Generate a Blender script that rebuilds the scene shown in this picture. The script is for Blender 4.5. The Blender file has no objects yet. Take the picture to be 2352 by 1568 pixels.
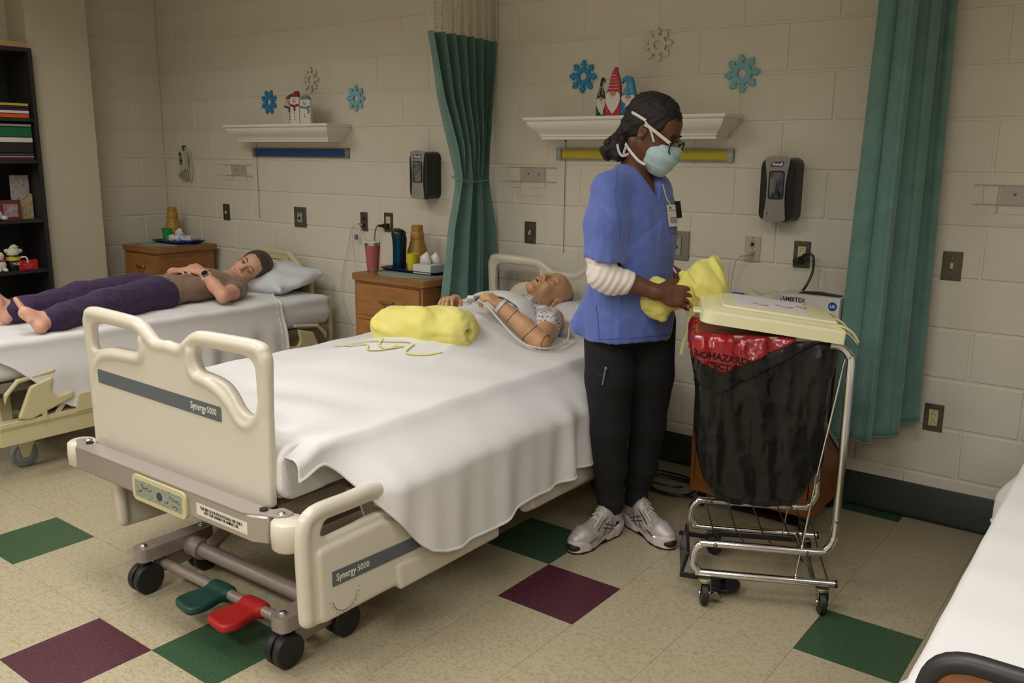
import bpy, bmesh, math, random
import numpy as np
from mathutils import Vector, Matrix
from mathutils.geometry import tessellate_polygon
PI=math.pi
S=bpy.context.scene
COL=S.collection
random.seed(7)
# ---------------------------------------------------------------- camera
CAM=Vector((0.58315,-3.79591,1.47109))
cd=bpy.data.cameras.new('camera'); cam=bpy.data.objects.new('camera',cd); COL.objects.link(cam)
cd.lens=2024.315/2352*36; cd.sensor_width=36; cd.clip_start=.05
R3=Matrix(((0.79950245,-0.13152061,0.58608716),(0.60058037,0.15886717,-0.78362264),(0.00995252,0.97850066,0.20600339)))
cam.matrix_world=Matrix.Translation(CAM)@R3.to_4x4()
S.camera=cam
# ---------------------------------------------------------------- world and lights
w=bpy.data.worlds.new('world'); S.world=w; w.use_nodes=True
w.node_tree.nodes['Background'].inputs[0].default_value=(.9,.93,1,1); w.node_tree.nodes['Background'].inputs[1].default_value=.15
S.view_settings.view_transform='Standard'; S.view_settings.look='None'; S.view_settings.gamma=1
S.view_settings.use_curve_mapping=False
S.view_settings.exposure=0.15
def panel(x,y,e,sx=1.15,sy=.55,col=(1,.99,.972)):
    l=bpy.data.lights.new('ceiling_lamp','AREA'); l.shape='RECTANGLE'; l.size=sx; l.size_y=sy; l.energy=e; l.color=col
    l.spread=math.radians(150)
    o=bpy.data.objects.new('ceiling_lamp',l); o.location=(x,y,2.70); COL.objects.link(o)
for x,y,e in ((-3.9,-1.9,13),(-2.0,-2.6,19),(-.1,-2.6,14),(1.6,-2.6,9),(-3.9,-4.6,36),(-1.2,-4.8,54),(1.2,-4.8,36)): panel(x,y,e)
# ---------------------------------------------------------------- materials
def lin(c):
    return tuple(((v/255)/12.92 if v/255<=.04045 else ((v/255+.055)/1.055)**2.4) for v in c)
MATS={}
def mat(name,c,rough=.6,metal=0,noise=None,c2=None,bump=None,spec=.5,sheen=0,trans=0,alpha=1,emit=0,coat=0,stretch=None,wave=None,sss=0,rnd=0):
    """noise=(scale,lo,hi) mixes c->c2 ; bump=(scale,strength,dist) ; wave=(scale,strength,dir) woven bump"""
    if name in MATS: return MATS[name]
    m=bpy.data.materials.new(name); m.use_nodes=True; nt=m.node_tree; N=nt.nodes; L=nt.links; b=N['Principled BSDF']
    c=lin(c)+(1,)
    b.inputs['Base Color'].default_value=c; b.inputs['Roughness'].default_value=rough; b.inputs['Metallic'].default_value=metal
    b.inputs['Specular IOR Level'].default_value=spec; b.inputs['Sheen Weight'].default_value=sheen
    b.inputs['Transmission Weight'].default_value=trans; b.inputs['Alpha'].default_value=alpha; b.inputs['Coat Weight'].default_value=coat
    b.inputs['Subsurface Weight'].default_value=sss; b.inputs['Subsurface Scale'].default_value=.01
    if emit: b.inputs['Emission Color'].default_value=c; b.inputs['Emission Strength'].default_value=emit
    tc=N.new('ShaderNodeTexCoord'); vec=tc.outputs['Object']
    if stretch:
        mp=N.new('ShaderNodeMapping'); mp.inputs['Scale'].default_value=stretch; L.new(vec,mp.inputs[0]); vs=mp.outputs[0]
    else: vs=vec
    if rnd:
        oi=N.new('ShaderNodeObjectInfo'); ad=N.new('ShaderNodeVectorMath'); ad.operation='ADD'; L.new(vs,ad.inputs[0])
        sc=N.new('ShaderNodeMath'); sc.operation='MULTIPLY'; sc.inputs[1].default_value=37; L.new(oi.outputs['Random'],sc.inputs[0]); L.new(sc.outputs[0],ad.inputs[1]); vs=ad.outputs[0]
    if noise:
        n=N.new('ShaderNodeTexNoise'); n.inputs['Scale'].default_value=noise[0]; n.inputs['Detail'].default_value=6; n.inputs['Roughness'].default_value=.65; L.new(vs,n.inputs[0])
        mr=N.new('ShaderNodeMapRange'); mr.inputs[1].default_value=noise[1]; mr.inputs[2].default_value=noise[2]; L.new(n.outputs[0],mr.inputs[0])
        mx=N.new('ShaderNodeMix'); mx.data_type='RGBA'; mx.inputs[6].default_value=c; mx.inputs[7].default_value=lin(c2)+(1,); L.new(mr.outputs[0],mx.inputs[0]); L.new(mx.outputs[2],b.inputs['Base Color'])
        m['mix']=mx.name
    h=None
    if bump:
        n=N.new('ShaderNodeTexNoise'); n.inputs['Scale'].default_value=bump[0]; n.inputs['Detail'].default_value=4; L.new(vs,n.inputs[0])
        bp=N.new('ShaderNodeBump'); bp.inputs['Strength'].default_value=bump[1]; bp.inputs['Distance'].default_value=bump[2]; L.new(n.outputs[0],bp.inputs['Height']); h=bp
        L.new(bp.outputs[0],b.inputs['Normal'])
    if wave:
        mu=[]
        for d in ('X','Y','Z'):
            wv=N.new('ShaderNodeTexWave'); wv.bands_direction=d; wv.inputs['Scale'].default_value=wave[0]; wv.inputs['Distortion'].default_value=.6; L.new(vec,wv.inputs[0]); mu.append(wv)
        a1=N.new('ShaderNodeMath'); L.new(mu[0].outputs[1],a1.inputs[0]); L.new(mu[1].outputs[1],a1.inputs[1])
        a2=N.new('ShaderNodeMath'); L.new(a1.outputs[0],a2.inputs[0]); L.new(mu[2].outputs[1],a2.inputs[1])
        bp=N.new('ShaderNodeBump'); bp.inputs['Strength'].default_value=wave[1]; bp.inputs['Distance'].default_value=wave[2]; L.new(a2.outputs[0],bp.inputs['Height'])
        if h: L.new(h.outputs[0],bp.inputs['Normal'])
        L.new(bp.outputs[0],b.inputs['Normal'])
    MATS[name]=m; return m
# ---------------------------------------------------------------- mesh builder
def rotz(a): return Matrix.Rotation(a,3,'Z')
class M:
    def __init__(s): s.v=[]; s.f=[]
    def add(s,vs,fs):
        n=len(s.v); s.v+= [tuple(v) for v in vs]; s.f+=[tuple(i+n for i in f) for f in fs]; return s
    def box(s,c,d,R=None):
        c=Vector(c); x,y,z=d[0]/2,d[1]/2,d[2]/2
        vs=[Vector(p) for p in ((-x,-y,-z),(x,-y,-z),(x,y,-z),(-x,y,-z),(-x,-y,z),(x,-y,z),(x,y,z),(-x,y,z))]
        if R is not None: vs=[R@p for p in vs]
        return s.add([p+c for p in vs],[(0,3,2,1),(4,5,6,7),(0,1,5,4),(1,2,6,5),(2,3,7,6),(3,0,4,7)])
    def loft(s,rings,closed=False,caps=True):
        n=len(rings[0]); vs=[p for r in rings for p in r]; fs=[]; m=len(rings)
        for i in range(m if closed else m-1):
            a=i*n; b=((i+1)%m)*n
            for j in range(n): k=(j+1)%n; fs.append((a+j,a+k,b+k,b+j))
        if caps and not closed: fs.append(tuple(reversed(range(n)))); fs.append(tuple(range((m-1)*n,m*n)))
        return s.add(vs,fs)
    def tube(s,pts,r,n=10,closed=False,flat=None):
        pts=[Vector(p) for p in pts]; m=len(pts); rs=r if isinstance(r,(list,tuple)) else [r]*m
        rings=[]; up=None
        for i in range(m):
            if closed: t=(pts[(i+1)%m]-pts[i-1])
            else: t=pts[min(i+1,m-1)]-pts[max(i-1,0)]
            t=t.normalized() if t.length>0 else Vector((0,0,1))
            if up is None:
                up=Vector((0,0,1)) if abs(t.z)<.9 else Vector((1,0,0))
            u=(up-t*up.dot(t))
            if u.length<1e-5: u=Vector((1,0,0))-t*t.x
            u.normalize(); up=u; w_=t.cross(u)
            fx,fy=(flat or (1,1))
            rings.append([pts[i]+(w_*math.cos(2*PI*j/n)*fx+u*math.sin(2*PI*j/n)*fy)*rs[i] for j in range(n)])
        return s.loft(rings,closed)
    def cyl(s,a,b,r,r2=None,n=16):
        return s.tube([a,b],[r,r if r2 is None else r2],n)
    def lathe(s,prof,c=(0,0,0),n=24,R=None):
        c=Vector(c); rings=[]
        for r,z in prof:
            rings.append([ (R@Vector((r*math.cos(2*PI*j/n),r*math.sin(2*PI*j/n),z)) if R is not None else Vector((r*math.cos(2*PI*j/n),r*math.sin(2*PI*j/n),z)))+c for j in range(n)])
        return s.loft(rings)
    def ell(s,c,r,n=16,m=10,R=None):
        rings=[];c=Vector(c)
        for i in range(1,m):
            a=PI*i/m; q=[]
            for j in range(n):
                p=Vector((r[0]*math.sin(a)*math.cos(2*PI*j/n),r[1]*math.sin(a)*math.sin(2*PI*j/n),-r[2]*math.cos(a)))
                q.append((R@p if R is not None else p)+c)
            rings.append(q)
        return s.loft(rings)
    def prism(s,poly,d,fr=None,holes=()):
        """poly 2d (a,b) -> frame fr=(origin,A,B,N); extruded by d along N"""
        O,A,B,Nn=fr or (Vector((0,0,0)),Vector((1,0,0)),Vector((0,0,1)),Vector((0,-1,0)))
        O,A,B,Nn=map(Vector,(O,A,B,Nn))
        loops=[list(poly)]+[list(h) for h in holes]
        P=[[O+A*a+B*b for a,b in l] for l in loops]
        tri=tessellate_polygon([[Vector((a,b,0)) for a,b in l] for l in loops])
        flat=[p for l in P for p in l]; n=len(flat)
        vs=flat+[p+Nn*d for p in flat]
        fs=[tuple(t) for t in tri]+[tuple(i+n for i in reversed(t)) for t in tri]
        k=0
        for l in P:
            m=len(l)
            for i in range(m):
                j=(i+1)%m; fs.append((k+i,k+j,k+j+n,k+i+n))
            k+=m
        return s.add(vs,fs)
    def grid(s,F,nu,nv,wrap=False):
        vs=[F(i/(nu if wrap else nu-1),j/(nv-1)) for j in range(nv) for i in range(nu)]
        fs=[]
        for j in range(nv-1):
            for i in range(nu if wrap else nu-1):
                k=(i+1)%nu; fs.append((j*nu+i,j*nu+k,(j+1)*nu+k,(j+1)*nu+i))
        return s.add(vs,fs)
    def mesh(s,name):
        me=bpy.data.meshes.new(name); me.from_pydata([tuple(v) for v in s.v],[],s.f)
        bm=bmesh.new(); bm.from_mesh(me); bmesh.ops.recalc_face_normals(bm,faces=bm.faces); bm.to_mesh(me); bm.free()
        return me
def P(name,m,ma,parent=None,bevel=0,seg=2,smooth=True,sub=0,solid=0,label=None,angle=40,loc=None,rot=None,kind=None):
    me=m.mesh(name) if isinstance(m,M) else m
    o=bpy.data.objects.new(name,me); COL.objects.link(o)
    if ma is not None and not me.materials: me.materials.append(ma)
    if smooth: me.polygons.foreach_set('use_smooth',[True]*len(me.polygons)); 
    if smooth and not sub: 
        try: me.set_sharp_from_angle(angle=math.radians(angle))
        except Exception: pass
    if bevel:
        b=o.modifiers.new('bevel','BEVEL'); b.width=bevel; b.segments=seg; b.limit_method='ANGLE'; b.angle_limit=math.radians(35)
    if solid:
        q=o.modifiers.new('solid','SOLIDIFY'); q.thickness=solid; q.offset=-1
    if sub:
        q=o.modifiers.new('sub','SUBSURF'); q.levels=sub; q.render_levels=sub
    if parent is not None:
        o.parent=parent
        if getattr(m,'world',False) or WORLD[0]:
            o.matrix_parent_inverse=world_of(parent).inverted()
    if loc: o.location=loc
    if rot: o.rotation_euler=rot
    if label: o['label']=label
    if kind: o['kind']=kind
    return o
WORLD=[False]
def world_of(o):
    mb=Matrix.LocRotScale(o.location,o.rotation_euler,o.scale)
    if o.parent is None: return mb
    return world_of(o.parent)@o.matrix_parent_inverse@mb
class world_coords:
    def __enter__(s): s.o=WORLD[0]; WORLD[0]=True
    def __exit__(s,*a): WORLD[0]=s.o
def T(name,label,cat,loc=(0,0,0),rz=0,group=None):
    o=bpy.data.objects.new(name,None); COL.objects.link(o); o.location=loc; o.rotation_euler=(0,0,rz); o.empty_display_size=.1
    return tag(o,label,cat,group)
def tag(o,label,cat,group=None,kind=None):
    o['label']=label; o['category']=cat
    if group: o['group']=group
    if kind: o['kind']=kind
    return o
def dup(root,loc,rz=0,label=None,group=None,scale=None):
    def rec(o,par):
        c=o.copy(); COL.objects.link(c)
        if par is not None: c.parent=par; c.matrix_parent_inverse=o.matrix_parent_inverse.copy()
        for ch in list(KIDS(o)): rec(ch,c)
        return c
    r=rec(root,None); r.location=loc; r.rotation_euler=(0,0,rz)
    if scale: r.scale=scale
    if label: r['label']=label
    if group: r['group']=group
    return r
def KIDS(o): return [c for c in bpy.data.objects if c.parent is o]
def text(body,size,ma,parent,O,A,B,name='lettering',depth=.0006,bold=0,shear=0,align='CENTER',sx=1,label=None,arc=None):
    cu=bpy.data.curves.new('t','FONT'); cu.body=body; cu.size=size; cu.extrude=depth; cu.offset=bold; cu.shear=shear; cu.align_x=align; cu.align_y='CENTER'; cu.resolution_u=3; cu.space_line=.9
    t=bpy.data.objects.new('t',cu); COL.objects.link(t); dg=bpy.context.evaluated_depsgraph_get(); dg.update()
    me=bpy.data.meshes.new_from_object(t.evaluated_get(dg)); bpy.data.objects.remove(t); bpy.data.curves.remove(cu)
    A=Vector(A).normalized(); B=Vector(B).normalized(); Nn=A.cross(B); O=Vector(O)
    for v in me.vertices:
        a,b,c=v.co; a*=sx
        if arc: v.co=Vector(arc(a,b,c))
        else: v.co=O+A*a+B*b+Nn*c
    me.materials.clear(); me.update()
    return P(name,me,ma,parent,smooth=False,label=label)
def poly_round(pts,r,n=5):
    """round the corners of a 2d polygon; r scalar or list"""
    out=[]; m=len(pts)
    for i in range(m):
        p0=Vector(pts[i-1]); p=Vector(pts[i]); p1=Vector(pts[(i+1)%m]); rr=r[i] if isinstance(r,(list,tuple)) else r
        a=(p0-p); b=(p1-p)
        d=min(rr,a.length*.49,b.length*.49)
        if d<1e-5: out.append(tuple(p)); continue
        pa=p+a.normalized()*d; pb=p+b.normalized()*d
        for k in range(n+1):
            t=k/n; q=pa*(1-t)**2+p*2*t*(1-t)+pb*t*t; out.append(tuple(q))
    return out
def rrect(w,h,r,c=(0,0),n=5): 
    return poly_round([(c[0]-w/2,c[1]-h/2),(c[0]+w/2,c[1]-h/2),(c[0]+w/2,c[1]+h/2),(c[0]-w/2,c[1]+h/2)],r,n)
def spline(pts,n=8,closed=False):
    pts=[Vector(p) for p in pts]; m=len(pts); out=[]
    R=range(m) if closed else range(m-1)
    for i in R:
        if closed: a,b,c,d=pts[i-1],pts[i],pts[(i+1)%m],pts[(i+2)%m]
        else: a=pts[max(i-1,0)];b=pts[i];c=pts[i+1];d=pts[min(i+2,m-1)]
        for k in range(n):
            t=k/n; out.append(.5*((2*b)+(c-a)*t+(2*a-5*b+4*c-d)*t*t+(3*b-a-3*c+d)*t**3))
    if not closed: out.append(pts[-1])
    return out
def sm(a,b,x):
    t=min(1,max(0,(x-a)/(b-a))); return t*t*(3-2*t)
def interp(x,xs,ys): return float(np.interp(x,xs,ys))
def vnoise(X,Y,Z,sc,seed=0,oct=2,ridge=False):
    "cheap value noise, X Y Z broadcastable"
    out=0; amp=1; tot=0
    for o in range(oct):
        rg=np.random.RandomState(seed+o*17); T_=rg.rand(32,32,32).astype(np.float32)
        f=sc*2**o; x,y,z=X*f+100.3,Y*f+57.7,Z*f+31.1
        xi,yi,zi=[np.floor(q).astype(int) for q in (x,y,z)]; fx,fy,fz=[q-i for q,i in ((x,xi),(y,yi),(z,zi))]
        fx,fy,fz=[q*q*(3-2*q) for q in (fx,fy,fz)]; r=0
        for a in (0,1):
            for b in (0,1):
                for c in (0,1):
                    r=r+T_[(xi+a)%32,(yi+b)%32,(zi+c)%32]*(fx if a else 1-fx)*(fy if b else 1-fy)*(fz if c else 1-fz)
        if ridge: r=1-np.abs(2*r-1)
        out=out+amp*r; tot+=amp; amp*=.5
    return out/tot
# ---------------------------------------------------------------- signed distance mesher (smooth bodies, cloth, bags)
class SDF:
    def __init__(s,lo,hi,h):
        s.lo=np.array(lo,float); s.h=h; s.n=np.ceil((np.array(hi)-s.lo)/h).astype(int)+1
        s.ax=[s.lo[i]+h*np.arange(s.n[i]) for i in range(3)]
        s.F=np.full(s.n,.3,np.float32)
    def sub(s,lo,hi):
        a=np.clip(np.floor((np.array(lo)-s.lo)/s.h).astype(int),0,s.n); b=np.clip(np.ceil((np.array(hi)-s.lo)/s.h).astype(int)+1,0,s.n)
        sl=tuple(slice(a[i],b[i]) for i in range(3))
        X=s.ax[0][sl[0]][:,None,None]; Y=s.ax[1][sl[1]][None,:,None]; Z=s.ax[2][sl[2]][None,None,:]
        return sl,X,Y,Z
    def comb(s,sl,D,k,op):
        F=s.F[sl]
        if op=='+':
            if k>0: hh=np.clip(k-np.abs(F-D),0,None)/k; R=np.minimum(F,D)-hh*hh*k*.25
            else: R=np.minimum(F,D)
        else:
            if k>0: hh=np.clip(k-np.abs(F+D),0,None)/k; R=np.maximum(F,-D)+hh*hh*k*.25
            else: R=np.maximum(F,-D)
        s.F[sl]=R
    def cone(s,a,b,ra,rb=None,k=.02,op='+'):
        rb=ra if rb is None else rb; a=np.array(a,float); b=np.array(b,float); m=max(ra,rb)+k+3*s.h
        sl,X,Y,Z=s.sub(np.minimum(a,b)-m,np.maximum(a,b)+m); ab=b-a; L=max(ab@ab,1e-9)
        t=np.clip(((X-a[0])*ab[0]+(Y-a[1])*ab[1]+(Z-a[2])*ab[2])/L,0,1)
        d=np.sqrt((X-a[0]-ab[0]*t)**2+(Y-a[1]-ab[1]*t)**2+(Z-a[2]-ab[2]*t)**2)-(ra+(rb-ra)*t)
        s.comb(sl,d,k,op); return s
    def chain(s,pts,rs,k=.02):
        for i in range(len(pts)-1): s.cone(pts[i],pts[i+1],rs[i],rs[i+1],k)
        return s
    def rod(s,pts,rs,k=.02):
        keep=s.F; s.F=np.full(s.n,.3,np.float32); s.chain(pts,rs,0); D=s.F; s.F=keep
        s.comb((slice(None),)*3,D,k,'+'); return s
    def ell(s,c,r,R=None,k=.02,op='+'):
        c=np.array(c,float); r=np.array(r,float); m=r.max()+k+3*s.h
        sl,X,Y,Z=s.sub(c-m,c+m); x=X-c[0]; y=Y-c[1]; z=Z-c[2]
        if R is not None:
            R=np.array(R); x,y,z=(R[0,0]*x+R[1,0]*y+R[2,0]*z),(R[0,1]*x+R[1,1]*y+R[2,1]*z),(R[0,2]*x+R[1,2]*y+R[2,2]*z)
        k0=np.sqrt((x/r[0])**2+(y/r[1])**2+(z/r[2])**2); k1=np.sqrt((x/r[0]**2)**2+(y/r[1]**2)**2+(z/r[2]**2)**2)
        d=np.where(k1>1e-6,k0*(k0-1)/np.maximum(k1,1e-6),-r.min())
        s.comb(sl,d,k,op); return s
    def box(s,c,d,R=None,r=.01,k=.01,op='+'):
        c=np.array(c,float); q=np.array(d,float)/2-r; m=float(np.linalg.norm(d))/2+k+3*s.h
        sl,X,Y,Z=s.sub(c-m,c+m); x=X-c[0]; y=Y-c[1]; z=Z-c[2]
        if R is not None:
            R=np.array(R); x,y,z=(R[0,0]*x+R[1,0]*y+R[2,0]*z),(R[0,1]*x+R[1,1]*y+R[2,1]*z),(R[0,2]*x+R[1,2]*y+R[2,2]*z)
        x=np.abs(x)-q[0]; y=np.abs(y)-q[1]; z=np.abs(z)-q[2]
        D=np.sqrt(np.maximum(x,0)**2+np.maximum(y,0)**2+np.maximum(z,0)**2)+np.minimum(np.maximum(np.maximum(x,y),z),0)-r
        s.comb(sl,D,k,op); return s
    def plane(s,pt,n,k=0):
        "cut away the side n points to"
        n=np.array(n,float); n/=np.linalg.norm(n); pt=np.array(pt,float)
        sl,X,Y,Z=s.sub(s.lo,s.lo+s.h*s.n); D=-((X-pt[0])*n[0]+(Y-pt[1])*n[1]+(Z-pt[2])*n[2])
        s.comb(sl,D,k,'-'); return s
    def warp(s,fn):
        sl,X,Y,Z=s.sub(s.lo,s.lo+s.h*s.n); s.F=(s.F+fn(X,Y,Z)).astype(np.float32); return s
    def mesh(s,name,smooth=1):
        F=s.F; F[0]=F[-1]=1; F[:,0]=F[:,-1]=1; F[:,:,0]=F[:,:,-1]=1
        I=F<0; nx,ny,nz=F.shape
        cnt=np.zeros((nx-1,ny-1,nz-1),np.float32); acc=np.zeros((nx-1,ny-1,nz-1,3),np.float32)
        for ax in range(3):
            sa=[slice(None)]*3; sb=[slice(None)]*3; sa[ax]=slice(0,-1); sb[ax]=slice(1,None)
            A=F[tuple(sa)]; B=F[tuple(sb)]; cr=(A<0)!=(B<0)
            t=np.where(cr,A/(A-B+1e-12),0)
            o=[i for i in range(3) if i!=ax]
            for da in (0,1):
                for db in (0,1):
                    q=[None]*3; q[ax]=slice(None); q[o[0]]=slice(da,F.shape[o[0]]-1+da); q[o[1]]=slice(db,F.shape[o[1]]-1+db)
                    c=cr[tuple(q)]; tt=t[tuple(q)]
                    cnt+=c; acc[...,ax]+=np.where(c,tt,0); acc[...,o[0]]+=c*da; acc[...,o[1]]+=c*db
        act=cnt>0; idx=np.full(cnt.shape,-1,np.int64); ids=np.argwhere(act); idx[act]=np.arange(len(ids))
        V=(ids+acc[act]/cnt[act][:,None])*s.h+s.lo
        Q=[]
        for ax in range(3):
            sa=[slice(None)]*3; sb=[slice(None)]*3; sa[ax]=slice(0,-1); sb[ax]=slice(1,None)
            a=I[tuple(sa)]; b=I[tuple(sb)]; e=np.argwhere(a!=b); o=[(1,2),(2,0),(0,1)][ax]
            m=np.ones(len(e),bool)
            for j in o: m&=(e[:,j]>0)&(e[:,j]<F.shape[j]-1)
            e=e[m]; fl=a[tuple(e.T)]
            def g(d0,d1):
                q=e.copy(); q[:,o[0]]-=d0; q[:,o[1]]-=d1; return idx[tuple(q.T)]
            q=np.stack([g(1,1),g(0,1),g(0,0),g(1,0)],1); q[~fl]=q[~fl][:,::-1]; Q.append(q)
        Q=np.concatenate(Q)
        for _ in range(smooth):
            sx=np.zeros_like(V); n=np.zeros(len(V))
            for i in range(4):
                for j in ((i+1)%4,(i-1)%4):
                    np.add.at(sx,Q[:,i],V[Q[:,j]]); np.add.at(n,Q[:,i],1)
            V=V*.5+.5*sx/np.maximum(n,1)[:,None]
        me=bpy.data.meshes.new(name); me.vertices.add(len(V)); me.vertices.foreach_set('co',V.astype(np.float32).ravel())
        me.loops.add(Q.size); me.loops.foreach_set('vertex_index',Q.ravel().astype(np.int32))
        me.polygons.add(len(Q)); me.polygons.foreach_set('loop_start',np.arange(0,Q.size,4,dtype=np.int32)); me.polygons.foreach_set('loop_total',np.full(len(Q),4,np.int32))
        me.update(calc_edges=True); me.validate(); me.polygons.foreach_set('use_smooth',np.ones(len(me.polygons),bool))
        return me
def PS(name,s,ma,parent,smooth=1,label=None):
    me=s.mesh(name,smooth) if isinstance(s,SDF) else s
    o=bpy.data.objects.new(name,me); COL.objects.link(o); me.materials.append(ma)
    if parent is not None:
        o.parent=parent
        if WORLD[0]: o.matrix_parent_inverse=world_of(parent).inverted()
    if label: o['label']=label
    return o
# ================================================================ SETTING
wallm=mat('painted_block',(218,212,198),.55,noise=(3,.35,.7),c2=(211,205,190),bump=(330,.35,.002),spec=.3)
plainm=mat('painted_plaster',(198,190,168),.6,noise=(2,.3,.7),c2=(192,184,162),bump=(120,.1,.001),spec=.3)
base_m=mat('rubber_base',(24,34,32),.45,noise=(9,.4,.8),c2=(34,42,40))
ceilm=mat('ceiling_tile',(225,222,210),.9)
beige=mat('beige_tile',(168,157,131),.34,noise=(70,.48,.66),c2=(146,133,102),spec=.4,stretch=(1,1.6,1),rnd=1)
# a second, finer fleck for the beige tile
def fleck(m,col,scale,lo,hi):
    nt=m.node_tree; N=nt.nodes; L=nt.links; mx=N[m['mix']]; b=N['Principled BSDF']
    tc=N.new('ShaderNodeTexCoord'); n=N.new('ShaderNodeTexNoise'); n.inputs['Scale'].default_value=scale; n.inputs['Detail'].default_value=3; L.new(tc.outputs['Object'],n.inputs[0])
    mr=N.new('ShaderNodeMapRange'); mr.inputs[1].default_value=lo; mr.inputs[2].default_value=hi; L.new(n.outputs[0],mr.inputs[0])
    m2=N.new('ShaderNodeMix'); m2.data_type='RGBA'; L.new(mr.outputs[0],m2.inputs[0]); L.new(mx.outputs[2],m2.inputs[6]); m2.inputs[7].default_value=lin(col)+(1,); L.new(m2.outputs[2],b.inputs['Base Color'])
fleck(beige,(128,112,84),150,.62,.74)
greent=mat('green_tile',(48,74,50),.34,noise=(60,.45,.75),c2=(66,92,68),stretch=(1,3,1),spec=.4)
maroont=mat('maroon_tile',(70,34,44),.34,noise=(60,.45,.75),c2=(96,56,66),stretch=(1,3,1),spec=.4)
XL=-5.486; XR=3.2; YN=-6.4; ZC=2.76
wb=P('wall_back',M().box(((XL+XR)/2,.06,ZC/2),(XR-XL+.2,.12,ZC)),wallm,smooth=False); wb['kind']='structure'
wl=P('wall_left',M().box((XL-.06,YN/2,ZC/2),(.12,-YN,ZC)),wallm,smooth=False); wl['kind']='structure'
wr=P('wall_right',M().box((XR+.06,YN/2,ZC/2),(.12,-YN,ZC)),plainm,smooth=False); wr['kind']='structure'
wf=P('wall_front',M().box(((XL+XR)/2,YN-.06,ZC/2),(XR-XL+.2,.12,ZC)),plainm,smooth=False); wf['kind']='structure'
ce=P('ceiling',M().box(((XL+XR)/2,YN/2,ZC+.05),(XR-XL+.2,-YN+.2,.1)),ceilm,smooth=False); ce['kind']='structure'
fl=P('floor',M().box(((XL+XR)/2,YN/2,-.055),(XR-XL+.2,-YN+.2,.1)),mat('floor_joint',(96,84,62),.7),smooth=False); fl['kind']='structure'
pil=P('trim_1',M().box((-5.36,-.845,ZC/2),(.25,.39,ZC)),plainm,bevel=.004,smooth=False); pil['kind']='structure'; pil['label']='smooth painted pillar between the bookcase and the block alcove'
Ri=R3.transposed()
def topx(p):
    q=Ri@(Vector(p)-CAM)
    if q.z>-.05: return None
    return 1176+2024.3*q.x/-q.z, 784-2024.3*q.y/-q.z
def inview(p,m=60):
    q=topx(p); return q is not None and -m<q[0]<2352+m and -m<q[1]<1568+m
# concrete blocks: each its own piece, proud of the joint plane
def block_mesh(w,h,name='block',d=.0035,ch=.004):
    g=.0085; w-=g; h-=g; m=M(); a=w/2; b=h/2
    vs=[(-a,0,-b),(a,0,-b),(a,0,b),(-a,0,b),(-a+ch,-d,-b+ch),(a-ch,-d,-b+ch),(a-ch,-d,b-ch),(-a+ch,-d,b-ch)]
    m.add(vs,[(4,5,6,7),(0,1,5,4),(1,2,6,5),(2,3,7,6),(3,0,4,7)]); return m
H=.2032; Wd=.4064
bm_full=block_mesh(Wd,H).mesh('block'); bm_half=block_mesh(Wd/2,H).mesh('block')
for me in (bm_full,bm_half): me.materials.append(wallm)
rest=M(); nb=0
def place_block(x,z,half,par,side=None,y=0):
    pass
cells=[]
for lv in range(0,13):
    off=0 if lv%2 else H          # joints at 0 (odd-bottom courses) or -H
    k=-15
    while True:
        x0=off+k*Wd; x1=x0+Wd; k+=1
        if x0>XR: break
        x0c=max(x0,XL)
        if x1<=XL+.05: continue
        cells.append(('b',(x0c+x1)/2,lv*H+H/2,x1-x0c))
for lv in range(0,13):
    off=0 if lv%2 else H
    for k in range(0,4):
        y1=off-k*Wd; y0=y1-Wd; y1=min(y1,0)
        if y1-y0<.05: continue
        cells.append(('l',(y0+y1)/2,lv*H+H/2,y1-y0))
for t,u,z,wd in cells:
    c=(u,0,z) if t=='b' else (XL,u,z)
    vis=inview(c,90) and not (t=='l' and u<-1.0)
    full=abs(wd-Wd)<.02
    if vis:
        o=bpy.data.objects.new('block',bm_full if full else bm_half); COL.objects.link(o); o.location=c
        if not full: o.scale.x=wd/(Wd/2) if abs(wd-Wd/2)>.005 else 1
        if t=='l': o.rotation_euler=(0,0,PI/2); 
        o.parent=wb if t=='b' else wl; nb+=1
    elif t=='b':
        b=block_mesh(wd,H); rest.add([(v[0]+u,v[1],v[2]+z) for v in b.v],b.f)
    else:
        b=block_mesh(wd,H); rest.add([(XL-v[1],u+v[0],v[2]+z) for v in b.v],b.f)
ro=P('block_field',rest,wallm,wb,smooth=False); ro['kind']='stuff'
# baseboards
bb=P('baseboard_back',M().prism([(0,0),(-.006,0),(-.010,.012),(-.007,.02),(-.006,.150),(-.003,.154),(0,.154)],XR-XL,(Vector((XL,-.0036,0)),Vector((0,1,0)),Vector((0,0,1)),Vector((1,0,0)))),base_m); bb['kind']='structure'
bl=P('baseboard_left',M().prism([(0,0),(.006,0),(.010,.012),(.007,.02),(.006,.150),(.003,.154),(0,.154)],.64,(Vector((XL+.0036,-.65,0)),Vector((1,0,0)),Vector((0,0,1)),Vector((0,1,0)))),base_m); bl['kind']='structure'
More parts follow.
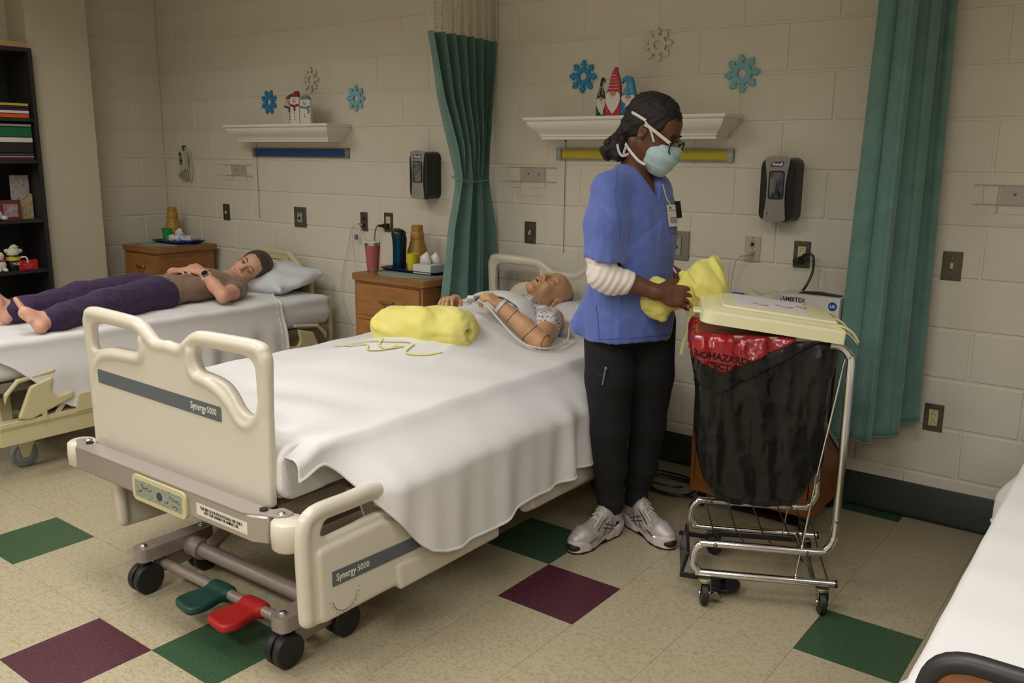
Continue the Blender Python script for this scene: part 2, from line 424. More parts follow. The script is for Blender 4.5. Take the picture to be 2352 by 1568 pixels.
# floor tiles
TH=-0.00848; OX,OY=-2.94162,-2.19613; TS=.3048
tb=M().box((0,0,-.0025),(TS-.0011,TS-.0011,.005)).mesh('tile'); tiles={}
for k,m_ in (('b',beige),('g',greent),('m',maroont)):
    me=tb.copy(); me.materials.append(m_); tiles[k]=me
def tk(u,v):
    if v%8==3 and u%4==1: return 'g'
    if v%8==7 and u%4==0: return 'g'
    if v%8==2 and u%4==2: return 'm'
    if v%8==6 and u%4==3: return 'm'
    return 'b'
allt=[]
for u in range(-11,24):
    for v in range(-15,8):
        U=(u+.5)*TS; V=(v+.5)*TS
        x=OX+U*math.cos(TH)-V*math.sin(TH); y=OY+U*math.sin(TH)+V*math.cos(TH)
        if x<XL-.1 or x>XR+.1 or y>.1 or y<YN: continue
        allt.append((((Vector((x,y,0))-CAM).length),inview((x,y,0),120),u,v,x,y))
seen=sorted([t for t in allt if t[1]])[:300]
ss=set(seen); restt={'b':M(),'g':M(),'m':M()}
for t in allt:
    d,vis,u,v,x,y=t; k=tk(u,v)
    if t in ss:
        o=bpy.data.objects.new('tile',tiles[k]); COL.objects.link(o); o.location=(x,y,0); o.rotation_euler=(0,0,TH); o.parent=fl
        if k=='g': o['label']='dark green floor tile'
        if k=='m': o['label']='maroon floor tile'
    else: restt[k].box((x,y,-.0025),(TS-.0011,TS-.0011,.005),rotz(TH))
for k,n_ in (('b','beige_tile_field'),('g','green_tile_field'),('m','maroon_tile_field')):
    if restt[k].v: P(n_,restt[k],{'b':beige,'g':greent,'m':maroont}[k],fl,smooth=False,kind='stuff')
# ================================================================ WALL OBJECTS
YW=-.0036
white=mat('white_paint',(232,227,216),.35,bump=(60,.05,.001))
steel=mat('brushed_steel',(150,146,138),.35,metal=.9,noise=(40,.3,.7),c2=(130,124,114),stretch=(1,1,.1))
darkst=mat('dark_bronze',(112,105,92),.4,metal=.75,noise=(30,.3,.7),c2=(84,78,68))
chrome=mat('chrome',(225,225,228),.12,metal=1)
silv=mat('silver_plastic',(160,154,148),.32,metal=.6)
blackp=mat('black_plastic',(20,21,24),.32,noise=(80,.4,.8),c2=(28,29,32))
ivory=mat('ivory_plastic',(206,196,150),.4)
darkh=mat('dark_slot',(18,16,14),.6)
def flake(cx,cz,D,col,nm,label,rot=0,th=.006):
    R=D/2; out=[]
    for i in range(8):
        a0=rot+i*PI/4
        for r,w_ in ((.54,-.10),(.62,-.085),(.69,-.215),(.77,-.235),(.82,-.17),(.86,-.115),(.93,-.125),(1.0,-.05),(1.0,.05),(.93,.125),(.86,.115),(.82,.17),(.77,.235),(.69,.215),(.62,.085),(.54,.10)):
            out.append((cx+R*(r*math.cos(a0)-w_*math.sin(a0)),cz+R*(r*math.sin(a0)+w_*math.cos(a0))))
        b=a0+PI/8; out.append((cx+R*.54*math.cos(b-.10),cz+R*.54*math.sin(b-.10))); out.append((cx+R*.58*math.cos(b),cz+R*.58*math.sin(b))); out.append((cx+R*.54*math.cos(b+.10),cz+R*.54*math.sin(b+.10)))
    hole=[(cx+R*(.29 if k%2 else .24)*math.cos(rot+k*PI/8),cz+R*(.29 if k%2 else .24)*math.sin(rot+k*PI/8)) for k in range(16)]
    m=M().prism(out,th,(Vector((0,YW-.004,0)),Vector((1,0,0)),Vector((0,0,1)),Vector((0,-1,0))),[hole])
    o=P('snowflake',m,mat('foam_'+nm,col,.7,bump=(150,.2,.001)),bevel=.0008,smooth=False)
    return tag(o,label,'decoration','foam snowflakes on the block wall')
flake(-4.240,1.797,.155,(36,128,186),'blue','bright blue foam snowflake left of the snowman figures',rot=PI/8)
flake(-3.828,1.920,.150,(206,200,184),'white','white foam snowflake above the snowman shelf')
flake(-3.430,1.797,.155,(128,184,200),'pale','pale blue foam snowflake right of the snowman figures',rot=-.02)
flake(-1.832,1.853,.155,(38,134,192),'blue2','bright blue foam snowflake left of the gnome figures',rot=-.05)
flake(-1.432,1.976,.150,(208,202,188),'white2','white foam snowflake above the gnome shelf',rot=.08)
flake(-1.016,1.831,.160,(122,176,190),'pale2','pale blue foam snowflake right of the gnome figures',rot=.1)
# mantel shelves with a crown moulding front and mitred returns
def shelf(x0,x1,zt,label,dep=.205):
    h=.105; t=T('mantel_shelf',label,'shelf',((x0+x1)/2,0,zt-h),group='white mantel shelves')
    prof=[(0,zt),(0,zt-.012),(.004,zt-.017),(.013,zt-.018),(.013,zt-.026),(.016,zt-.034),(.026,zt-.05),(.042,zt-.064),(.055,zt-.074),(.061,zt-.084),(.061,zt-.090),(.066,zt-.092),(.068,zt-.105)]
    rings=[]
    for ins,z in prof:
        rings.append([Vector((x0+ins,YW,z)),Vector((x0+ins,-dep+ins,z)),Vector((x1-ins,-dep+ins,z)),Vector((x1-ins,YW,z))])
    with world_coords():
        P('moulding',M().loft(rings),white,t,bevel=.0015,angle=25)
    return t
shelf(-4.478,-3.475,1.648,'white mantel shelf on the block wall holding the snowman figures')
shelf(-2.051,-.996,1.656,'white mantel shelf behind the nurse holding the gnome figures')
# display rails below
def rail(x0,x1,z0,z1,col,nm,label):
    t=T('strip_rail',label,'rail',((x0+x1)/2,YW,z0),group='coloured strip rails below the shelves')
    zc=(z0+z1)/2
    with world_coords():
        P('channel',M().box(((x0+x1)/2,YW-.003,zc),(x1-x0,.006,z1-z0)).box(((x0+x1)/2,YW-.009,z1-.003),(x1-x0,.012,.006)).box(((x0+x1)/2,YW-.009,z0+.003),(x1-x0,.012,.006)),steel,t,smooth=False,bevel=.0007)
        P('strip',M().box(((x0+x1)/2,YW-.0075,zc),(x1-x0-.05,.003,z1-z0-.013)),mat('strip_'+nm,col,.5,noise=(20,.3,.8),c2=tuple(int(c*.85) for c in col)),t,smooth=False)
        for x in (x0+.014,x1-.014):
            P('end_plate',M().box((x,YW-.010,zc),(.028,.013,z1-z0+.002)),mat('zinc',(150,156,162),.4,metal=.7),t,bevel=.001,smooth=False)
            P('screw',M().ell((x,YW-.017,zc),(.0045,.002,.0045)),chrome,t)
    return t
rail(-4.425,-3.500,1.450,1.505,(38,88,158),'blue','blue strip in a steel rail below the snowman shelf')
rail(-1.975,-1.030,1.455,1.510,(196,178,30),'yellow','yellow strip in a steel rail below the gnome shelf')
for x,a,b,l in ((-4.395,1.552,1.04,'thin dark cord hanging down the wall below the snowman shelf'),(-1.925,1.552,.985,'thin dark cord hanging down the wall below the gnome shelf')):
    tag(P('cord',M().cyl((x,YW-.006,a),(x,YW-.006,b),.0013,n=6).ell((x,YW-.008,a-.004),(.005,.006,.004),8,6),mat('cord_grey',(70,62,50),.6)),l,'cord')
# wall plates
def plate(x0,x1,z0,z1,ma,par,th=.004):
    P('plate',M().box(((x0+x1)/2,YW-th/2,(z0+z1)/2),(x1-x0,th,z1-z0)),ma,par,bevel=.002,smooth=False)
def screws(x,zs,par,y=-.0048):
    for z in zs: P('screw',M().ell((x,YW+y+.0006,z),(.0035,.0016,.0035),10,6),steel,par)
def toggle(xc,zc,label):
    t=T('light_switch',label,'switch',(xc,YW,zc-.057),group='toggle switch plates')
    with world_coords():
        plate(xc-.0365,xc+.0365,zc-.057,zc+.057,darkst,t); screws(xc,(zc-.03,zc+.03),t)
        P('toggle',M().prism([(-.006,-.012),(.006,-.012),(.005,.012),(-.005,.012)],.004,(Vector((xc,YW-.004,zc)),Vector((1,0,0)),Vector((0,0,1)),Vector((0,-1,0)))).box((xc,YW-.012,zc-.004),(.008,.014,.008),Matrix.Rotation(.5,3,'X')),ivory,t,bevel=.001,smooth=False)
toggle(-4.766,1.065,'toggle switch plate on the wall left of the reclining woman')
toggle(-2.139,1.077,'toggle switch plate on the wall right of the tied green curtain')
toggle(-.102,1.066,'toggle switch plate on the wall right of the hanging green curtain')
def duplex(xc,zc,label,plug=False,ma=None):
    t=T('power_outlet',label,'outlet',(xc,YW,zc-.057),group='duplex outlet plates')
    with world_coords():
        plate(xc-.0365,xc+.0365,zc-.057,zc+.057,ma or darkst,t); screws(xc,(zc-.048,zc+.048),t)
        P('receptacle',M().box((xc,YW-.005,zc),(.034,.004,.067)),ivory,t,bevel=.0012,smooth=False)
        for s in (1,-1):
            m=M(); z=zc+s*.018
            m.box((xc-.0065,YW-.0072,z-.003),(.002,.001,.008)).box((xc+.0065,YW-.0072,z-.003),(.002,.001,.006)).ell((xc,YW-.007,z+.008),(.0025,.001,.0025),8,6)
            P('slot',m,darkh,t,smooth=False)
    return t
duplex(-3.180,1.076,'outlet with a black plug and grey cable beside the teal flask')
duplex(-.695,1.068,'outlet with a round black plug above the glove box')
duplex(-.107,.447,'low outlet near the bottom of the hanging green curtain')
def jack(xc,zc,label,ma,w_=.073):
    t=T('call_jack',label,'wall jack',(xc,YW,zc-.057),group='nurse call jack plates')
    with world_coords():
        plate(xc-w_/2,xc+w_/2,zc-.057,zc+.057,ma,t); screws(xc,(zc-.048,zc+.048),t)
        P('socket',M().cyl((xc,YW-.004,zc+.02),(xc,YW-.008,zc+.02),.008,n=16),darkh,t)
        P('socket',M().cyl((xc,YW-.004,zc-.02),(xc,YW-.012,zc-.02),.009,n=16),blackp,t)
        P('indicator',M().ell((xc,YW-.004,zc),(.003,.002,.003),8,6),mat('red_dot',(150,30,26),.4),t)
        if ma is not darkst:
            P('print_line',M().box((xc,YW-.0044,zc+.034),(.022,.0006,.0022)),mat('print_grey',(120,112,98),.6),t,smooth=False); P('print_line',M().box((xc,YW-.0044,zc+.008),(.034,.0006,.0022)),mat('print_grey',(120,112,98),.6),t,smooth=False)
    return t
jack(-3.389,1.070,'dark call jack plate with white cables above the pink tumbler',darkst,.062)
jack(-.918,1.077,'pale call jack plate with a white plug right of the nurse',mat('pale_plate',(188,180,164),.4,metal=.3))
def bigplate(xc,zc,w_,h,label,inner):
    t=T('call_station',label,'wall panel',(xc,YW,zc-h/2),group='large call panels')
    with world_coords():
        plate(xc-w_/2,xc+w_/2,zc-h/2,zc+h/2,steel,t,.005)
        P('insert',M().box((xc,YW-.007,zc-.002),(inner[0],.006,inner[1])),mat('insert_grey',(158,154,146),.45),t,bevel=.0015,smooth=False)
        P('label_strip',M().box((xc,YW-.0105,zc+inner[1]/2-.008),(inner[0]*.6,.001,.007)),mat('green_strip',(60,140,90),.5),t,smooth=False)
        P('socket',M().cyl((xc,YW-.010,zc-.006),(xc,YW-.014,zc-.006),.010,n=16),darkh,t)
        screws(xc,(zc-h/2+.012,zc+h/2-.012),t,-.006)
bigplate(-3.979,1.068,.118,.130,'steel call panel on the wall above the reclining woman',(.044,.062))
bigplate(-1.290,1.067,.130,.138,'steel call panel on the wall behind the nurse',(.052,.088))
# wire glove-box holders
def holder(xc,zc,label,w_=.30):
    t=T('glove_box_holder',label,'holder',(xc,YW,zc-.05),group='wire glove box holders')
    wire=mat('wire_white',(196,190,176),.35,metal=.4)
    with world_coords():
        P('bracket',M().box((xc,YW-.002,zc+.005),(.145,.004,.072)),mat('bracket_grey',(176,170,162),.4),t,bevel=.001,smooth=False)
        for s in (-.025,.04): P('screw',M().ell((xc+s,YW-.005,zc+.008),(.005,.002,.005),10,6),darkst,t)
        a=xc-w_/2; b=xc+w_/2; d=.075
        for z in (zc+.041,zc-.031):
            P('wire',M().tube(spline([(a+.05,YW-.004,z),(a,YW-.01,z),(a,YW-d,z),(a+.03,YW-d,z)],5),.0016,6),wire,t)
            P('wire',M().tube(spline([(b-.05,YW-.004,z),(b,YW-.01,z),(b,YW-d,z),(b-.03,YW-d,z)],5),.0016,6),wire,t)
            P('wire',M().cyl((a,YW-.005,z),(b,YW-.005,z),.0016,n=6),wire,t)
        for x in (a+.03,b-.03): P('wire',M().cyl((x,YW-d,zc+.041),(x,YW-d,zc-.031),.0016,n=6),wire,t)
        P('wire',M().tube([(xc-.08,YW-.005,zc+.04),(xc-.08,YW-.006,zc-.06),(xc-.08,YW-d,zc-.062),(xc+.08,YW-d,zc-.062),(xc+.08,YW-.006,zc-.06),(xc+.08,YW-.005,zc+.04)],.0016,6),wire,t)
holder(-4.600,1.352,'empty wire glove box holder on the wall above the reclining woman')
holder(-2.128,1.372,'empty wire glove box holder right of the tied green curtain')
holder(.110,1.340,'empty wire glove box holder at the right edge of the photo')
# sanitizer dispensers
def dispenser(x0,z0,label,w_=.165,h=.275,d=.105):
    t=T('sanitizer_dispenser',label,'dispenser',(x0+w_/2,YW,z0),group='wall mounted hand sanitizer dispensers')
    with world_coords():
        pr_=[]
        for a,r in ((.0,1),(.45,.99),(.75,.97),(1,.90)):
            y=YW-d*a*.93; q=rrect(w_*r,h*(1-.03*a),.04,(x0+w_/2,z0+h/2),6)
            pr_.append([Vector((u,y,v)) for u,v in q])
        P('housing',M().loft(pr_),blackp,t,bevel=.003)
        # silver face: waisted plate
        cx=x0+w_/2; f=[]
        N_=14
        for i in range(N_+1):
            v=i/N_; hw=.052-.012*math.sin(PI*v); f.append((hw+.006*(v-.5),v))
        L_=[(cx-a,z0+.012+(h-.016)*v) for a,v in f]; Rr=[(cx+a,z0+.012+(h-.016)*v) for a,v in reversed(f)]
        top=[(cx+.05*math.cos(PI*k/8),z0+h-.004+.012*math.sin(PI*k/8)) for k in range(1,8)]; bot=[(cx-.05*math.cos(PI*k/8),z0+.012-.012*math.sin(PI*k/8)) for k in range(1,8)]
        out=bot[::-1][::-1]
        poly=[(cx-.052,z0+.012)]+[(cx-.05*math.cos(PI*k/8),z0+.012-.012*math.sin(PI*k/8)) for k in range(1,8)]+Rr[::-1]+[(cx+.052*math.cos(PI*k/8),z0+h-.004+.010*math.sin(PI*k/8)) for k in range(1,8)]+L_[::-1]
        fr=(Vector((0,YW-d*.925,0)),Vector((1,0,0)),Vector((0,0,1)),Vector((0,-1,0)))
        P('face_plate',M().prism(poly,.008,fr),silv,t,bevel=.002,smooth=False)
        P('window_frame',M().prism(rrect(.066,.118,.012,(cx+.001,z0+h*.575)),.004,(Vector((0,YW-d*.925-.008,0)),)+fr[1:],[rrect(.057,.108,.009,(cx+.001,z0+h*.575))]),blackp,t,smooth=False,bevel=.0008)
        P('refill_window',M().prism(rrect(.058,.11,.009,(cx+.001,z0+h*.575)),.002,(Vector((0,YW-d*.925-.008,0)),)+fr[1:]),mat('window_grey',(96,98,102),.12,noise=(26,.5,.62),c2=(30,31,34),coat=1,stretch=(1,1,.6)),t,smooth=False)
        P('logo_patch',M().prism([(cx-.030,z0+h-.040),(cx+.024,z0+h-.038),(cx+.030,z0+h-.016),(cx-.024,z0+h-.020)],.0012,(Vector((0,YW-d*.925-.008,0)),)+fr[1:]),mat('logo_purple',(52,40,116),.4),t,smooth=False)
        text('Purell',.019,mat('logo_white',(225,222,226),.5),t,(cx,YW-d*.925-.0095,z0+h-.029),(1,0,.03),(0,0,1),bold=.0006,shear=.2)
        P('indicator',M().box((cx-.030,YW-d*.925-.0085,z0+.036),(.008,.002,.008)),mat('indicator_red',(190,30,34),.3),t,bevel=.001)
        P('drip_bar',M().box((cx,YW-d*.6,z0+.004),(.09,.05,.008)),blackp,t,bevel=.003)
dispenser(-2.912,1.228,'sanitizer dispenser on the wall left of the tied green curtain',.150,.262,.115)
dispenser(-.874,1.206,'sanitizer dispenser on the wall above the glove box, right of the nurse',.160,.270,.100)
# bed remote hanging in the corner
t=T('bed_remote','beige bed remote with green keypad hanging on the wall near the corner','remote control',(-5.19,YW,1.28))
with world_coords():
    cr=mat('remote_beige',(196,186,158),.45)
    A=Vector((.98,-.12,.0)).normalized(); 
    P('handset',M().prism(poly_round([(-.045,1.345),(.008,1.345),(.022,1.40),(.02,1.47),(-.002,1.49),(-.05,1.49),(-.062,1.44)],.012),.03,(Vector((-5.195,YW-.006,0)),Vector((1,0,0)),Vector((0,0,1)),Vector((0,-1,0)))),cr,t,bevel=.004)
    P('screen',M().box((-5.232,YW-.0375,1.458),(.026,.003,.026)),mat('lcd',(60,66,52),.3),t,smooth=False)
    P('keypad',M().prism(rrect(.034,.056,.016,(-5.225,1.412)),.004,(Vector((0,YW-.035,0)),Vector((1,0,0)),Vector((0,0,1)),Vector((0,-1,0)))),mat('keypad_green',(40,128,100),.4),t,bevel=.001)
    P('button',M().ell((-5.225,YW-.040,1.415),(.008,.003,.008),10,6),darkh,t)
    P('hook',M().tube(spline([(-5.21,YW-.003,1.515),(-5.205,YW-.03,1.512),(-5.185,YW-.034,1.488)],5),.005,8),darkh,t)
    P('cable',M().tube(spline([(-5.17,YW-.03,1.49),(-5.155,YW-.035,1.42),(-5.145,YW-.03,1.33),(-5.15,YW-.02,1.285),(-5.168,YW-.02,1.285),(-5.17,YW-.03,1.34),(-5.165,YW-.03,1.40),(-5.14,YW-.02,1.47),(-5.13,YW-.02,1.36),(-5.135,YW-.018,1.29),(-5.17,YW-.02,1.265)],7),.0032,7),cr,t)
    P('clamp',M().prism(poly_round([(-5.285,1.302),(-5.262,1.335),(-5.20,1.345),(-5.175,1.305),(-5.185,1.275),(-5.235,1.282)],.01),.02,(Vector((0,YW-.008,0)),Vector((1,0,0)),Vector((0,0,1)),Vector((0,-1,0)))),mat('clamp_grey',(150,144,132),.4),t,bevel=.003)
# plugs and cables at the wall
def cable(name,pts,r,ma,label,n=7,plug=None):
    t=T(name,label,'cable',pts[0])
    with world_coords():
        P('cord',M().tube(spline(pts,10),r,n),ma,t)
        if plug: P('plug',plug[0],plug[1],t,bevel=.002)
    return t
wc=mat('cable_white',(200,194,176),.45); gc=mat('cable_grey',(120,120,118),.5)
cable('call_cable',[(-3.389,YW-.014,1.05),(-3.40,YW-.05,1.055),(-3.46,YW-.04,1.02),(-3.52,YW-.02,.90),(-3.58,YW-.02,.72),(-3.585,YW-.02,.55),(-3.50,YW-.03,.42),(-3.40,YW-.03,.38),(-3.30,YW-.03,.37)],.0022,wc,'white call cable looping down the wall left of the wooden nightstand')
cable('call_cable',[(-3.389,YW-.014,1.052),(-3.385,YW-.06,1.06),(-3.345,YW-.06,1.02),(-3.325,YW-.05,.95),(-3.32,YW-.04,.86),(-3.32,YW-.03,.60)],.0026,wc,'white call cable arching over and behind the pink tumbler',
      plug=(M().box((-3.432,YW-.03,.975),(.018,.014,.03)),mat('clip_blue',(104,112,150),.5)))
cable('call_cable',[(-3.392,YW-.014,1.05),(-3.41,YW-.055,1.05),(-3.44,YW-.05,1.0),(-3.455,YW-.03,.86),(-3.45,YW-.02,.60),(-3.44,YW-.02,.35)],.0022,wc,'white call cable hanging straight down beside the pink tumbler')
m=M().box((-3.182,YW-.018,1.055),(.030,.030,.030)); m.cyl((-3.20,YW-.03,1.055),(-3.235,YW-.035,1.055),.010,.007)
cable('power_cable',[(-3.23,YW-.035,1.055),(-3.245,YW-.04,1.045),(-3.262,YW-.04,.99),(-3.268,YW-.03,.90),(-3.268,YW-.03,.70),(-3.265,YW-.03,.40)],.0045,gc,'grey power cable with a dark plug behind the teal flask',plug=(m,blackp))
m=M().cyl((-.918,YW-.006,1.058),(-.925,YW-.04,1.055),.011,.009).cyl((-.925,YW-.04,1.055),(-.955,YW-.05,1.045),.008,.004)
cable('call_cable',[(-.945,YW-.048,1.046),(-.975,YW-.045,1.02),(-.995,YW-.03,.93),(-1.005,YW-.02,.82),(-1.01,YW-.02,.6),(-1.02,YW-.02,.3)],.0024,wc,'white call cable running down the wall right of the nurse',plug=(m,wc))
m=M().cyl((-.695,YW-.008,1.045),(-.703,YW-.05,1.040),.018,.016).cyl((-.69,YW-.03,1.05),(-.665,YW-.045,1.073),.010,.007)
cable('power_cable',[(-.67,YW-.045,1.073),(-.645,YW-.05,1.078),(-.628,YW-.05,1.06),(-.625,YW-.06,1.0),(-.64,YW-.09,.94),(-.655,YW-.12,.915)],.0055,blackp,'thick black power cable curving down from the round plug',plug=(m,blackp))
# -------------------------------------------------------------- figures on the shelves
def slab(parent,name,poly,x,z,y,th,ma,zoff=0):
    return P(name,M().prism([(x+a,z+b) for a,b in poly],th,(Vector((0,y,0)),Vector((1,0,0)),Vector((0,0,1)),Vector((0,-1,0)))),ma,parent,bevel=.0006,smooth=False)
wood_w=mat('figure_white',(216,210,204),.55)
def snowman(x,z,y,w_,h,hat,hatshape,label,rz,nose=(200,80,40),tilt=1):
    t=T('snowman_figure',label,'figurine',(x,y,z),rz,'wooden snowman figures on the shelf')
    hc=mat('paint_%d_%d_%d'%hat,hat,.5); bl=mat('paint_black',(26,24,24),.5)
    a=w_/2
    body=poly_round([(-a,0),(a,0),(a,h*.60),(a*.95,h*.78),(a*.6,h*.84),(-a*.6,h*.84),(-a*.95,h*.78),(-a,h*.60)],.012)
    slab(t,'body',body,0,0,0,.018,wood_w)
    slab(t,'hat',[(p,h*.80+q*h) for p,q in hatshape(a)],0,0,-.001,.020,hc)
    slab(t,'scarf',poly_round([(-a*.98,h*.53),(0,h*.49),(a*.98,h*.53),(a*.98,h*.60),(0,h*.555),(-a*.98,h*.60)],.004),0,0,-.018,.003,hc)
    if tilt: slab(t,'scarf_tail',poly_round([(-a*.2,h*.38),(a*.2,h*.38),(a*.2,h*.54),(-a*.2,h*.54)],.002),0,0,-.018,.002,hc)
    else: slab(t,'scarf_tail',[(a*.2,h*.53),(a*.6,h*.53),(a*.85,h*.45),(a*.8,h*.34),(a*.45,h*.34),(a*.5,h*.43)],0,0,-.018,.002,hc)
    slab(t,'nose',[(0,h*.685),(-a*.6,h*.70),(0,h*.715)],0,0,-.018,.003,mat('paint_orange',nose,.5))
    for s in (-.25,.3): P('eye',M().ell((s*a,-.0185,h*.755),(.0028,.001,.0028),8,6),bl,t)
    P('mouth',M().tube([(-a*.25,-.019,h*.655),(0,-.019,h*.640),(a*.3,-.019,h*.66)],.0016,6),bl,t)
    for i in range(3 if tilt else 2): P('button',M().ell((0 if tilt else -a*.1,-.0185,h*(.32-.085*i)),(.0038,.0012,.0038),8,6),bl,t)
    return t
santa=lambda a:[(-a*.75,.0),(a*.9,.0),(a*.85,.12),(a*.55,.17),(a*.25,.16),(-a*.2,.1)]
beanie=lambda a:[(-a*.9,.0),(a*.9,.0),(a*.7,.08),(a*.25,.13),(-a*.1,.13),(-a*.65,.09)]
snowman(-3.800,1.648,-.15,.072,.200,(136,34,40),santa,'middle and tallest wooden snowman with a red hat and red scarf',.1)
snowman(-3.705,1.648,-.15,.084,.178,(88,138,138),beanie,'right wooden snowman with a teal beanie and teal scarf',.1,tilt=0)
snowman(-3.872,1.648,-.150,.066,.186,(96,82,70),santa,'left wooden snowman with a brown hat, turned edge-on',1.05,nose=(190,60,60))
def gnome(x,z,y,w_,h,hat,bodyc,label,rz,shape,stripes=0,dots=0,beard=None):
    t=T('gnome_figure',label,'figurine',(x,y,z),rz,'wooden gnome figures on the shelf')
    a=w_/2; hc=mat('paint_%d_%d_%d'%hat,hat,.5); bc=mat('paint_%d_%d_%d'%bodyc,bodyc,.5); wh=mat('paint_white',(214,208,206),.55)
    slab(t,'body',[(-a,0),(a,0),(a,h*.44),(-a,h*.44)],0,0,0,.018,bc)
    slab(t,'hat',[(p*a,q*h) for p,q in shape],0,0,-.0005,.019,hc)
    bd=beard or [(-.95,.44),(-.6,.50),(0,.47),(.6,.50),(.95,.44),(.95,.30),(.55,.15),(0,.04),(-.55,.15),(-.95,.30)]
    slab(t,'beard',poly_round([(p*a,q*h) for p,q in bd],.005),0,0,-.018,.003,wh)
    P('nose',M().ell((0,-.021,h*.455),(a*.42,.003,h*.05),14,8),mat('paint_tan',(178,140,96),.5),t)
    P('smile',M().tube([(-a*.15,-.0225,h*.375),(a*.05,-.0225,h*.365),(a*.22,-.0225,h*.378)],.0008,6),mat('paint_grey',(120,116,112),.5),t)
    for i in range(stripes):
        v=.56+i*.068; ww=(.86-.11*i)*a
        P('stripe',M().tube([(-ww,-.0205,h*(v+.004)),(0,-.0205,h*(v-.006)),(ww*.9,-.0205,h*(v+.006))],.0011,6),wh,t)
    rng=random.Random(3)
    for i in range(dots):
        q=.56+.062*(i//2); ww=(1-(q-.5)*2.0)*a*.55
        P('dot',M().ell(((ww if i%2 else -ww)*(.8),-.0205,h*(q+(.02 if i%2 else 0))),(.0022,.0008,.0036),8,6),wh,t)
    for i in range(3): P('dot',M().ell(((-.75+.75*i)*a,-.019,h*(.05+.05*(i%2==0))),(.0022,.001,.0022),8,6),wh,t)
    return t
tall=[(-1,.40),(1.0,.40),(.9,.62),(.75,.78),(.45,.9),(.4,1.0),(.15,.99),(-.1,.92),(-.35,.8),(-.6,.6)]
bendr=[(-1,.46),(1,.46),(.8,.62),(.35,.8),(.5,.93),(.85,.86),(1.0,.92),(.75,1.0),(.2,1.02),(-.1,.96),(-.3,.8),(-.6,.62)]
bendl=[(-1,.44),(1,.44),(.75,.62),(.5,.84),(.2,.96),(-.3,1.0),(-.9,.93),(-1.0,.80),(-.75,.86),(-.4,.86),(-.35,.74),(-.7,.58)]
gnome(-1.634,1.656,-.16,.042,.170,(34,36,34),(40,52,40),'left wooden gnome with a black hat with white dots',.5,bendr,dots=8,beard=[(-.95,.44),(0,.5),(.95,.44),(.95,.28),(.5,.1),(.7,.04),(.3,.03),(-.4,.12),(-.95,.28)])
gnome(-1.562,1.656,-.16,.076,.215,(176,44,58),(180,28,40),'middle tallest wooden gnome with a red striped hat',.1,tall,stripes=5)
gnome(-1.478,1.656,-.16,.080,.176,(48,132,176),(40,104,176),'right wooden gnome with a blue hat, partly behind the nurse',-.05,bendl,dots=8,beard=[(-.95,.46),(-.5,.52),(0,.48),(.5,.52),(.95,.46),(.95,.35),(.4,.25),(.2,.1),(-.1,.06),(-.3,.09),(-.05,.2),(-.35,.3),(-.8,.36)])
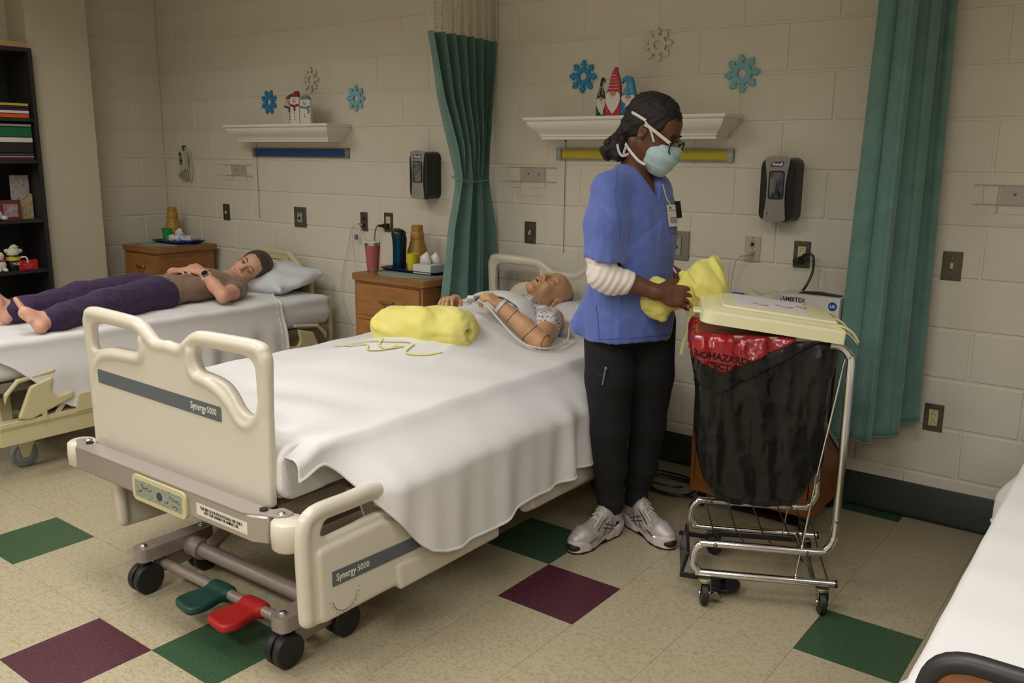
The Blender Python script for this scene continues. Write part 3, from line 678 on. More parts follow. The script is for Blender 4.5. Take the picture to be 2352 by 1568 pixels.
# ================================================================ CURTAINS
cloth=mat('teal_curtain',(102,138,132),.75,noise=(14,.3,.7),c2=(84,122,114),sheen=.3,wave=(90,.25,.0015))
meshm=mat('net_cream',(216,210,190),.8)
trackm=mat('track_white',(210,206,196),.4,metal=.3)
def drape(P0,P1,nf,amp,seed,ph=0):
    rng=random.Random(seed); ks=[rng.uniform(.8,1.2) for _ in range(40)]; of=[rng.uniform(-.5,.5) for _ in range(40)]
    def f(s):
        k=s*nf; i=int(k); return amp*ks[i%40]*math.sin(2*PI*k+of[i%40]*math.sin(2*PI*k)+ph)
    return f
t=T('privacy_curtain','green privacy curtain with a net top, tied in the middle, at the left bay','curtain',(-2.42,-.26,.34),group='green privacy curtains')
with world_coords():
    fa=drape(0,1,7.5,1,5); fb_=drape(0,1,3.2,1,8,1.1)
    zt=2.052; zk=1.352; zb=.36
    def cen(z): return (-2.40,interp(z,[zb,.75,1.1,zk,1.5,1.75,zt,2.76],[-.245,-.225,-.20,-.185,-.20,-.235,-.252,-.252]))
    def half(z): return interp(z,[zb,.75,1.1,1.25,zk,1.5,1.75,zt,2.76],[.235,.215,.175,.135,.112,.135,.205,.262,.262])
    def amp(z): return interp(z,[zb,.75,zk,1.6,zt,2.76],[.05,.045,.030,.036,.030,.026])
    def F(u,v,z0,z1,ea=1.0):
        z=z0+(z1-z0)*v; c=cen(z); h=half(z)*ea
        s=2*u if u<=.5 else 2-2*u           # front pass and back pass
        back=u>.5
        y=c[1]-h+2*h*s; q_=sm(1.15,1.55,z)*.85+.15; x=c[0]+amp(z)*(fa(s)*q_+1.1*fb_(s)*(1-q_))+(.028 if not back else -.018)*math.sin(PI*s)**.5
        y+=.012*math.sin(s*47+z*1.2)*min(1,h/.2)
        return Vector((x,y,z))
    P('cloth_panel',M().grid(lambda u,v:F(u*.999,v,zb,zt),360,90,wrap=True),cloth,t,angle=80)
    P('hem',M().tube([F(i/240*.5,0,zb,zt)+Vector((.003,0,.004)) for i in range(241)],.004,6),cloth,t)
    # net: crossing threads
    net=M(); rows=36
    for r in range(rows+1):
        z=zt+(2.72-zt)*r/rows
        net.tube([F(i/120*.5,r/rows,zt,2.72)+Vector((0,0,.006*((i+r)%2))) for i in range(121)],.0017,4)
    for i in range(0,121):
        net.tube([F((i+.4*(r%2))/121*.5,r/rows,zt,2.72) for r in range(rows+1)],.0019,4)
    P('net_band',net,meshm,t,kind='stuff',smooth=False)
    z=zk; ring=[]
    for k in range(40):
        a=2*PI*k/40; ring.append(Vector((cen(z)[0]+.066*math.cos(a),cen(z)[1]+.121*math.sin(a),z+.006*math.sin(a*2)-.012*math.cos(a)-.03*sm(.2,1,math.sin(a))*0)))
    bc=M()
    for k in range(80):
        a=2*PI*k/80; bc.ell((cen(z)[0]+.068*math.cos(a),cen(z)[1]+.124*math.sin(a),z-.010*math.cos(a)),(.003,.003,.003),6,4)
    bc.tube(ring,.0015,5,closed=True)
    P('bead_chain_tie',bc,mat('bead_chain',(150,160,140),.3,metal=.6),t)
t=T('privacy_curtain','green privacy curtain hanging straight down right of the hamper cart','curtain',(-.30,-.2,.34),group='green privacy curtains')
with world_coords():
    fw2=drape(0,1,4.6,1,11); path=[(-.40,-.16),(-.39,-.25),(-.36,-.34),(-.29,-.36),(-.25,-.30),(-.21,-.22),(-.185,-.13),(-.16,-.05)]
    sp=spline([(a,b,0) for a,b in path],12)
    def G(u,v):
        z=.395+(2.60-.395)*v; s=u*(len(sp)-1); i=min(int(s),len(sp)-2); p=sp[i].lerp(sp[i+1],s-i); tg=(sp[i+1]-sp[i]).normalized(); nn=Vector((tg.y,-tg.x,0))
        cx=Vector((-.27,-.2,0)); g=1.04-.24*v
        q=cx+(p-cx)*g; q+=nn*(.022+.008*(1-v))*fw2(u)+tg*.010*math.sin(u*60+v); q.z=z+.05*sm(.6,1,u)*(1-v); q.x-=.03*(1-v)*(1-u); q.x+=-.035*v*0
        q.y=min(q.y,-.03)
        return q
    P('cloth_panel',M().grid(G,300,60),cloth,t,solid=.002,angle=80)
    P('hem',M().tube([G(i/200,0)+Vector((0,0,.004)) for i in range(201)],.004,6),cloth,t)
# ================================================================ NIGHTSTANDS
oak=mat('oak_honey',(160,110,58),.42,noise=(7,.35,.7),c2=(132,84,40),stretch=(1.5,1.5,9),bump=(60,.08,.001))
oakh=mat('oak_honey_flat',(164,114,62),.42,noise=(7,.35,.7),c2=(136,88,44),stretch=(1.2,9,9),bump=(60,.08,.001))
oakt=mat('oak_top',(150,106,62),.38,noise=(6,.35,.7),c2=(128,86,46),stretch=(1.2,9,9))
brass=mat('pull_brass',(150,136,104),.3,metal=.9)
def nightstand(x0,x1,y0,y1,zt,label,ndr=3,mats=None):
    mo,mh,mt=mats or (oak,oakh,oakt)
    t=T('nightstand',label,'nightstand',((x0+x1)/2,(y0+y1)/2,0),group='oak hospital nightstands')
    w_=x1-x0; d=y1-y0; cx=0
    ov=.012; zb=.075
    P('top',M().prism(poly_round([(-w_/2,-d/2),(w_/2,-d/2),(w_/2,d/2),(-w_/2,d/2)],[.03,.03,.004,.004]),.034,(Vector((0,0,zt-.034)),Vector((1,0,0)),Vector((0,1,0)),Vector((0,0,1)))),mt,t,bevel=.008,seg=3,angle=30)
    fw_=w_/2-ov-.006; fd=d/2-ov-.004
    m=M(); th=.018
    for s in (-1,1): m.box((s*(fw_-th/2),0,(zt-.034+zb)/2),(th,2*fd,zt-.034-zb))
    m.box((0,fd-th/2,(zt-.034+zb)/2),(2*fw_-2*th,th,zt-.034-zb)).box((0,0,zb+.02),(2*fw_-2*th,2*fd-2*th,.04))
    P('carcass',m,mo,t,bevel=.001,smooth=False)
    # face frame
    zs=[zb+.05,zb+.05+(zt-.05-zb-.05)*.44,zb+.05+(zt-.05-zb-.05)*.72,zt-.05] if ndr==3 else [zb+.05,zb+.40,zt-.05]
    m=M().box((0,-fd+.009,zb+.025),(2*fw_-.036,.018,.05)).box((0,-fd+.009,zt-.042),(2*fw_-.036,.018,.016))
    for z in zs[1:-1]: m.box((0,-fd+.009,z),(2*fw_-.036,.018,.024))
    P('face_frame',m,mh,t,bevel=.001,smooth=False)
    for i in range(len(zs)-1):
        a,b=zs[i]+(.014 if i else .002),zs[i+1]-(.014 if i<len(zs)-2 else .002); zc=(a+b)/2
        dr=P('drawer',M().box((0,-fd+.004,zc),(2*fw_-.044,.016,b-a)),mh,t,bevel=.0015,smooth=False)
        hh=P('handle',M().tube(spline([(-.047,-fd-.006,zc+.002),(-.040,-fd-.022,zc+.002),(-.015,-fd-.024,zc-.003),(.015,-fd-.024,zc-.003),(.040,-fd-.022,zc+.002),(.047,-fd-.006,zc+.002)],5),.0048,8,flat=(1,1.3)).ell((-.047,-fd-.006,zc+.002),(.009,.003,.007),10,6).ell((.047,-fd-.006,zc+.002),(.009,.003,.007),10,6),brass,dr)
    for sx in (-1,1):
        for sy in (-1,1):
            c=P('caster',M().cyl((sx*(fw_-.04)-.012,sy*(fd-.04),.028),(sx*(fw_-.04)+.012,sy*(fd-.04),.028),.028,n=20).box((sx*(fw_-.04),sy*(fd-.04),.062),(.03,.03,.03)),blackp,t,bevel=.002)
    return t
nightstand(-5.30,-4.845,-.505,-.045,.84,'oak nightstand in the far left corner with a green cup on its tray')
nightstand(-2.985,-2.445,-.505,-.045,.84,'oak nightstand with a pink tumbler and teal flask, left of the tied curtain')
oak3=(mat('oak_orange',(150,92,36),.4,noise=(7,.35,.7),c2=(124,72,26),stretch=(1.5,1.5,9)),mat('oak_orange_flat',(150,92,36),.4,noise=(7,.35,.7),c2=(124,72,26),stretch=(1.2,9,9)),mat('laminate_top',(190,170,120),.4,noise=(7,.35,.7),c2=(176,152,100)))
nightstand(-.965,-.405,-.48,-.045,.835,'orange oak nightstand on casters behind the hamper cart',2,oak3)
ZT=.84
# placemats and trays
def mat_round(x,y,rx,ry,label):
    m=M(); rings=[]
    o=P('placemat',M().lathe([(0,0),(1,0),(1,.004),(.96,.005),(0,.005)],(0,0,0),48),mat('placemat_grey',(150,160,148),.9,bump=(240,.6,.003),noise=(160,.4,.6),c2=(132,144,132)),loc=(x,y,ZT)); o.scale=(rx,ry,1)
    return tag(o,label,'placemat','round woven placemats')
def tray(x,y,w_,d,label,rz=0):
    m=M(); rings=[]
    for k,(g,z) in enumerate(((0,.002),(0,0),(-.001,0),(.022,.018),(.026,.018),(.024,.0165),(.003,.004))):
        q=rrect(w_-.05+2*g,d-.05+2*g,.03,(0,0),5); rings.append([Vector((a,b,z)) for a,b in q])
    rings=rings[1:]
    o=P('tray',M().loft(rings),mat('tray_navy',(18,26,74),.35),loc=(x,y,ZT+.0055),rot=(0,0,rz),angle=50)
    return tag(o,label,'tray','navy plastic trays')
mat_round(-5.10,-.255,.185,.19,'round grey placemat on the left nightstand')
mat_round(-2.70,-.275,.225,.205,'round grey placemat on the nightstand left of the tied curtain')
tray(-5.07,-.20,.34,.235,'navy plastic tray with a green cup on the left nightstand')
tray(-2.715,-.22,.42,.27,'navy plastic tray with a yellow cup on the right-hand nightstand')
ZR=ZT+.0105
def lathe_thing(name,parts,label,cat,loc,group=None):
    t=T(name,label,cat,loc,group=group)
    for nm,prof,ma in parts: P(nm,M().lathe(prof,(0,0,0),32),ma,t,angle=35)
    return t
jugm=mat('jug_mustard',(176,134,58),.42,noise=(8,.3,.7),c2=(164,120,46))
def jug(x,y,label):
    return lathe_thing('water_jug',[('body',[(0,.0),(.052,0),(.060,.008),(.062,.05),(.058,.085),(.048,.12),(.040,.145),(.037,.16),(0,.16)],jugm),('tumbler_lid',[(0,.158),(.040,.158),(.0405,.164),(.038,.18),(.036,.195),(.0335,.198),(.0325,.232),(.030,.234),(0,.234)],jugm)],label,'jug',(x,y,ZR),'mustard water jugs')
jug(-5.24,-.13,'mustard plastic water jug on the left nightstand')
jug(-2.842,-.12,'mustard plastic water jug behind the yellow cup')
def cup(x,y,col,nm,label,r0=.026,r1=.037,h=.10):
    return tag(P('cup',M().lathe([(0,0),(r0,0),(r0+.001,.004),(r1,h),(r1+.0015,h+.001),(r1-.001,h+.002),(r0-.001,.006),(0,.006)],(0,0,0),28),mat('cup_'+nm,col,.35),loc=(x,y,ZR),angle=50),label,'cup','plastic drinking cups')
cup(-5.135,-.245,(22,140,62),'green','green plastic cup on the navy tray of the left nightstand',.026,.036,.092)
cup(-2.738,-.275,(214,198,40),'yellow','yellow plastic cup beside the white tissue box',.024,.033,.092)
st=mat('steel_band',(190,182,172),.2,metal=1)
lathe_thing('insulated_tumbler',[('base_band',[(0,0),(.029,0),(.0305,.003),(.0315,.02),(0,.02)],st),('body',[(0,.019),(.0322,.019),(.0425,.145),(0,.145)],mat('tumbler_pink',(168,88,92),.45,noise=(40,.3,.7),c2=(158,80,84))),('rim_band',[(0,.144),(.0415,.144),(.0428,.162),(0,.162)],st),('lid',[(0,.161),(.0435,.161),(.044,.165),(.038,.168),(0,.168)],mat('clear_lid',(210,205,205),.08,spec=.8))],'pink insulated tumbler with steel bands on the nightstand corner','tumbler',(-2.915,-.40,ZT))
t=T('travel_flask','teal metal flask with a black handle and lid on the navy tray','flask',(-2.885,-.225,ZR))
teal=mat('flask_teal',(10,78,104),.3,metal=.75)
P('body',M().lathe([(0,0),(.036,0),(.037,.004),(.0355,.05),(.0345,.11),(.037,.15),(.040,.176),(0,.176)],(0,0,0),32),teal,t,angle=50)
P('lid',M().lathe([(0,.174),(.0415,.174),(.0415,.19),(.038,.202),(.026,.212),(.012,.216),(0,.216)],(0,0,0),32),blackp,t,angle=50)
P('handle_grip',M().tube(spline([(.028,.0,.185),(.043,.0,.17),(.041,.0,.12),(.038,.0,.07),(.037,.0,.02)],6),.011,10,flat=(1.6,.6)),blackp,t)
P('lid_tab',M().box((-.012,0,.214),(.036,.022,.010)),blackp,t,bevel=.003)
# tissue boxes
t=T('tissue_box','white cardboard tissue box with a tissue pulled up on the navy tray','tissue box',(-2.603,-.29,ZR),.02)
card=mat('card_white',(206,202,200),.6)
P('carton',M().box((0,0,.024),(.125,.115,.048)),card,t,bevel=.0015,smooth=False)
tis=mat('tissue_white',(226,222,218),.85)
def tissue(par,cx,cy,z,s,rz,seed):
    rng=random.Random(seed)
    def f(u,v):
        a=(u-.5)*2; w_=s*(.35+.9*v); x=a*w_*.6; zz=z+s*v*(1-.35*a*a)+ .1*s*math.sin(3*a+seed)
        y=s*.22*math.sin(a*4+seed)*(.4+v)
        return Vector((cx+x*math.cos(rz)-y*math.sin(rz),cy+x*math.sin(rz)+y*math.cos(rz),zz))
    return P('tissue',M().grid(f,14,8),tis,par,solid=.0008,angle=60)
def leaf(par,pts,name='tissue'):
    m=M(); c=sum((Vector(p) for p in pts),Vector())/len(pts); c+=Vector((.004,-.008,.004)); n=len(pts)
    m.add([Vector(p) for p in pts]+[c],[(i,(i+1)%n,n) for i in range(n)])
    return P(name,m,tis,par,solid=.001,angle=20,sub=0)
leaf(t,[(-.045,-.02,.048),(-.052,-.01,.085),(-.012,.0,.115),(.0,.0,.10),(.022,-.005,.05)])
leaf(t,[(.005,.015,.048),(.002,.012,.085),(.035,.02,.115),(.055,.03,.075),(.06,.03,.05)])
t=T('wipes_pack','soft white and blue tissue pack on the tray of the left nightstand','tissue pack',(-5.035,-.19,ZR),.45)
s=SDF((-.12,-.08,-.01),(.12,.08,.075),.004)
s.box((0,0,.022),(.185,.10,.044),r=.018,k=0); s.ell((-.03,-.02,.03),(.06,.05,.028),k=.02); s.warp(lambda X,Y,Z:.003*np.sin(X*90+Y*40)+.002*np.sin(Y*120+Z*80))
s.plane((0,0,0),(0,0,-1))
PS('pack',s,mat('pack_print',(208,206,210),.4,noise=(42,.52,.6),c2=(120,124,168)),t,1)
P('blue_base',M().prism(rrect(.20,.112,.03),.018,(Vector((.005,0,0)),Vector((1,0,0)),Vector((0,1,0)),Vector((0,0,1)))),mat('pack_blue',(26,58,150),.35),t,bevel=.006)
leaf(t,[(-.05,-.005,.045),(-.052,-.01,.072),(-.025,0,.098),(-.008,.0,.095),(.0,.005,.07),(.03,.005,.05)])
# items on the third nightstand
t=T('glove_box','white glove box lettered AMBITEX behind the hamper lid','glove box',(-.535,-.295,.835),-.06)
P('carton',M().box((0,0,.055),(.250,.12,.110)),card,t,bevel=.0015,smooth=False)
blk=mat('ink_black',(26,26,30),.5)
text('AMBITEX',.024,blk,t,(-.060,-.0605,.088),(1,0,0),(0,0,1),bold=.0003)
P('print_bar',M().box((-.113,-.0603,.09),(.002,.001,.024)),blk,t,smooth=False)
P('size_badge',M().cyl((.098,-.0600,.078),(.098,-.0612,.078),.017,n=28),mat('badge_blue',(28,72,140),.4),t,angle=30)
text('LG',.016,mat('ink_white',(230,230,235),.5),t,(.098,-.0618,.078),(1,0,0),(0,0,1),bold=.0004)
P('glove_cuff',M().prism([(-.06,0),(.10,0),(.11,.003),(.02,.010),(-.05,.006)],.04,(Vector((0,.02,.110)),Vector((1,0,0)),Vector((0,0,1)),Vector((0,-1,0)))),mat('glove_black',(26,26,30),.5),t,bevel=.001)
t=T('supply_bag','clear plastic bag of cream supplies on the nightstand behind the hamper lid','plastic bag',(-.765,-.30,.835))
s=SDF((-.14,-.08,-.01),(.14,.08,.12),.004)
s.ell((0,0,.045),(.12,.06,.055),k=0); s.ell((.05,0,.06),(.06,.05,.04),k=.02); s.warp(lambda X,Y,Z:.005*np.sin(X*70+Z*60)+.004*np.sin(Y*90+X*50)); s.plane((0,0,0),(0,0,-1))
PS('contents',s,mat('bag_cream',(206,200,160),.5,noise=(14,.4,.7),c2=(196,198,196)),t,1)
t2=P('label_card',M().box((-.06,-.064,.082),(.055,.004,.028),rotz(-.1)),mat('label_blue',(44,92,170),.4),t,smooth=False)
text('G',.016,mat('ink_navy',(24,34,90),.5),t,(-.07,-.0675,.076),(1,-.1,0),(0,0,1))
P('fold_film',M().grid(lambda u,v:Vector((-.06+.16*u,-.03+.01*math.sin(9*u),.085+.022*v*math.sin(PI*u))),10,4),mat('film',(176,186,186),.2),t,solid=.001)
# ================================================================ BEDS
def sdpoly(s,poly,ax,c,ht,r=.01,k=0,op='+'):
    """extruded 2d polygon: ax=(i,j) in-plane axes, extrusion axis is the third, centred at c"""
    kx=3-ax[0]-ax[1]; P_=np.array(poly,float); m=r+k+3*s.h
    lo=[0,0,0];hi=[0,0,0]
    for a,i in enumerate(ax): lo[i]=P_[:,a].min()-m; hi[i]=P_[:,a].max()+m
    lo[kx]=c-ht-m; hi[kx]=c+ht+m
    sl,X,Y,Z=s.sub(lo,hi); G=[X,Y,Z]; A=G[ax[0]].ravel()[:,None]; B=G[ax[1]].ravel()[None,:]
    d=np.full((A.shape[0],B.shape[1]),1e9); ins=np.zeros_like(d,bool)
    n=len(P_)
    for i in range(n):
        x0,y0=P_[i]; x1,y1=P_[(i+1)%n]; ex,ey=x1-x0,y1-y0; L=max(ex*ex+ey*ey,1e-12)
        t=np.clip(((A-x0)*ex+(B-y0)*ey)/L,0,1); d=np.minimum(d,(A-x0-ex*t)**2+(B-y0-ey*t)**2)
        c1=(y0>B)!=(y1>B)
        with np.errstate(divide='ignore',invalid='ignore'): xi=(x1-x0)*(B-y0)/(y1-y0 if y1!=y0 else 1e-9)+x0
        ins^=c1&(A<xi)
    d=np.sqrt(d)*np.where(ins,-1,1)
    sh=[1,1,1]; sh[ax[0]]=d.shape[0]; sh[ax[1]]=d.shape[1]
    dd=(d if ax[0]<ax[1] else d.T).reshape(sh)
    q1=dd+r; q2=np.abs(G[kx]-c)-ht+r
    D=np.minimum(np.maximum(q1,q2),0)+np.sqrt(np.maximum(q1,0)**2+np.maximum(q2,0)**2)-r
    s.comb(sl,D,k,op); return s
cream=mat('bed_plastic',(204,196,180),.34,bump=(260,.06,.0006),coat=.15)
creamy=mat('bed_plastic_yellow',(196,186,146),.42,bump=(200,.05,.0006))
taupe=mat('bed_frame_taupe',(156,143,135),.38,metal=.3,noise=(60,.3,.7),c2=(146,133,125))
taupes=mat('bed_bar_taupe',(178,168,163),.34,metal=.5,noise=(200,.3,.7),c2=(168,158,153))
grey_s=mat('stripe_grey',(84,92,98),.45)
sheet=mat('sheet_white',(216,213,212),.85,sheen=.2,wave=(75,.10,.001),bump=(22,.25,.004))
cover=mat('mattress_cover',(222,219,216),.8,wave=(70,.3,.001))
sheetk=mat('sheet_plain',(212,210,213),.75,bump=(14,.3,.006))
rubber=mat('caster_rubber',(26,26,28),.5)
ink=mat('label_ink',(48,46,44),.6)
labm=mat('label_cream',(216,210,196),.5)
CX=-1.81
t=T('hospital_bed','cream hospital bed with grey striped footboard and side rail, holding the mannequin','hospital bed',(CX,-1.25,0),group='hospital beds')
with world_coords():
    def footboard(name,y,flip):
        s=SDF((CX-.52,y-.06,.44),(CX+.52,y+.06,1.0),.0048)
        R_=[(0,.905),(.07,.906),(.10,.925),(.135,.950),(.187,.962),(.42,.970),(.465,.958),(.478,.92),(.476,.70),(.470,.50),(.40,.462),(.2,.452)]
        L_=[(-a,b) for a,b in reversed(R_[1:])]
        R2=R_[1:]
        poly=[(CX+a,b) for a,b in [(0,.905)]+R2+[(0,.448)]+L_]
        sdpoly(s,poly,(0,2),y,.0155,.012)
        for sg in (1,-1):
            rim=spline([(sg*a+CX,y,b) for a,b in ((.0,.895),(.065,.893),(.105,.915),(.145,.938),(.20,.946),(.42,.950),(.452,.935),(.461,.90),(.459,.78))],4)
            s.rod(rim,list(np.interp(np.linspace(0,1,len(rim)),[0,.2,.5,.85,1],[.019,.021,.023,.022,.016])),.006)
            q=((.128,.90),(.124,.855),(.145,.828),(.20,.820),(.265,.800),(.31,.768),(.345,.730),(.385,.722),(.425,.752),(.437,.79)) if (sg>0)==(flip>0) else ((.128,.90),(.126,.862),(.15,.838),(.22,.832),(.32,.826),(.385,.805),(.425,.762),(.446,.70),(.450,.64))
            rd=spline([(sg*a+CX,y-flip*.004,b) for a,b in q],4)
            s.rod(rd,list(np.interp(np.linspace(0,1,len(rd)),[0,.5,1],[.021,.0215,.014])),.006)
        for sg in (1,-1):
            q=((.150,.915),(.185,.924),(.39,.925),(.428,.91),(.434,.80),(.427,.765),(.385,.750),(.352,.765),(.325,.800),(.29,.828),(.235,.842),(.165,.846),(.148,.87)) if (sg>0)==(flip>0) else ((.150,.915),(.185,.924),(.39,.925),(.430,.91),(.434,.85),(.425,.825),(.38,.838),(.32,.851),(.235,.854),(.165,.858),(.148,.88))
            hole=[(CX+sg*a,b) for a,b in q]
            if sg<0: hole=hole[::-1]
            sdpoly(s,poly_round(hole,.02,3),(0,2),y,.06,0,.008,'-')
        return PS(name,s,cream,t,1)
    fb=footboard('footboard',-2.33,1)
    hbd=footboard('headboard',-.16,-1)
    # stripe with lettering
    P('stripe',M().prism(poly_round([(CX-.405,.722),(CX+.268,.712),(CX+.268,.757),(CX-.405,.767)],.006),.0016,(Vector((0,-2.3455,0)),Vector((1,0,0)),Vector((0,0,1)),Vector((0,-1,0)))),grey_s,fb,smooth=False)
    P('stripe_edge',M().box((CX-.068,-2.3455,.7150),(.676,.002,.002),Matrix.Rotation(.0148,3,'Y')),cream,fb,smooth=False)
    text('Synergy',.031,labm,fb,(CX+.158,-2.3472,.738),(1,0,-.015),(0,0,1),bold=.0003,sx=.80)
    text('5000',.027,labm,fb,(CX+.224,-2.3472,.737),(1,0,-.015),(0,0,1),bold=.0001,sx=.86)
    # end bar with bumpers
    P('end_bar',M().prism([(-2.285,-2.405),(-2.255,-2.425),(-1.32,-2.425),(-1.275,-2.405),(-1.275,-2.37),(-2.285,-2.37)],.078,(Vector((0,0,.432)),Vector((1,0,0)),Vector((0,1,0)),Vector((0,0,1)))),taupes,t,bevel=.005)
    P('bar_cap',M().prism(poly_round([(-2.31,-2.395),(-2.22,-2.43),(-1.35,-2.43),(-1.25,-2.39),(-1.235,-2.365),(-1.235,-2.345),(-1.29,-2.34),(-1.30,-2.37),(-2.25,-2.37),(-2.31,-2.37)],.012),.005,(Vector((0,0,.510)),Vector((1,0,0)),Vector((0,1,0)),Vector((0,0,1)))),taupes,t,bevel=.0015)
    for x in (-2.305,-1.225):
        P('bumper',M().lathe([(0,.425),(.040,.425),(.047,.432),(.049,.47),(.047,.503),(.040,.509),(0,.509)],(x,-2.375,0),28),cream,t,angle=50)
    for x in (-2.27,-1.255): P('bolt',M().ell((x,-2.372,.5165),(.010,.010,.006),12,6).cyl((x,-2.372,.514),(x,-2.372,.517),.014,n=14),chrome,t)
    for x in (-2.235,-1.315): P('socket',M().lathe([(.006,.514),(.012,.514),(.012,.520),(.007,.520)],(x,-2.385,0),16),darkh,t)
    pn=P('control_panel',M().prism(rrect(.282,.084,.022,(-1.755,.462)),.010,(Vector((0,-2.425,0)),Vector((1,0,0)),Vector((0,0,1)),Vector((0,-1,0)))),creamy,t,bevel=.003)
    P('display',M().prism(rrect(.246,.054,.005,(-1.755,.463)),.002,(Vector((0,-2.4345,0)),Vector((1,0,0)),Vector((0,0,1)),Vector((0,-1,0)))),mat('display_green',(142,148,134),.3,noise=(160,.56,.62),c2=(50,58,54)),pn,smooth=False)
    P('dial',M().cyl((-1.745,-2.436,.463),(-1.745,-2.4385,.463),.013,n=24),mat('dial_purple',(52,44,66),.4),pn,angle=30)
    pm=M()
    for q in ([(-1.865,.452),(-1.85,.452),(-1.85,.458),(-1.838,.458)],[(-1.84,.478),(-1.83,.470),(-1.81,.472),(-1.80,.466),(-1.785,.472)],[(-1.72,.452),(-1.705,.452),(-1.70,.458)],[(-1.69,.478),(-1.67,.468),(-1.655,.470),(-1.64,.462)],[(-1.68,.446),(-1.665,.452),(-1.65,.444)]):
        pm.tube([(a,-2.4372,b) for a,b in q],.0012,4)
    P('diagram',pm,ink,pn,smooth=False)
    P('sticker',M().box((-1.455,-2.4256,.468),(.235,.001,.036)),labm,t,smooth=False)
    text('THIS BED IS FOR EDUCATIONAL USE ONLY.\nNOT FOR HUMAN OR ANIMAL USE.',.0125,ink,t,(-1.455,-2.4264,.468),(1,0,0),(0,0,1),sx=.80,bold=.0001)
    # deck frame
    P('deck_frame',M().box((-1.405,-1.28,.452),(.045,2.02,.05)),taupe,t,bevel=.003)
    P('deck_frame',M().box((-2.215,-1.28,.452),(.045,2.02,.05)),taupe,t,bevel=.003)
    for y in (-2.26,-1.7,-1.1,-.4): P('cross_beam',M().box((CX,y,.452),(.765,.045,.045)),taupe,t,bevel=.003)
    P('end_cap',M().box((-1.405,-2.296,.452),(.047,.02,.052)),blackp,t,bevel=.002)
    for i in range(9): P('deck_slat',M().box((CX,-2.1+.22*i,.486),(.78,.09,.012)),taupe,t,bevel=.002)
    for k,(x,y) in enumerate(((-1.55,-2.18),(-1.62,-2.05),(-1.5,-1.9))): P('wire_bundle',M().tube(spline([(x,y,.44),(x+.05,y+.06,.425),(x+.12,y+.02,.43),(x+.16,y+.08,.44)],6),.004,6),mat('wire_dull',(150,146,130),.4),t)
    P('head_bar',M().box((CX,-.09,.455),(.9,.05,.09)),taupe,t,bevel=.005)
    for y in (-.115,): 
        for x in (-2.19,-1.43): P('board_post',M().cyl((x,-.13,.42),(x,-.16,.56),.014),taupe,t)
    # base frame, legs
    for y0,sg in ((-2.20,1),(-.42,-1)):
        for x in (-2.075,-1.345):
            P('caster_beam',M().prism(poly_round([(x-.035,y0-.145),(x+.035,y0-.145),(x+.03,y0+.145),(x-.03,y0+.145)],.03),.045,(Vector((0,0,.118)),Vector((1,0,0)),Vector((0,1,0)),Vector((0,0,1)))),taupe,t,bevel=.006)
            P('beam_plate',M().prism(poly_round([(y0-.06,.05),(y0+.10,.06),(y0+.10,.13),(y0-.08,.13),(y0-.08,.07)],.015),.016,(Vector((x+(-.008 if x<CX else -.008),0,0)),Vector((0,1,0)),Vector((0,0,1)),Vector((1,0,0)))),taupe,t,bevel=.002)
            for dy in (-.115,.11):
                cs=P('caster',M().cyl((x-.030,y0+dy,.052),(x-.006,y0+dy,.052),.052,n=28).cyl((x+.006,y0+dy,.052),(x+.030,y0+dy,.052),.052,n=28).cyl((x-.008,y0+dy,.06),(x+.008,y0+dy,.06),.04,n=20),rubber,t,bevel=.005)
                P('stem',M().cyl((x,y0+dy,.09),(x,y0+dy,.12),.018),blackp,cs)
                P('bolt',M().ell((x,y0+dy,.165),(.013,.013,.009),12,8),chrome,t)
        P('cross_tube',M().cyl((-2.07,y0+.05,.118),(-1.35,y0+.05,.118),.026,n=20),taupe,t)
        P('tube_collar',M().cyl((-2.07,y0+.05,.118),(-1.98,y0+.05,.118),.036,n=20),taupe,t)
        P('pedal_rod',M().cyl((-2.06,y0-.055,.088),(-1.34,y0-.055,.088),.017,n=16),taupe,t)
    for x in (-1.97,-1.43):
        P('lift_arm',M().tube([(x,-2.13,.125),(x,-1.62,.43)],.030,4,flat=(.7,1)),taupe,t,bevel=.003,angle=30)
        P('lift_arm',M().tube([(x,-.40,.125),(x,-1.02,.43)],.030,4,flat=(.7,1)),taupe,t,bevel=.003,angle=30)
    P('spine',M().box((CX,-1.3,.30),(.12,1.2,.06)),taupe,t,bevel=.004)
    def pedal(x,col,nm,lab):
        sc=SDF((x-.09,-2.43,.03),(x+.09,-2.20,.17),.004)
        sdpoly(sc,poly_round([(x-.055,-2.39),(x+.045,-2.405),(x+.062,-2.36),(x+.040,-2.235),(x-.040,-2.235),(x-.062,-2.35)],.03,4),(0,1),.085,.014,.008)
        sc.warp(lambda X,Y,Z:(Z*0+.0)); sc.cone((x-.035,-2.25,.085),(x+.035,-2.25,.085),.026,k=.02)
        o=PS('pedal',sc,mat('pedal_'+nm,col,.5,bump=(90,.2,.001)),t,1,label=lab)
    pedal(-1.735,(24,66,56),'green','dark green foot pedal'); pedal(-1.565,(168,26,24),'red','red foot pedal')
    # side rails (both lowered on the near side)
    def siderail(sgn,x,lab=None):
        s=SDF((x-.05,-2.42,.17),(x+.05,-1.50,.57),.0055)
        out=poly_round([(-2.39,.205),(-2.395,.50),(-2.35,.548),(-2.10,.548),(-1.88,.46),(-1.66,.36),(-1.545,.29),(-1.54,.20),(-2.0,.195)],.03,4)
        sdpoly(s,out,(1,2),x,.014,.010)
        rz=poly_round([(-2.34,.207),(-2.345,.425),(-2.10,.432),(-1.95,.39),(-1.78,.31),(-1.56,.265),(-1.56,.207)],.02,4)
        sdpoly(s,rz,(1,2),x+sgn*.012,.014,.009,.008)
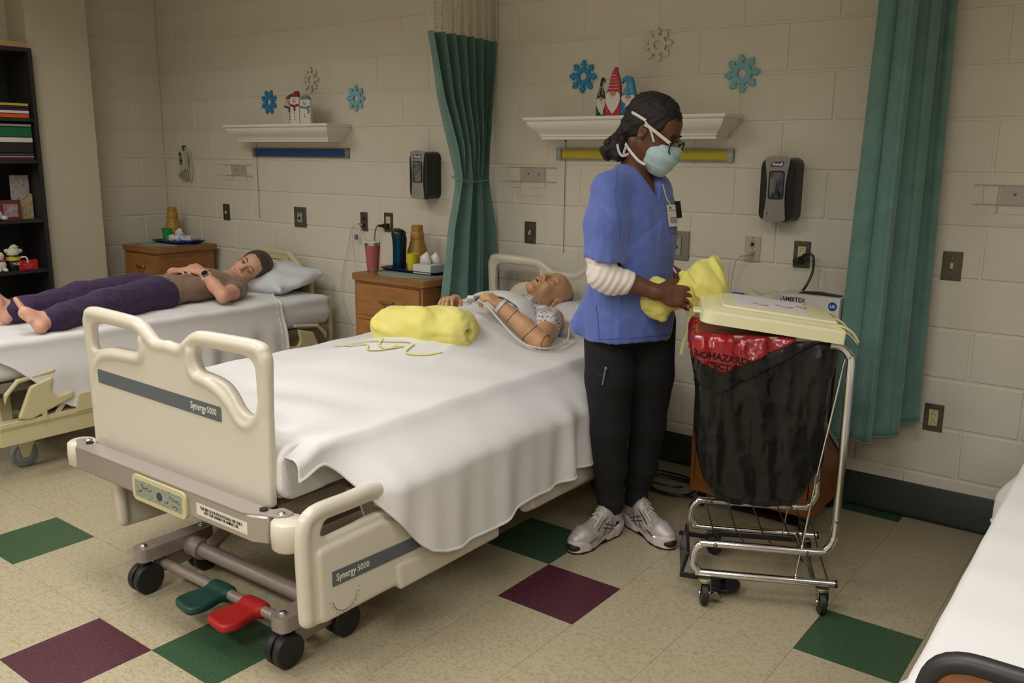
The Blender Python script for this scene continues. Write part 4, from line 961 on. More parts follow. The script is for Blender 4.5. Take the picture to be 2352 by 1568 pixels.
        s.rod(spline([(x,-2.372,.23),(x,-2.375,.36),(x,-2.374,.48),(x,-2.34,.525),(x,-2.22,.527),(x,-2.10,.522),(x,-1.90,.445),(x,-1.70,.355)],4),[.022]*29,.006)
        sdpoly(s,poly_round([(-2.325,.462),(-2.305,.500),(-2.10,.498),(-1.98,.44),(-2.09,.455),(-2.30,.445)],.012,3),(1,2),x,.05,0,.008,'-')
        sdpoly(s,poly_round([(-1.83,.36),(-1.80,.385),(-1.72,.345),(-1.74,.335)],.01,3),(1,2),x,.05,0,.008,'-')
        sdpoly(s,poly_round([(-2.04,.19),(-2.05,.275),(-1.80,.26),(-1.555,.24),(-1.55,.19)],.01,3),(1,2),x+sgn*.020,.012,.006,.004)
        return PS('side_rail',s,cream,t,1)
    rl=siderail(1,-1.17)
    P('stripe',M().prism(poly_round([(-2.30,.306),(-1.85,.292),(-1.85,.333),(-2.30,.350)],.003),.0016,(Vector((-1.1437,0,0)),Vector((0,1,0)),Vector((0,0,1)),Vector((1,0,0)))),grey_s,rl,smooth=False)
    text('Synergy',.029,labm,rl,(-1.1418,-2.250,.3265),(0,1,-.03),(0,0,1),bold=.0004,sx=.80)
    text('5000',.026,labm,rl,(-1.1418,-2.185,.3245),(0,1,-.03),(0,0,1),sx=.90)
    am=M().tube([(-1.1432,-2.255+.045*math.cos(a),.265+.045*math.sin(a)) for a in [PI+PI*k/12+.15 for k in range(12)]],.0011,4)
    for k in range(13):
        a=PI+PI*k/12+.1; am.ell((-1.1432,-2.255+.053*math.cos(a),.265+.053*math.sin(a)),(.0008,.0018,.0018),6,4)
    P('angle_scale',am,mat('ink_brown',(110,96,84),.6),rl,smooth=False)
    lr=siderail(-1,-2.40); lr.location=(0,.17,-.095)
    for x,sg in ((-1.17,1),(-2.44,-1)):
        s=SDF((x-.04,-1.42,.17),(x+.04,-.30,.56),.007)
        sdpoly(s,poly_round([(-1.395,.21),(-1.39,.33),(-1.15,.53),(-.55,.53),(-.36,.35),(-.36,.23),(-.9,.20)],.04,4),(1,2),x,.014,.010)
        sdpoly(s,poly_round([(-1.36,.215),(-1.30,.35),(-.45,.36),(-.40,.22)],.03,4),(1,2),x+sg*.012,.014,.009,.006)
        PS('side_rail',s,cream,t,1)
    for y in (-2.0,-.95):
        for x,xx in ((-1.405,-1.17),(-2.215,-2.44)):
            P('rail_bracket',M().box(((x+xx)/2,y,.44),(abs(x-xx),.05,.03)).prism([(y-.05,.36),(y+.06,.36),(y+.06,.47),(y-.09,.47)],.006,(Vector(((x*.4+xx*.6),0,0)),Vector((0,1,0)),Vector((0,0,1)),Vector((1,0,0)))).cyl((x*.4+xx*.6+.01,y,.42),(x*.4+xx*.6-.01,y,.42),.012),cream,t,bevel=.002)
    # mattress
    s=SDF((CX-.50,-2.36,.47),(CX+.50,-.12,.72),.011)
    s.box((-1.785,-1.25,.592),(1.01,2.14,.160),r=.05,k=0)
    s.warp(lambda X,Y,Z:.004*np.sin(Y*9+X*4)*np.clip((.60-Z)*12,0,1))
    PS('mattress',s,cover,t,1)
def blanket(name,xl,xr,y0,y1,top,DL,DR,bL,bR,nT=90,nS=46,nV=260,ma=None,solid=.004,head=None,rc=.028,foot=None):
    """cloth lying on a mattress: rounded edges, hanging sides with folds"""
    m=M(); nu=nS+nT+nS
    def pt(i,v):
        y=y0+(y1-y0)*v
        if i<nS: side=-1; tt=1-i/nS
        elif i>=nS+nT: side=1; tt=(i-nS-nT+1)/nS
        else: side=0; tt=(i-nS)/(nT-1)
        if side==0:
            x=xl+rc+(xr-xl-2*rc)*tt; yy=y+(head(x,v) if head else 0); return Vector((x,yy,top(x,yy)))
        e=xr-rc if side>0 else xl+rc; yy=y+(head(e,v) if head else 0); zt=top(e,yy)
        D=(DR if side>0 else DL)(yy); arc=rc*PI/2; L=tt*(D+arc) 
        if L<arc: a=L/rc; x=e+side*rc*math.sin(a); z=zt-rc*(1-math.cos(a))
        else: x=e+side*rc; z=zt-rc-(L-arc)
        drop=max(0,zt-z); x+=side*(bR if side>0 else bL)(yy,drop)
        return Vector((x,yy,z))
    vs=[pt(i,j/(nV-1)) for j in range(nV) for i in range(nu)]
    fs=[(j*nu+i,j*nu+i+1,(j+1)*nu+i+1,(j+1)*nu+i) for j in range(nV-1) for i in range(nu-1)]
    m.add(vs,fs); o=P(name,m,ma or sheet,None,solid=solid,angle=180); return o,pt,nu
def hem(o,pt,idx,js,nV,name='hem',r=.0055,side=None):
    pts=[pt(i,j/(nV-1)) for i,j in (js if js else [(idx,k) for k in range(0,nV,2)])]
    with world_coords(): P(name,M().tube(pts,r,6),o.data.materials[0],o)
rn=random.Random(2)
W_=[(rn.uniform(4,22),rn.uniform(0,6),rn.uniform(-1,1)) for _ in range(7)]
def wav(y): return sum(c*math.sin(a*y+b) for a,b,c in W_)/3
def body1(x,y):
    A=interp(y,[-2.3,-2.0,-1.7,-1.48,-1.3,-1.11,-.96,-.76,-.62,-.4],[0,.004,.018,.050,.085,.140,.160,.150,.125,.07])
    cx=interp(y,[-2.3,-1.3,-.6],[-1.90,-1.84,-1.82]); w_=interp(y,[-2.3,-1.3,-.76,-.5],[.30,.25,.22,.2])
    g=math.exp(-((x-cx)/w_)**2*1.0)
    z=.677+A*g+.0025*math.sin(11*x+6*y)+.002*math.sin(25*y-9*x)
    z+=.010*math.exp(-((x+1.62+.25*(y+1.3))/.025)**2)*sm(-1.5,-1.2,y)*sm(-.7,-.9,y)
    z-=.03*sm(-2.22,-2.31,y)
    return z
def DR1(y): return interp(y,[-2.31,-2.21,-2.18,-2.14,-2.08,-2.02,-1.97,-1.93,-1.87,-1.78,-1.62,-1.41,-1.02,-.6],[.03,.035,.06,.12,.195,.265,.325,.36,.385,.395,.40,.365,.34,.34])
def bR1(y,d):
    rail=sm(-2.12,-1.98,y)*(1-sm(-1.62,-1.45,y))
    o=sm(.0,.17,d)*(.150*sm(-2.26,-2.02,y))
    f=.016*math.sin(26*y+1.5*math.sin(5*y))+.010*math.sin(49*y+2)
    o+=f*sm(.05,.35,d)*(.35+.9*sm(-1.5,-1.0,y))
    o+=.012*wav(y)*sm(.05,.3,d)
    return max(o,.002)
def hd1(x,v):
    e=sm(.90,1,v); return e*(.08*sm(-1.55,-1.33,x)+.03*math.sin(9*x)-.05*sm(-1.95,-2.2,x))
bl1,pt1,nu1=blanket('blanket',-2.30,-1.262,-2.305,-.63,body1,lambda y:.16,DR1,lambda y,d:.010*math.sin(14*y)*sm(0,.1,d)+.004,bR1,head=hd1)
tag(bl1,'white woven blanket over the mannequin on the cream bed, hanging down the near side','blanket','white hospital blankets')
hem(bl1,pt1,nu1-1,None,260); hem(bl1,pt1,0,[(i,259) for i in range(0,nu1,2)],260)
# sheet turned down over the chest and pillow
t=T('pillow','white pillow under the mannequin head','pillow',(-1.70,-.35,.668),group='white bed pillows')
with world_coords():
    def pillow(c,d,rx,rz,par,ma,seed=0):
        s=SDF((c[0]-d[0]*.62-.05,c[1]-d[1]*.7-.05,c[2]-d[2]-.08),(c[0]+d[0]*.62+.05,c[1]+d[1]*.7+.05,c[2]+d[2]+.1),.008)
        Rm=Matrix.Rotation(rz,3,'Z')@Matrix.Rotation(rx,3,'X')
        s.ell(c,(d[0]*.52,d[1]*.52,d[2]*.5),Rm,k=0); s.ell(c,(d[0]*.30,d[1]*.46,d[2]*.55),Rm,k=.03)
        for a in (-1,1):
            for b in (-1,1):
                q=Vector(c)+Rm@Vector((a*d[0]*.47,b*d[1]*.44,0)); s.cone(tuple(c),tuple(q),.035,.016,k=.09)
        s.warp(lambda X,Y,Z:.004*np.sin(X*26+Y*14+seed)+.003*np.sin(Y*45-X*20+seed))
        return PS('case',s,ma,par,2)
    pillow((-1.71,-.33,.712),(.62,.42,.12),.16,0,t,sheetk)
# ---------------------------------------------------------------- left bed
t=T('hospital_bed','older yellowed cream hospital bed that the reclining woman lies on','hospital bed',(-3.99,-1.2,0),group='hospital beds')
with world_coords():
    XB=-3.99
    s=SDF((XB-.48,-2.32,.42),(XB+.50,-.12,.67),.011)
    s.box((XB,-1.22,.535),(.92,2.12,.175),r=.045,k=0)
    s.warp(lambda X,Y,Z:.005*np.sin(Z*70+Y*2)*np.clip((Y+.6)*4,0,1)*np.clip((X+3.62)*20,0,1)); PS('mattress',s,sheetk,t,1)
    s=SDF((-4.50,-.17,.40),(-3.70,-.06,.90),.006)
    pol=[(-4.46,.42),(-4.46,.70),(-4.27,.862),(-3.965,.858),(-3.755,.695),(-3.755,.42)]
    sdpoly(s,poly_round(pol,.03,3),(0,2),-.115,.012,.006)
    s.chain([(-4.445,-.115,.45),(-4.445,-.115,.695),(-4.262,-.115,.845),(-3.972,-.115,.842),(-3.77,-.115,.69),(-3.77,-.115,.45)],[.018]*6,.006)
    hb2=PS('headboard',s,creamy,t,1)
    P('groove',M().tube([(-4.22,-.129,.79),(-4.16,-.129,.80),(-4.04,-.129,.80)],.002,5).tube([(-3.965,-.129,.815),(-3.955,-.129,.76)],.002,5),mat('groove_brown',(110,104,76),.6),hb2)
    for x in (-3.52,-4.46):
        P('side_beam',M().prism([(x-.02,.165),(x+.02,.165),(x+.02,.235),(x+.035,.255),(x+.035,.275),(x-.02,.275)],1.95,(Vector((0,-2.15,0)),Vector((1,0,0)),Vector((0,0,1)),Vector((0,1,0)))),creamy,t,bevel=.002)
        P('deck_rail',M().box((x-.02*(1 if x>-4 else -1),-1.22,.425),(.03,2.05,.04)),mat('deck_grey',(120,116,100),.5),t,bevel=.002)
    for y in (-2.1,-1.2,-.35): P('cross_beam',M().box((XB,y,.40),(.90,.05,.04)),mat('deck_dark',(60,58,50),.5),t,bevel=.002)
    for y in (-2.05,-.35):
        P('lift_post',M().box((XB+.32,y,.30),(.04,.05,.22)),creamy,t,bevel=.002); P('lift_post',M().box((XB-.32,y,.30),(.04,.05,.22)),creamy,t,bevel=.002)
    P('motor_box',M().box((XB+.22,-1.95,.33),(.22,.26,.10)),mat('deck_grey',(120,116,100),.5),t,bevel=.004)
    P('head_post',M().box((-3.60,-.13,.42),(.04,.03,.36)),creamy,t,bevel=.002); P('head_post',M().box((-4.40,-.13,.42),(.04,.03,.36)),creamy,t,bevel=.002)
    def rail2(ya,yb,dirn):
        s=SDF((-3.54,min(ya,yb)-.06,.24),(-3.44,max(ya,yb)+.06,.50),.005)
        f=lambda a:ya+(yb-ya)*a
        sdpoly(s,poly_round([(f(-.03),.285),(f(.13),.425),(f(.40),.455),(f(.36),.385),(f(.42),.355),(f(.62),.37),(f(.62),.335),(f(.1),.27)],.014,4),(1,2),-3.49,.012,.008)
        s.chain([(-3.50,f(-.22),.31),(-3.50,f(-.12),.40),(-3.50,f(.02),.455),(-3.50,f(.42),.475)],[.011]*4,.006)
        return PS('side_rail',s,creamy,t,1)
    rail2(-2.06,-1.66,1)
    rail2(-.30,-.72,1)
    P('rail_link',M().box((-3.485,-1.955,.305),(.012,.022,.10)),creamy,t,bevel=.002); P('rail_link',M().box((-3.50,-1.86,.31),(.010,.022,.15),Matrix.Rotation(-.7,3,'X')),creamy,t,bevel=.002)
    P('rail_panel',M().prism(poly_round([(-1.81,.26),(-1.79,.345),(-1.55,.35),(-1.50,.31),(-1.56,.275)],.015),.02,(Vector((-3.50,0,0)),Vector((0,1,0)),Vector((0,0,1)),Vector((1,0,0)))),creamy,t,bevel=.003)
    for x in (-3.66,-4.32):
        for y in (-1.99,-.42):
            c=P('caster',M().cyl((x-.014,y,.062),(x+.014,y,.062),.062,n=32),mat('caster_grey',(108,112,114),.45),t,bevel=.006)
            P('hub',M().cyl((x-.017,y,.062),(x+.017,y,.062),.040,n=24),mat('hub_grey',(128,132,130),.4),c,bevel=.003)
            P('fork',M().prism([(y-.012,.05),(y+.014,.05),(y+.05,.13),(y+.05,.17),(y-.05,.17),(y-.03,.12)],.004,(Vector((x+.018,0,0)),Vector((0,1,0)),Vector((0,0,1)),Vector((1,0,0)))).prism([(y-.012,.05),(y+.014,.05),(y+.05,.13),(y+.05,.17),(y-.05,.17),(y-.03,.12)],.004,(Vector((x-.022,0,0)),Vector((0,1,0)),Vector((0,0,1)),Vector((1,0,0)))),creamy,c)
def top2(x,y): return .634+.0025*math.sin(13*x+7*y)+.002*math.sin(27*y-9*x)
def DR2(y): return interp(y,[-2.28,-2.12,-2.06,-1.96,-1.88,-1.82,-1.72,-1.5,-1.08,-.7,-.48,-.40],[.03,.05,.09,.18,.27,.315,.335,.32,.315,.305,.30,.20])
def bR2(y,d):
    f=.012*math.sin(21*y+1.2*math.sin(7*y))+.007*math.sin(47*y+1)
    return max(.002,sm(.02,.2,d)*.035+f*sm(.08,.3,d)*(.3+.9*sm(-1.4,-1.0,y)))
bl2,pt2,nu2=blanket('blanket',-4.475,-3.525,-2.29,-.42,top2,lambda y:.2,DR2,lambda y,d:.004,bR2,nT=70,nS=36,nV=220,head=lambda x,v:sm(.9,1,v)*(-.10*sm(-3.9,-3.52,x)+.05*math.sin(6*x)))
tag(bl2,'white woven blanket under the reclining woman, draped over the side of the left bed','blanket','white hospital blankets')
hem(bl2,pt2,nu2-1,None,220); hem(bl2,pt2,0,[(i,219) for i in range(0,nu2,2)],220,r=.007)
t=T('pillow','white pillow under the head of the reclining woman','pillow',(-3.95,-.28,.63),group='white bed pillows')
with world_coords(): pillow((-3.96,-.27,.70),(.60,.38,.15),.22,0,t,mat('pillow_blue_white',(208,212,216),.75,bump=(60,.2,.001)),2)
# ---------------------------------------------------------------- right bed
t=T('hospital_bed','wood panelled hospital bed cut off at the lower right corner','hospital bed',(.80,-1.3,0),group='hospital beds')
woodl=mat('wood_laminate',(150,98,62),.35,noise=(5,.35,.7),c2=(116,70,42),stretch=(1.5,9,14))
with world_coords():
    XC=.80
    s=SDF((XC-.5,-2.40,.46),(XC+.5,-.12,.71),.012); s.box((XC,-1.27,.58),(.90,2.15,.17),r=.045,k=0); PS('mattress',s,cover,t,1)
    for nm,y,zt in (('footboard',-2.485,.766),('headboard',-.14,.95)):
        pol=poly_round([(XC-.425,.30),(XC-.425,zt),(XC+.425,zt),(XC+.425,.30)],[.02,.07,.07,.02],8)
        pb=P(nm,M().prism(pol,.022,(Vector((0,y+.011,0)),Vector((1,0,0)),Vector((0,0,1)),Vector((0,-1,0)))),woodl,t,bevel=.001,smooth=False)
        P('edge_band',M().tube([(a,y,b) for a,b in pol],.0175,10,closed=True,flat=(1,.9)),mat('edge_black',(38,36,36),.45),pb)
    for x in (XC-.41,XC+.41): P('deck_frame',M().box((x,-1.3,.44),(.05,2.25,.06)),taupe,t,bevel=.003)
    for x in (XC-.36,XC+.36):
        for y in (-2.3,-.35):
            P('leg',M().box((x,y,.27),(.05,.06,.34)),taupe,t,bevel=.003); P('caster',M().cyl((x-.015,y,.055),(x+.015,y,.055),.055,n=28).box((x,y,.105),(.05,.05,.02)),rubber,t,bevel=.003)
def bL3(y,d): return max(.002,sm(.02,.2,d)*.02+.012*math.sin(13*y+2)*sm(.03,.25,d)+.05*math.exp(-((y+.95)/.05)**2)*sm(.06,.2,d)+.07*math.exp(-((y+2.37)/.05)**2)*sm(.03,.12,d))
bl3,pt3,nu3=blanket('blanket',.335,1.265,-2.44,-.45,lambda x,y:.684+.002*math.sin(16*x+3*y)+.0015*math.sin(31*y)-.02*sm(-2.40,-2.46,y),lambda y:interp(y,[-2.44,-2.3,-.9,-.5],[.13,.20,.24,.22]),lambda y:.2,bL3,lambda y,d:.004,nT=70,nS=30,nV=220)
tag(bl3,'white woven blanket on the wood panelled bed at the lower right','blanket','white hospital blankets')
hem(bl3,pt3,0,None,220); hem(bl3,pt3,0,[(i,219) for i in range(0,nu3,2)],220)
# ================================================================ PEOPLE
def frame(O,F,U):
    F=Vector(F).normalized(); U=Vector(U); U=(U-F*U.dot(F)).normalized(); L=U.cross(F)
    m=Matrix.Identity(4)
    for i,v in enumerate((F,L,U)):
        for j in range(3): m[j][i]=v[j]
    m.translation=Vector(O); return m
def tp(Mx,p): return tuple(Mx@Vector(p))
def head_sdf(s,Mx,sc=1.0,ears=True,male=False,nose=1.0,k=.012,sock=True):
    R=Mx.to_3x3(); e=lambda c,r,k=k,op='+':s.ell(tp(Mx,[v*sc for v in c]),[v*sc for v in r],R,k,op)
    c=lambda a,b,ra,rb,k=k,op='+':s.cone(tp(Mx,[v*sc for v in a]),tp(Mx,[v*sc for v in b]),ra*sc,rb*sc,k,op)
    e((-.014,0,.035),(.094,.074,.084)); e((.030,0,-.020),(.058,.058,.082),.03); e((.048,0,.045),(.040,.056,.042),.02)
    for y in (1,-1):
        c((.0,y*.048,-.045),(.062,y*.014,-.098),.020,.016,.02); e((.060,y*.034,-.036),(.024,.020,.024),.02)
    e((.068,0,-.096),(.022,.024,.018),.015); e((.075,0,-.064),(.018,.028,.022),.015)
    c((.080,-.034,.022),(.080,.034,.022),.0095,.0095,.012)
    if sock:
        for y in (1,-1): e((.096,y*.031,.003),(.015,.017,.011),.012,'-')
        for y in (1,-1): e((.0760,y*.031,.001),(.0135,.0155,.0125),.003)
    c((.090,0,.010),(.1085*nose,0,-.028),.0075,.0110,.007); 
    for y in (1,-1): e((.096,y*.0115,-.033),(.010,.0075,.0075),.004)
    if sock:
        for y in (1,-1): e((.103,y*.0065,-.0415),(.0045,.0035,.004),.002,'-')
    e((.091,0,-.0595),(.010,.022,.0065),.004); e((.089,0,-.0705),(.010,.019,.007),.004)
    if ears:
        for y in (1,-1):
            e((-.006,y*.076,-.002),(.017,.007,.030),.006); e((-.004,y*.081,.000),(.009,.006,.018),.003,'-'); e((-.008,y*.079,-.024),(.009,.006,.009),.004)
def eyes(par,Mx,sc,iris,closed=False,look=(0,0),brow=None,lip=None,lid=None):
    R=Mx.to_3x3(); 
    def place(m,name,ma,lab=None):
        m.v=[tuple(Mx@(Vector(v)*sc)) for v in m.v]; return P(name,m,ma,par,label=lab)
    for y in (.031,-.031):
        if not closed:
            ey=place(M().ell((.0795,y,.001),(.0115,.0125,.0068),16,10),'eye',mat('eye_white',(206,198,190),.2))
            m=M().ell((.0880+0,y+look[0],.001+look[1]),(.0036,.0050,.0050),14,8); place(m,'iris',iris)
            m=M().ell((.0906,y+look[0],.001+look[1]),(.0014,.0024,.0024),10,6); place(m,'pupil',mat('pupil',(12,10,10),.2))
            m=M().tube(spline([(.0835,y-.0145,.001),(.0905,y-.006,.0062),(.0915,y+.002,.0070),(.0905,y+.007,.0058),(.0835,y+.0145,.001)],4),[.0009]+[.0016]*15+[.0009],6); place(m,'eyelid',lid or mat('lash',(40,26,22),.6))
            m=M().tube(spline([(.084,y-.0135,-.001),(.090,y-.003,-.0052),(.0895,y+.006,-.0048),(.084,y+.0135,-.001)],4),.0009,6); place(m,'lower_lid',lid or mat('lash',(40,26,22),.6))
        else:
            m=M().tube(spline([(.084,y-.0135,-.002),(.0905,y-.003,-.0065),(.0905,y+.005,-.006),(.084,y+.0135,-.001)],4),.0010,6); place(m,'closed_lid',lid or mat('crease',(110,70,46),.6))
        if brow: m=M().tube(spline([(.091,y*.42,.021),(.093,y,.0275),(.086,y*1.55,.022)],5),[.0020]*4+[.0026]*4+[.0014]*3,6,flat=(1,1.3)); place(m,'eyebrow',brow)
    if lip:
        m=M().ell((.0955,0,-.0600),(.0065,.0215,.0042),16,8); place(m,'upper_lip',lip); m=M().ell((.0945,0,-.0688),(.0065,.0185,.0050),16,8); place(m,'lower_lip',lip)
        m=M().tube(spline([(.089,-.0225,-.0640),(.1005,-.006,-.0640),(.1005,.006,-.0640),(.089,.0225,-.0640)],4),.0008,5); place(m,'mouth_line',mat('mouth_dark',(74,34,30),.5))
def hand_sdf(s,W,X,Y,Z,sc=1.0,curl=(.3,.4,.3),thumb=.0,fing=None,k=.007):
    """W wrist, X finger direction, Y thumb side, Z back of the hand"""
    W,X,Y,Z=map(Vector,(W,X,Y,Z)); X.normalize(); Y=(Y-X*Y.dot(X)).normalized(); Z=(Z-X*Z.dot(X)-Y*Z.dot(Y)).normalized()
    R=Matrix((X,Y,Z)).transposed(); p=lambda a,b,c:tuple(W+(X*a+Y*b+Z*c)*sc)
    s.ell(p(.052,-.002,0),(.046*sc,.040*sc,.0145*sc),R,k*1.5)
    s.cone(p(-.01,0,0),p(.03,0,0),.026*sc,.022*sc,.012)
    L_=(.068,.077,.072,.056); tips=[]
    for j in range(4):
        b=.030-.0195*j; bx=.086-.0035*abs(j-1)**1.5
        s.cone(p(.03,b*.6,.002),p(bx,b,.002),.013*sc,.0105*sc,k)
        cu=(fing[j] if fing else curl); a=0; q=[bx,b,.001]; r=.0096
        for t,frac in enumerate((.45,.31,.24)):
            a+=cu[t]; l=L_[j]*frac; n=[q[0]+l*math.cos(a),q[1]-(.0016*(j-1.5)),q[2]-l*math.sin(a)]
            r2=r-.0010; s.cone(p(*q),p(*n),r*sc,r2*sc,.0022 if t else .003); q=n; r=r2
        tips.append((Vector(p(*q)),(X*math.cos(a)-Z*math.sin(a)),(X*math.sin(a)+Z*math.cos(a))))
    s.cone(p(.012,.018,-.004),p(.042,.046,-.010-thumb*.5),.016*sc,.0125*sc,.01); s.cone(p(.042,.046,-.010-thumb*.5),p(.068,.057,-.016-thumb),.0118*sc,.0100*sc,.004); s.cone(p(.068,.057,-.016-thumb),p(.090,.058,-.022-thumb*1.4),.0098*sc,.0082*sc,.003)
    return tips
def nails(par,tips,ma,sc=1.0):
    for q,x,z in tips:
        y=x.cross(z); m=M(); R=Matrix((x,y,z)).transposed()
        m.ell(q+z*.0060*sc+x*.001,(.0062*sc,.0050*sc,.0016*sc),10,6,R); P('nail',m,ma,par)
skd=mat('skin_dark',(108,68,48),.45,noise=(9,.35,.7),c2=(90,54,38),sss=.03,bump=(260,.12,.0006))
skl=mat('skin_light',(214,166,140),.5,noise=(12,.35,.7),c2=(204,146,122),sss=.05,bump=(260,.1,.0005))
# ---------------------------------------------------------------- the nurse
TH_=.642168; NO=Vector((-1.0,-.98,0))
nurse=T('person','person in blue scrub top, black pants and mask, standing holding a yellow gown','person',NO,TH_)
N=nurse
phi=math.radians(38); fT=Vector((math.sin(phi),-math.cos(phi),0)); sT=Vector((math.cos(phi),math.sin(phi),0))   # forward, her left
RT=Matrix((sT,-fT,Vector((0,0,1)))).transposed()
ph2=math.radians(35); fH=Vector((math.sin(ph2),-math.cos(ph2),0)); sH=Vector((math.cos(ph2),math.sin(ph2),0)); RH=Matrix((sH,-fH,Vector((0,0,1)))).transposed()
ph3=math.radians(60); pt_=math.radians(25)
HF=Vector((math.sin(ph3)*math.cos(pt_),-math.cos(ph3)*math.cos(pt_),-math.sin(pt_)))
HM=frame((.068,-.015,1.558),HF,(0,0,1))
B=SDF((-.28,-.32,.0),(.36,.30,1.72),.0052)
B.ell((.03,.02,1.25),(.15,.095,.17),RT,0); B.ell((.03,.03,1.07),(.13,.09,.16),RT,.04); B.ell((.03,.05,.90),(.16,.11,.12),RH,.04)
RS=Vector((-.088,-.095,1.352)); LS=Vector((.105,.125,1.352))
B.cone((.012,.025,1.39),tuple(RS),.05,.05,.03); B.cone((.012,.025,1.39),tuple(LS),.05,.05,.03)
B.cone((.010,.028,1.37),tp(HM,(-.028,0,-.055)),.056,.052,.02)
REl=Vector((-.108,-.160,1.068)); RWr=Vector((.085,-.172,1.012))
B.chain([tuple(RS),(-.105,-.14,1.20),tuple(REl)],[.050,.044,.038],.015)
B.chain([tuple(REl),(-.02,-.165,1.045),tuple(RWr)],[.040,.038,.0265],.012)
LEl=(.115,.13,1.075); LWr=(.215,.0,1.030)
B.chain([tuple(LS),LEl],[.048,.038],.015); B.chain([LEl,LWr],[.037,.026],.01)
for a in (((-.055,.03,.86),(-.045,.02,.48),(-.022,.072,.10)),((.105,.08,.86),(.115,.10,.48),(.092,.152,.10))):
    B.chain(a,[.085,.055,.030],.02)
head_sdf(B,HM,1.0)
xr=(RWr-Vector((-.02,-.165,1.045))).normalized()
tipsR=hand_sdf(B,RWr,(.96,.05,-.16),(.10,.30,.95),(.05,-.97,.30),1.02,fing=[(.12,.22,.18),(.35,.45,.30),(.55,.60,.35),(.45,.35,.20)],thumb=.015)
tipsL=hand_sdf(B,LWr,(.25,-.88,-.35),(-.3,.1,.9),(.93,.30,.1),.98,curl=(.45,.5,.3),thumb=.01)
PS('body',B,skd,N,1); nails(N,tipsR,mat('nail_dark',(120,78,60),.3),1.0)
# hair
HR=SDF((-.18,-.16,1.40),(.24,.16,1.74),.0048); Rh=HM.to_3x3()
HR.ell(tp(HM,(-.018,0,.042)),(.104,.084,.092),Rh,0)
HR.ell(tp(HM,(.125,0,-.052)),(.115,.14,.108),Rh,.012,'-')
HR.ell(tp(HM,(.01,-.105,-.030)),(.045,.045,.058),Rh,.010,'-'); HR.ell(tp(HM,(.01,.105,-.030)),(.045,.045,.058),Rh,.010,'-')
HR.ell(tp(HM,(-.075,0,-.02)),(.040,.058,.055),Rh,.03)
HR.warp(lambda X,Y,Z:.0022*np.sin(150*X+40*Y+60*np.sin(Z*20))+.0015*np.sin(90*Y-120*Z))
hairm=mat('hair_black',(20,13,12),.6,noise=(60,.3,.7),c2=(32,21,18),stretch=(1,6,6),bump=(90,.5,.003))
PS('hair',HR,hairm,N,1)
BN=SDF((-.20,-.14,1.40),(.06,.12,1.64),.0045)
bc=Vector((-.055,.012,1.505))
rng=random.Random(4)
BN.ell(tuple(bc),(.042,.040,.044),None,0); BN.cone(tuple(bc),tp(HM,(-.085,0,-.01)),.030,.034,.02)
for i in range(26):
    a=rng.uniform(0,2*PI); b=rng.uniform(-1.1,1.1); d=Vector((math.cos(a)*math.cos(b),math.sin(a)*math.cos(b),math.sin(b)))
    if d.x>.55: continue
    BN.ell(tuple(bc+Vector((d.x*.046,d.y*.040,d.z*.046))),(.015,.014,.013),None,.005)
BN.warp(lambda X,Y,Z:.0016*np.sin(260*X+90*Y)*np.sin(200*Z))
PS('hair_bun',BN,hairm,N,1)
# eyes behind the glasses, brows
irisd=mat('iris_dark',(50,30,22),.25)
eyes(N,HM,1.0,irisd,look=(0,-.003),brow=mat('brow_black',(26,18,16),.7),lid=mat('lid_dark',(46,26,20),.5))
def onsurf(o,pts):
    "snap points to the nearest point of a mesh"
    from mathutils.bvhtree import BVHTree
    b=BVHTree.FromPolygons([v.co for v in o.data.vertices],[p.vertices[:] for p in o.data.polygons]); out=[]
    for p in pts:
        q,nn,_,_=b.find_nearest(Vector(p)); out.append((q,nn))
    return out
def hp(x,y,z): return tuple(HM@Vector((x,y,z)))
# mask
MK=SDF((-.05,-.18,1.36),(.24,.12,1.60),.0040)
MK.ell(tp(HM,(.062,0,-.058)),(.062,.066,.064),Rh,0); MK.ell(tp(HM,(.090,0,-.035)),(.034,.040,.040),Rh,.03); MK.ell(tp(HM,(.080,0,-.095)),(.035,.042,.034),Rh,.02)
MK.plane(tp(HM,(.08,0,-.012)),tuple(Rh@Vector((-.22,0,1)))); MK.plane(tp(HM,(.024,0,-.05)),tuple(Rh@Vector((-1,0,.28))),.006)
upv=Rh@Vector((0,0,1)); ho=HM.translation
def pleat(X,Y,Z):
    u=(X-ho.x)*upv.x+(Y-ho.y)*upv.y+(Z-ho.z)*upv.z
    return .0022*np.abs(np.sin((u+.06)*95))-.001+.0012*np.sin(X*120+Z*70)
MK.warp(pleat)
mk_o=PS('face_mask',MK,mat('mask_blue',(172,200,208),.7,noise=(20,.35,.7),c2=(186,208,212)),N,1)
for z0,cv in ((-.040,.010),(-.064,.012),(-.088,.010)):
    pts=onsurf(mk_o,[hp(.03+.11*(1-abs(k/6)**2),-.072*k/6,z0+cv*abs(k/6)) for k in range(-6,7)])
    P('mask_pleat',M().tube([a+b*.0004 for a,b in pts],.0013,5,flat=(1,.6)),mat('mask_pleat',(150,180,192),.75),N)
pts=onsurf(mk_o,[hp(.03+.10*(1-abs(k/6)**2),-.070*k/6,-.012) for k in range(-6,7)]); P('mask_binding',M().tube([a+b*.0003 for a,b in pts],.0022,5,flat=(1,.6)),mat('mask_white',(206,214,216),.75),N)
strap=mat('mask_strap',(214,212,206),.7)
def hp(x,y,z): return tuple(HM@Vector((x,y,z)))
def ribbon(pts,w=.0035,ma=strap,name='mask_strap',par=None,n=6):
    return P(name,M().tube(spline([Vector(p) for p in pts],n),w,6,flat=(.35,1.2)),ma,par or N)
ribbon([hp(.045,-.068,-.018),hp(.020,-.077,.012),hp(-.008,-.086,.032)])
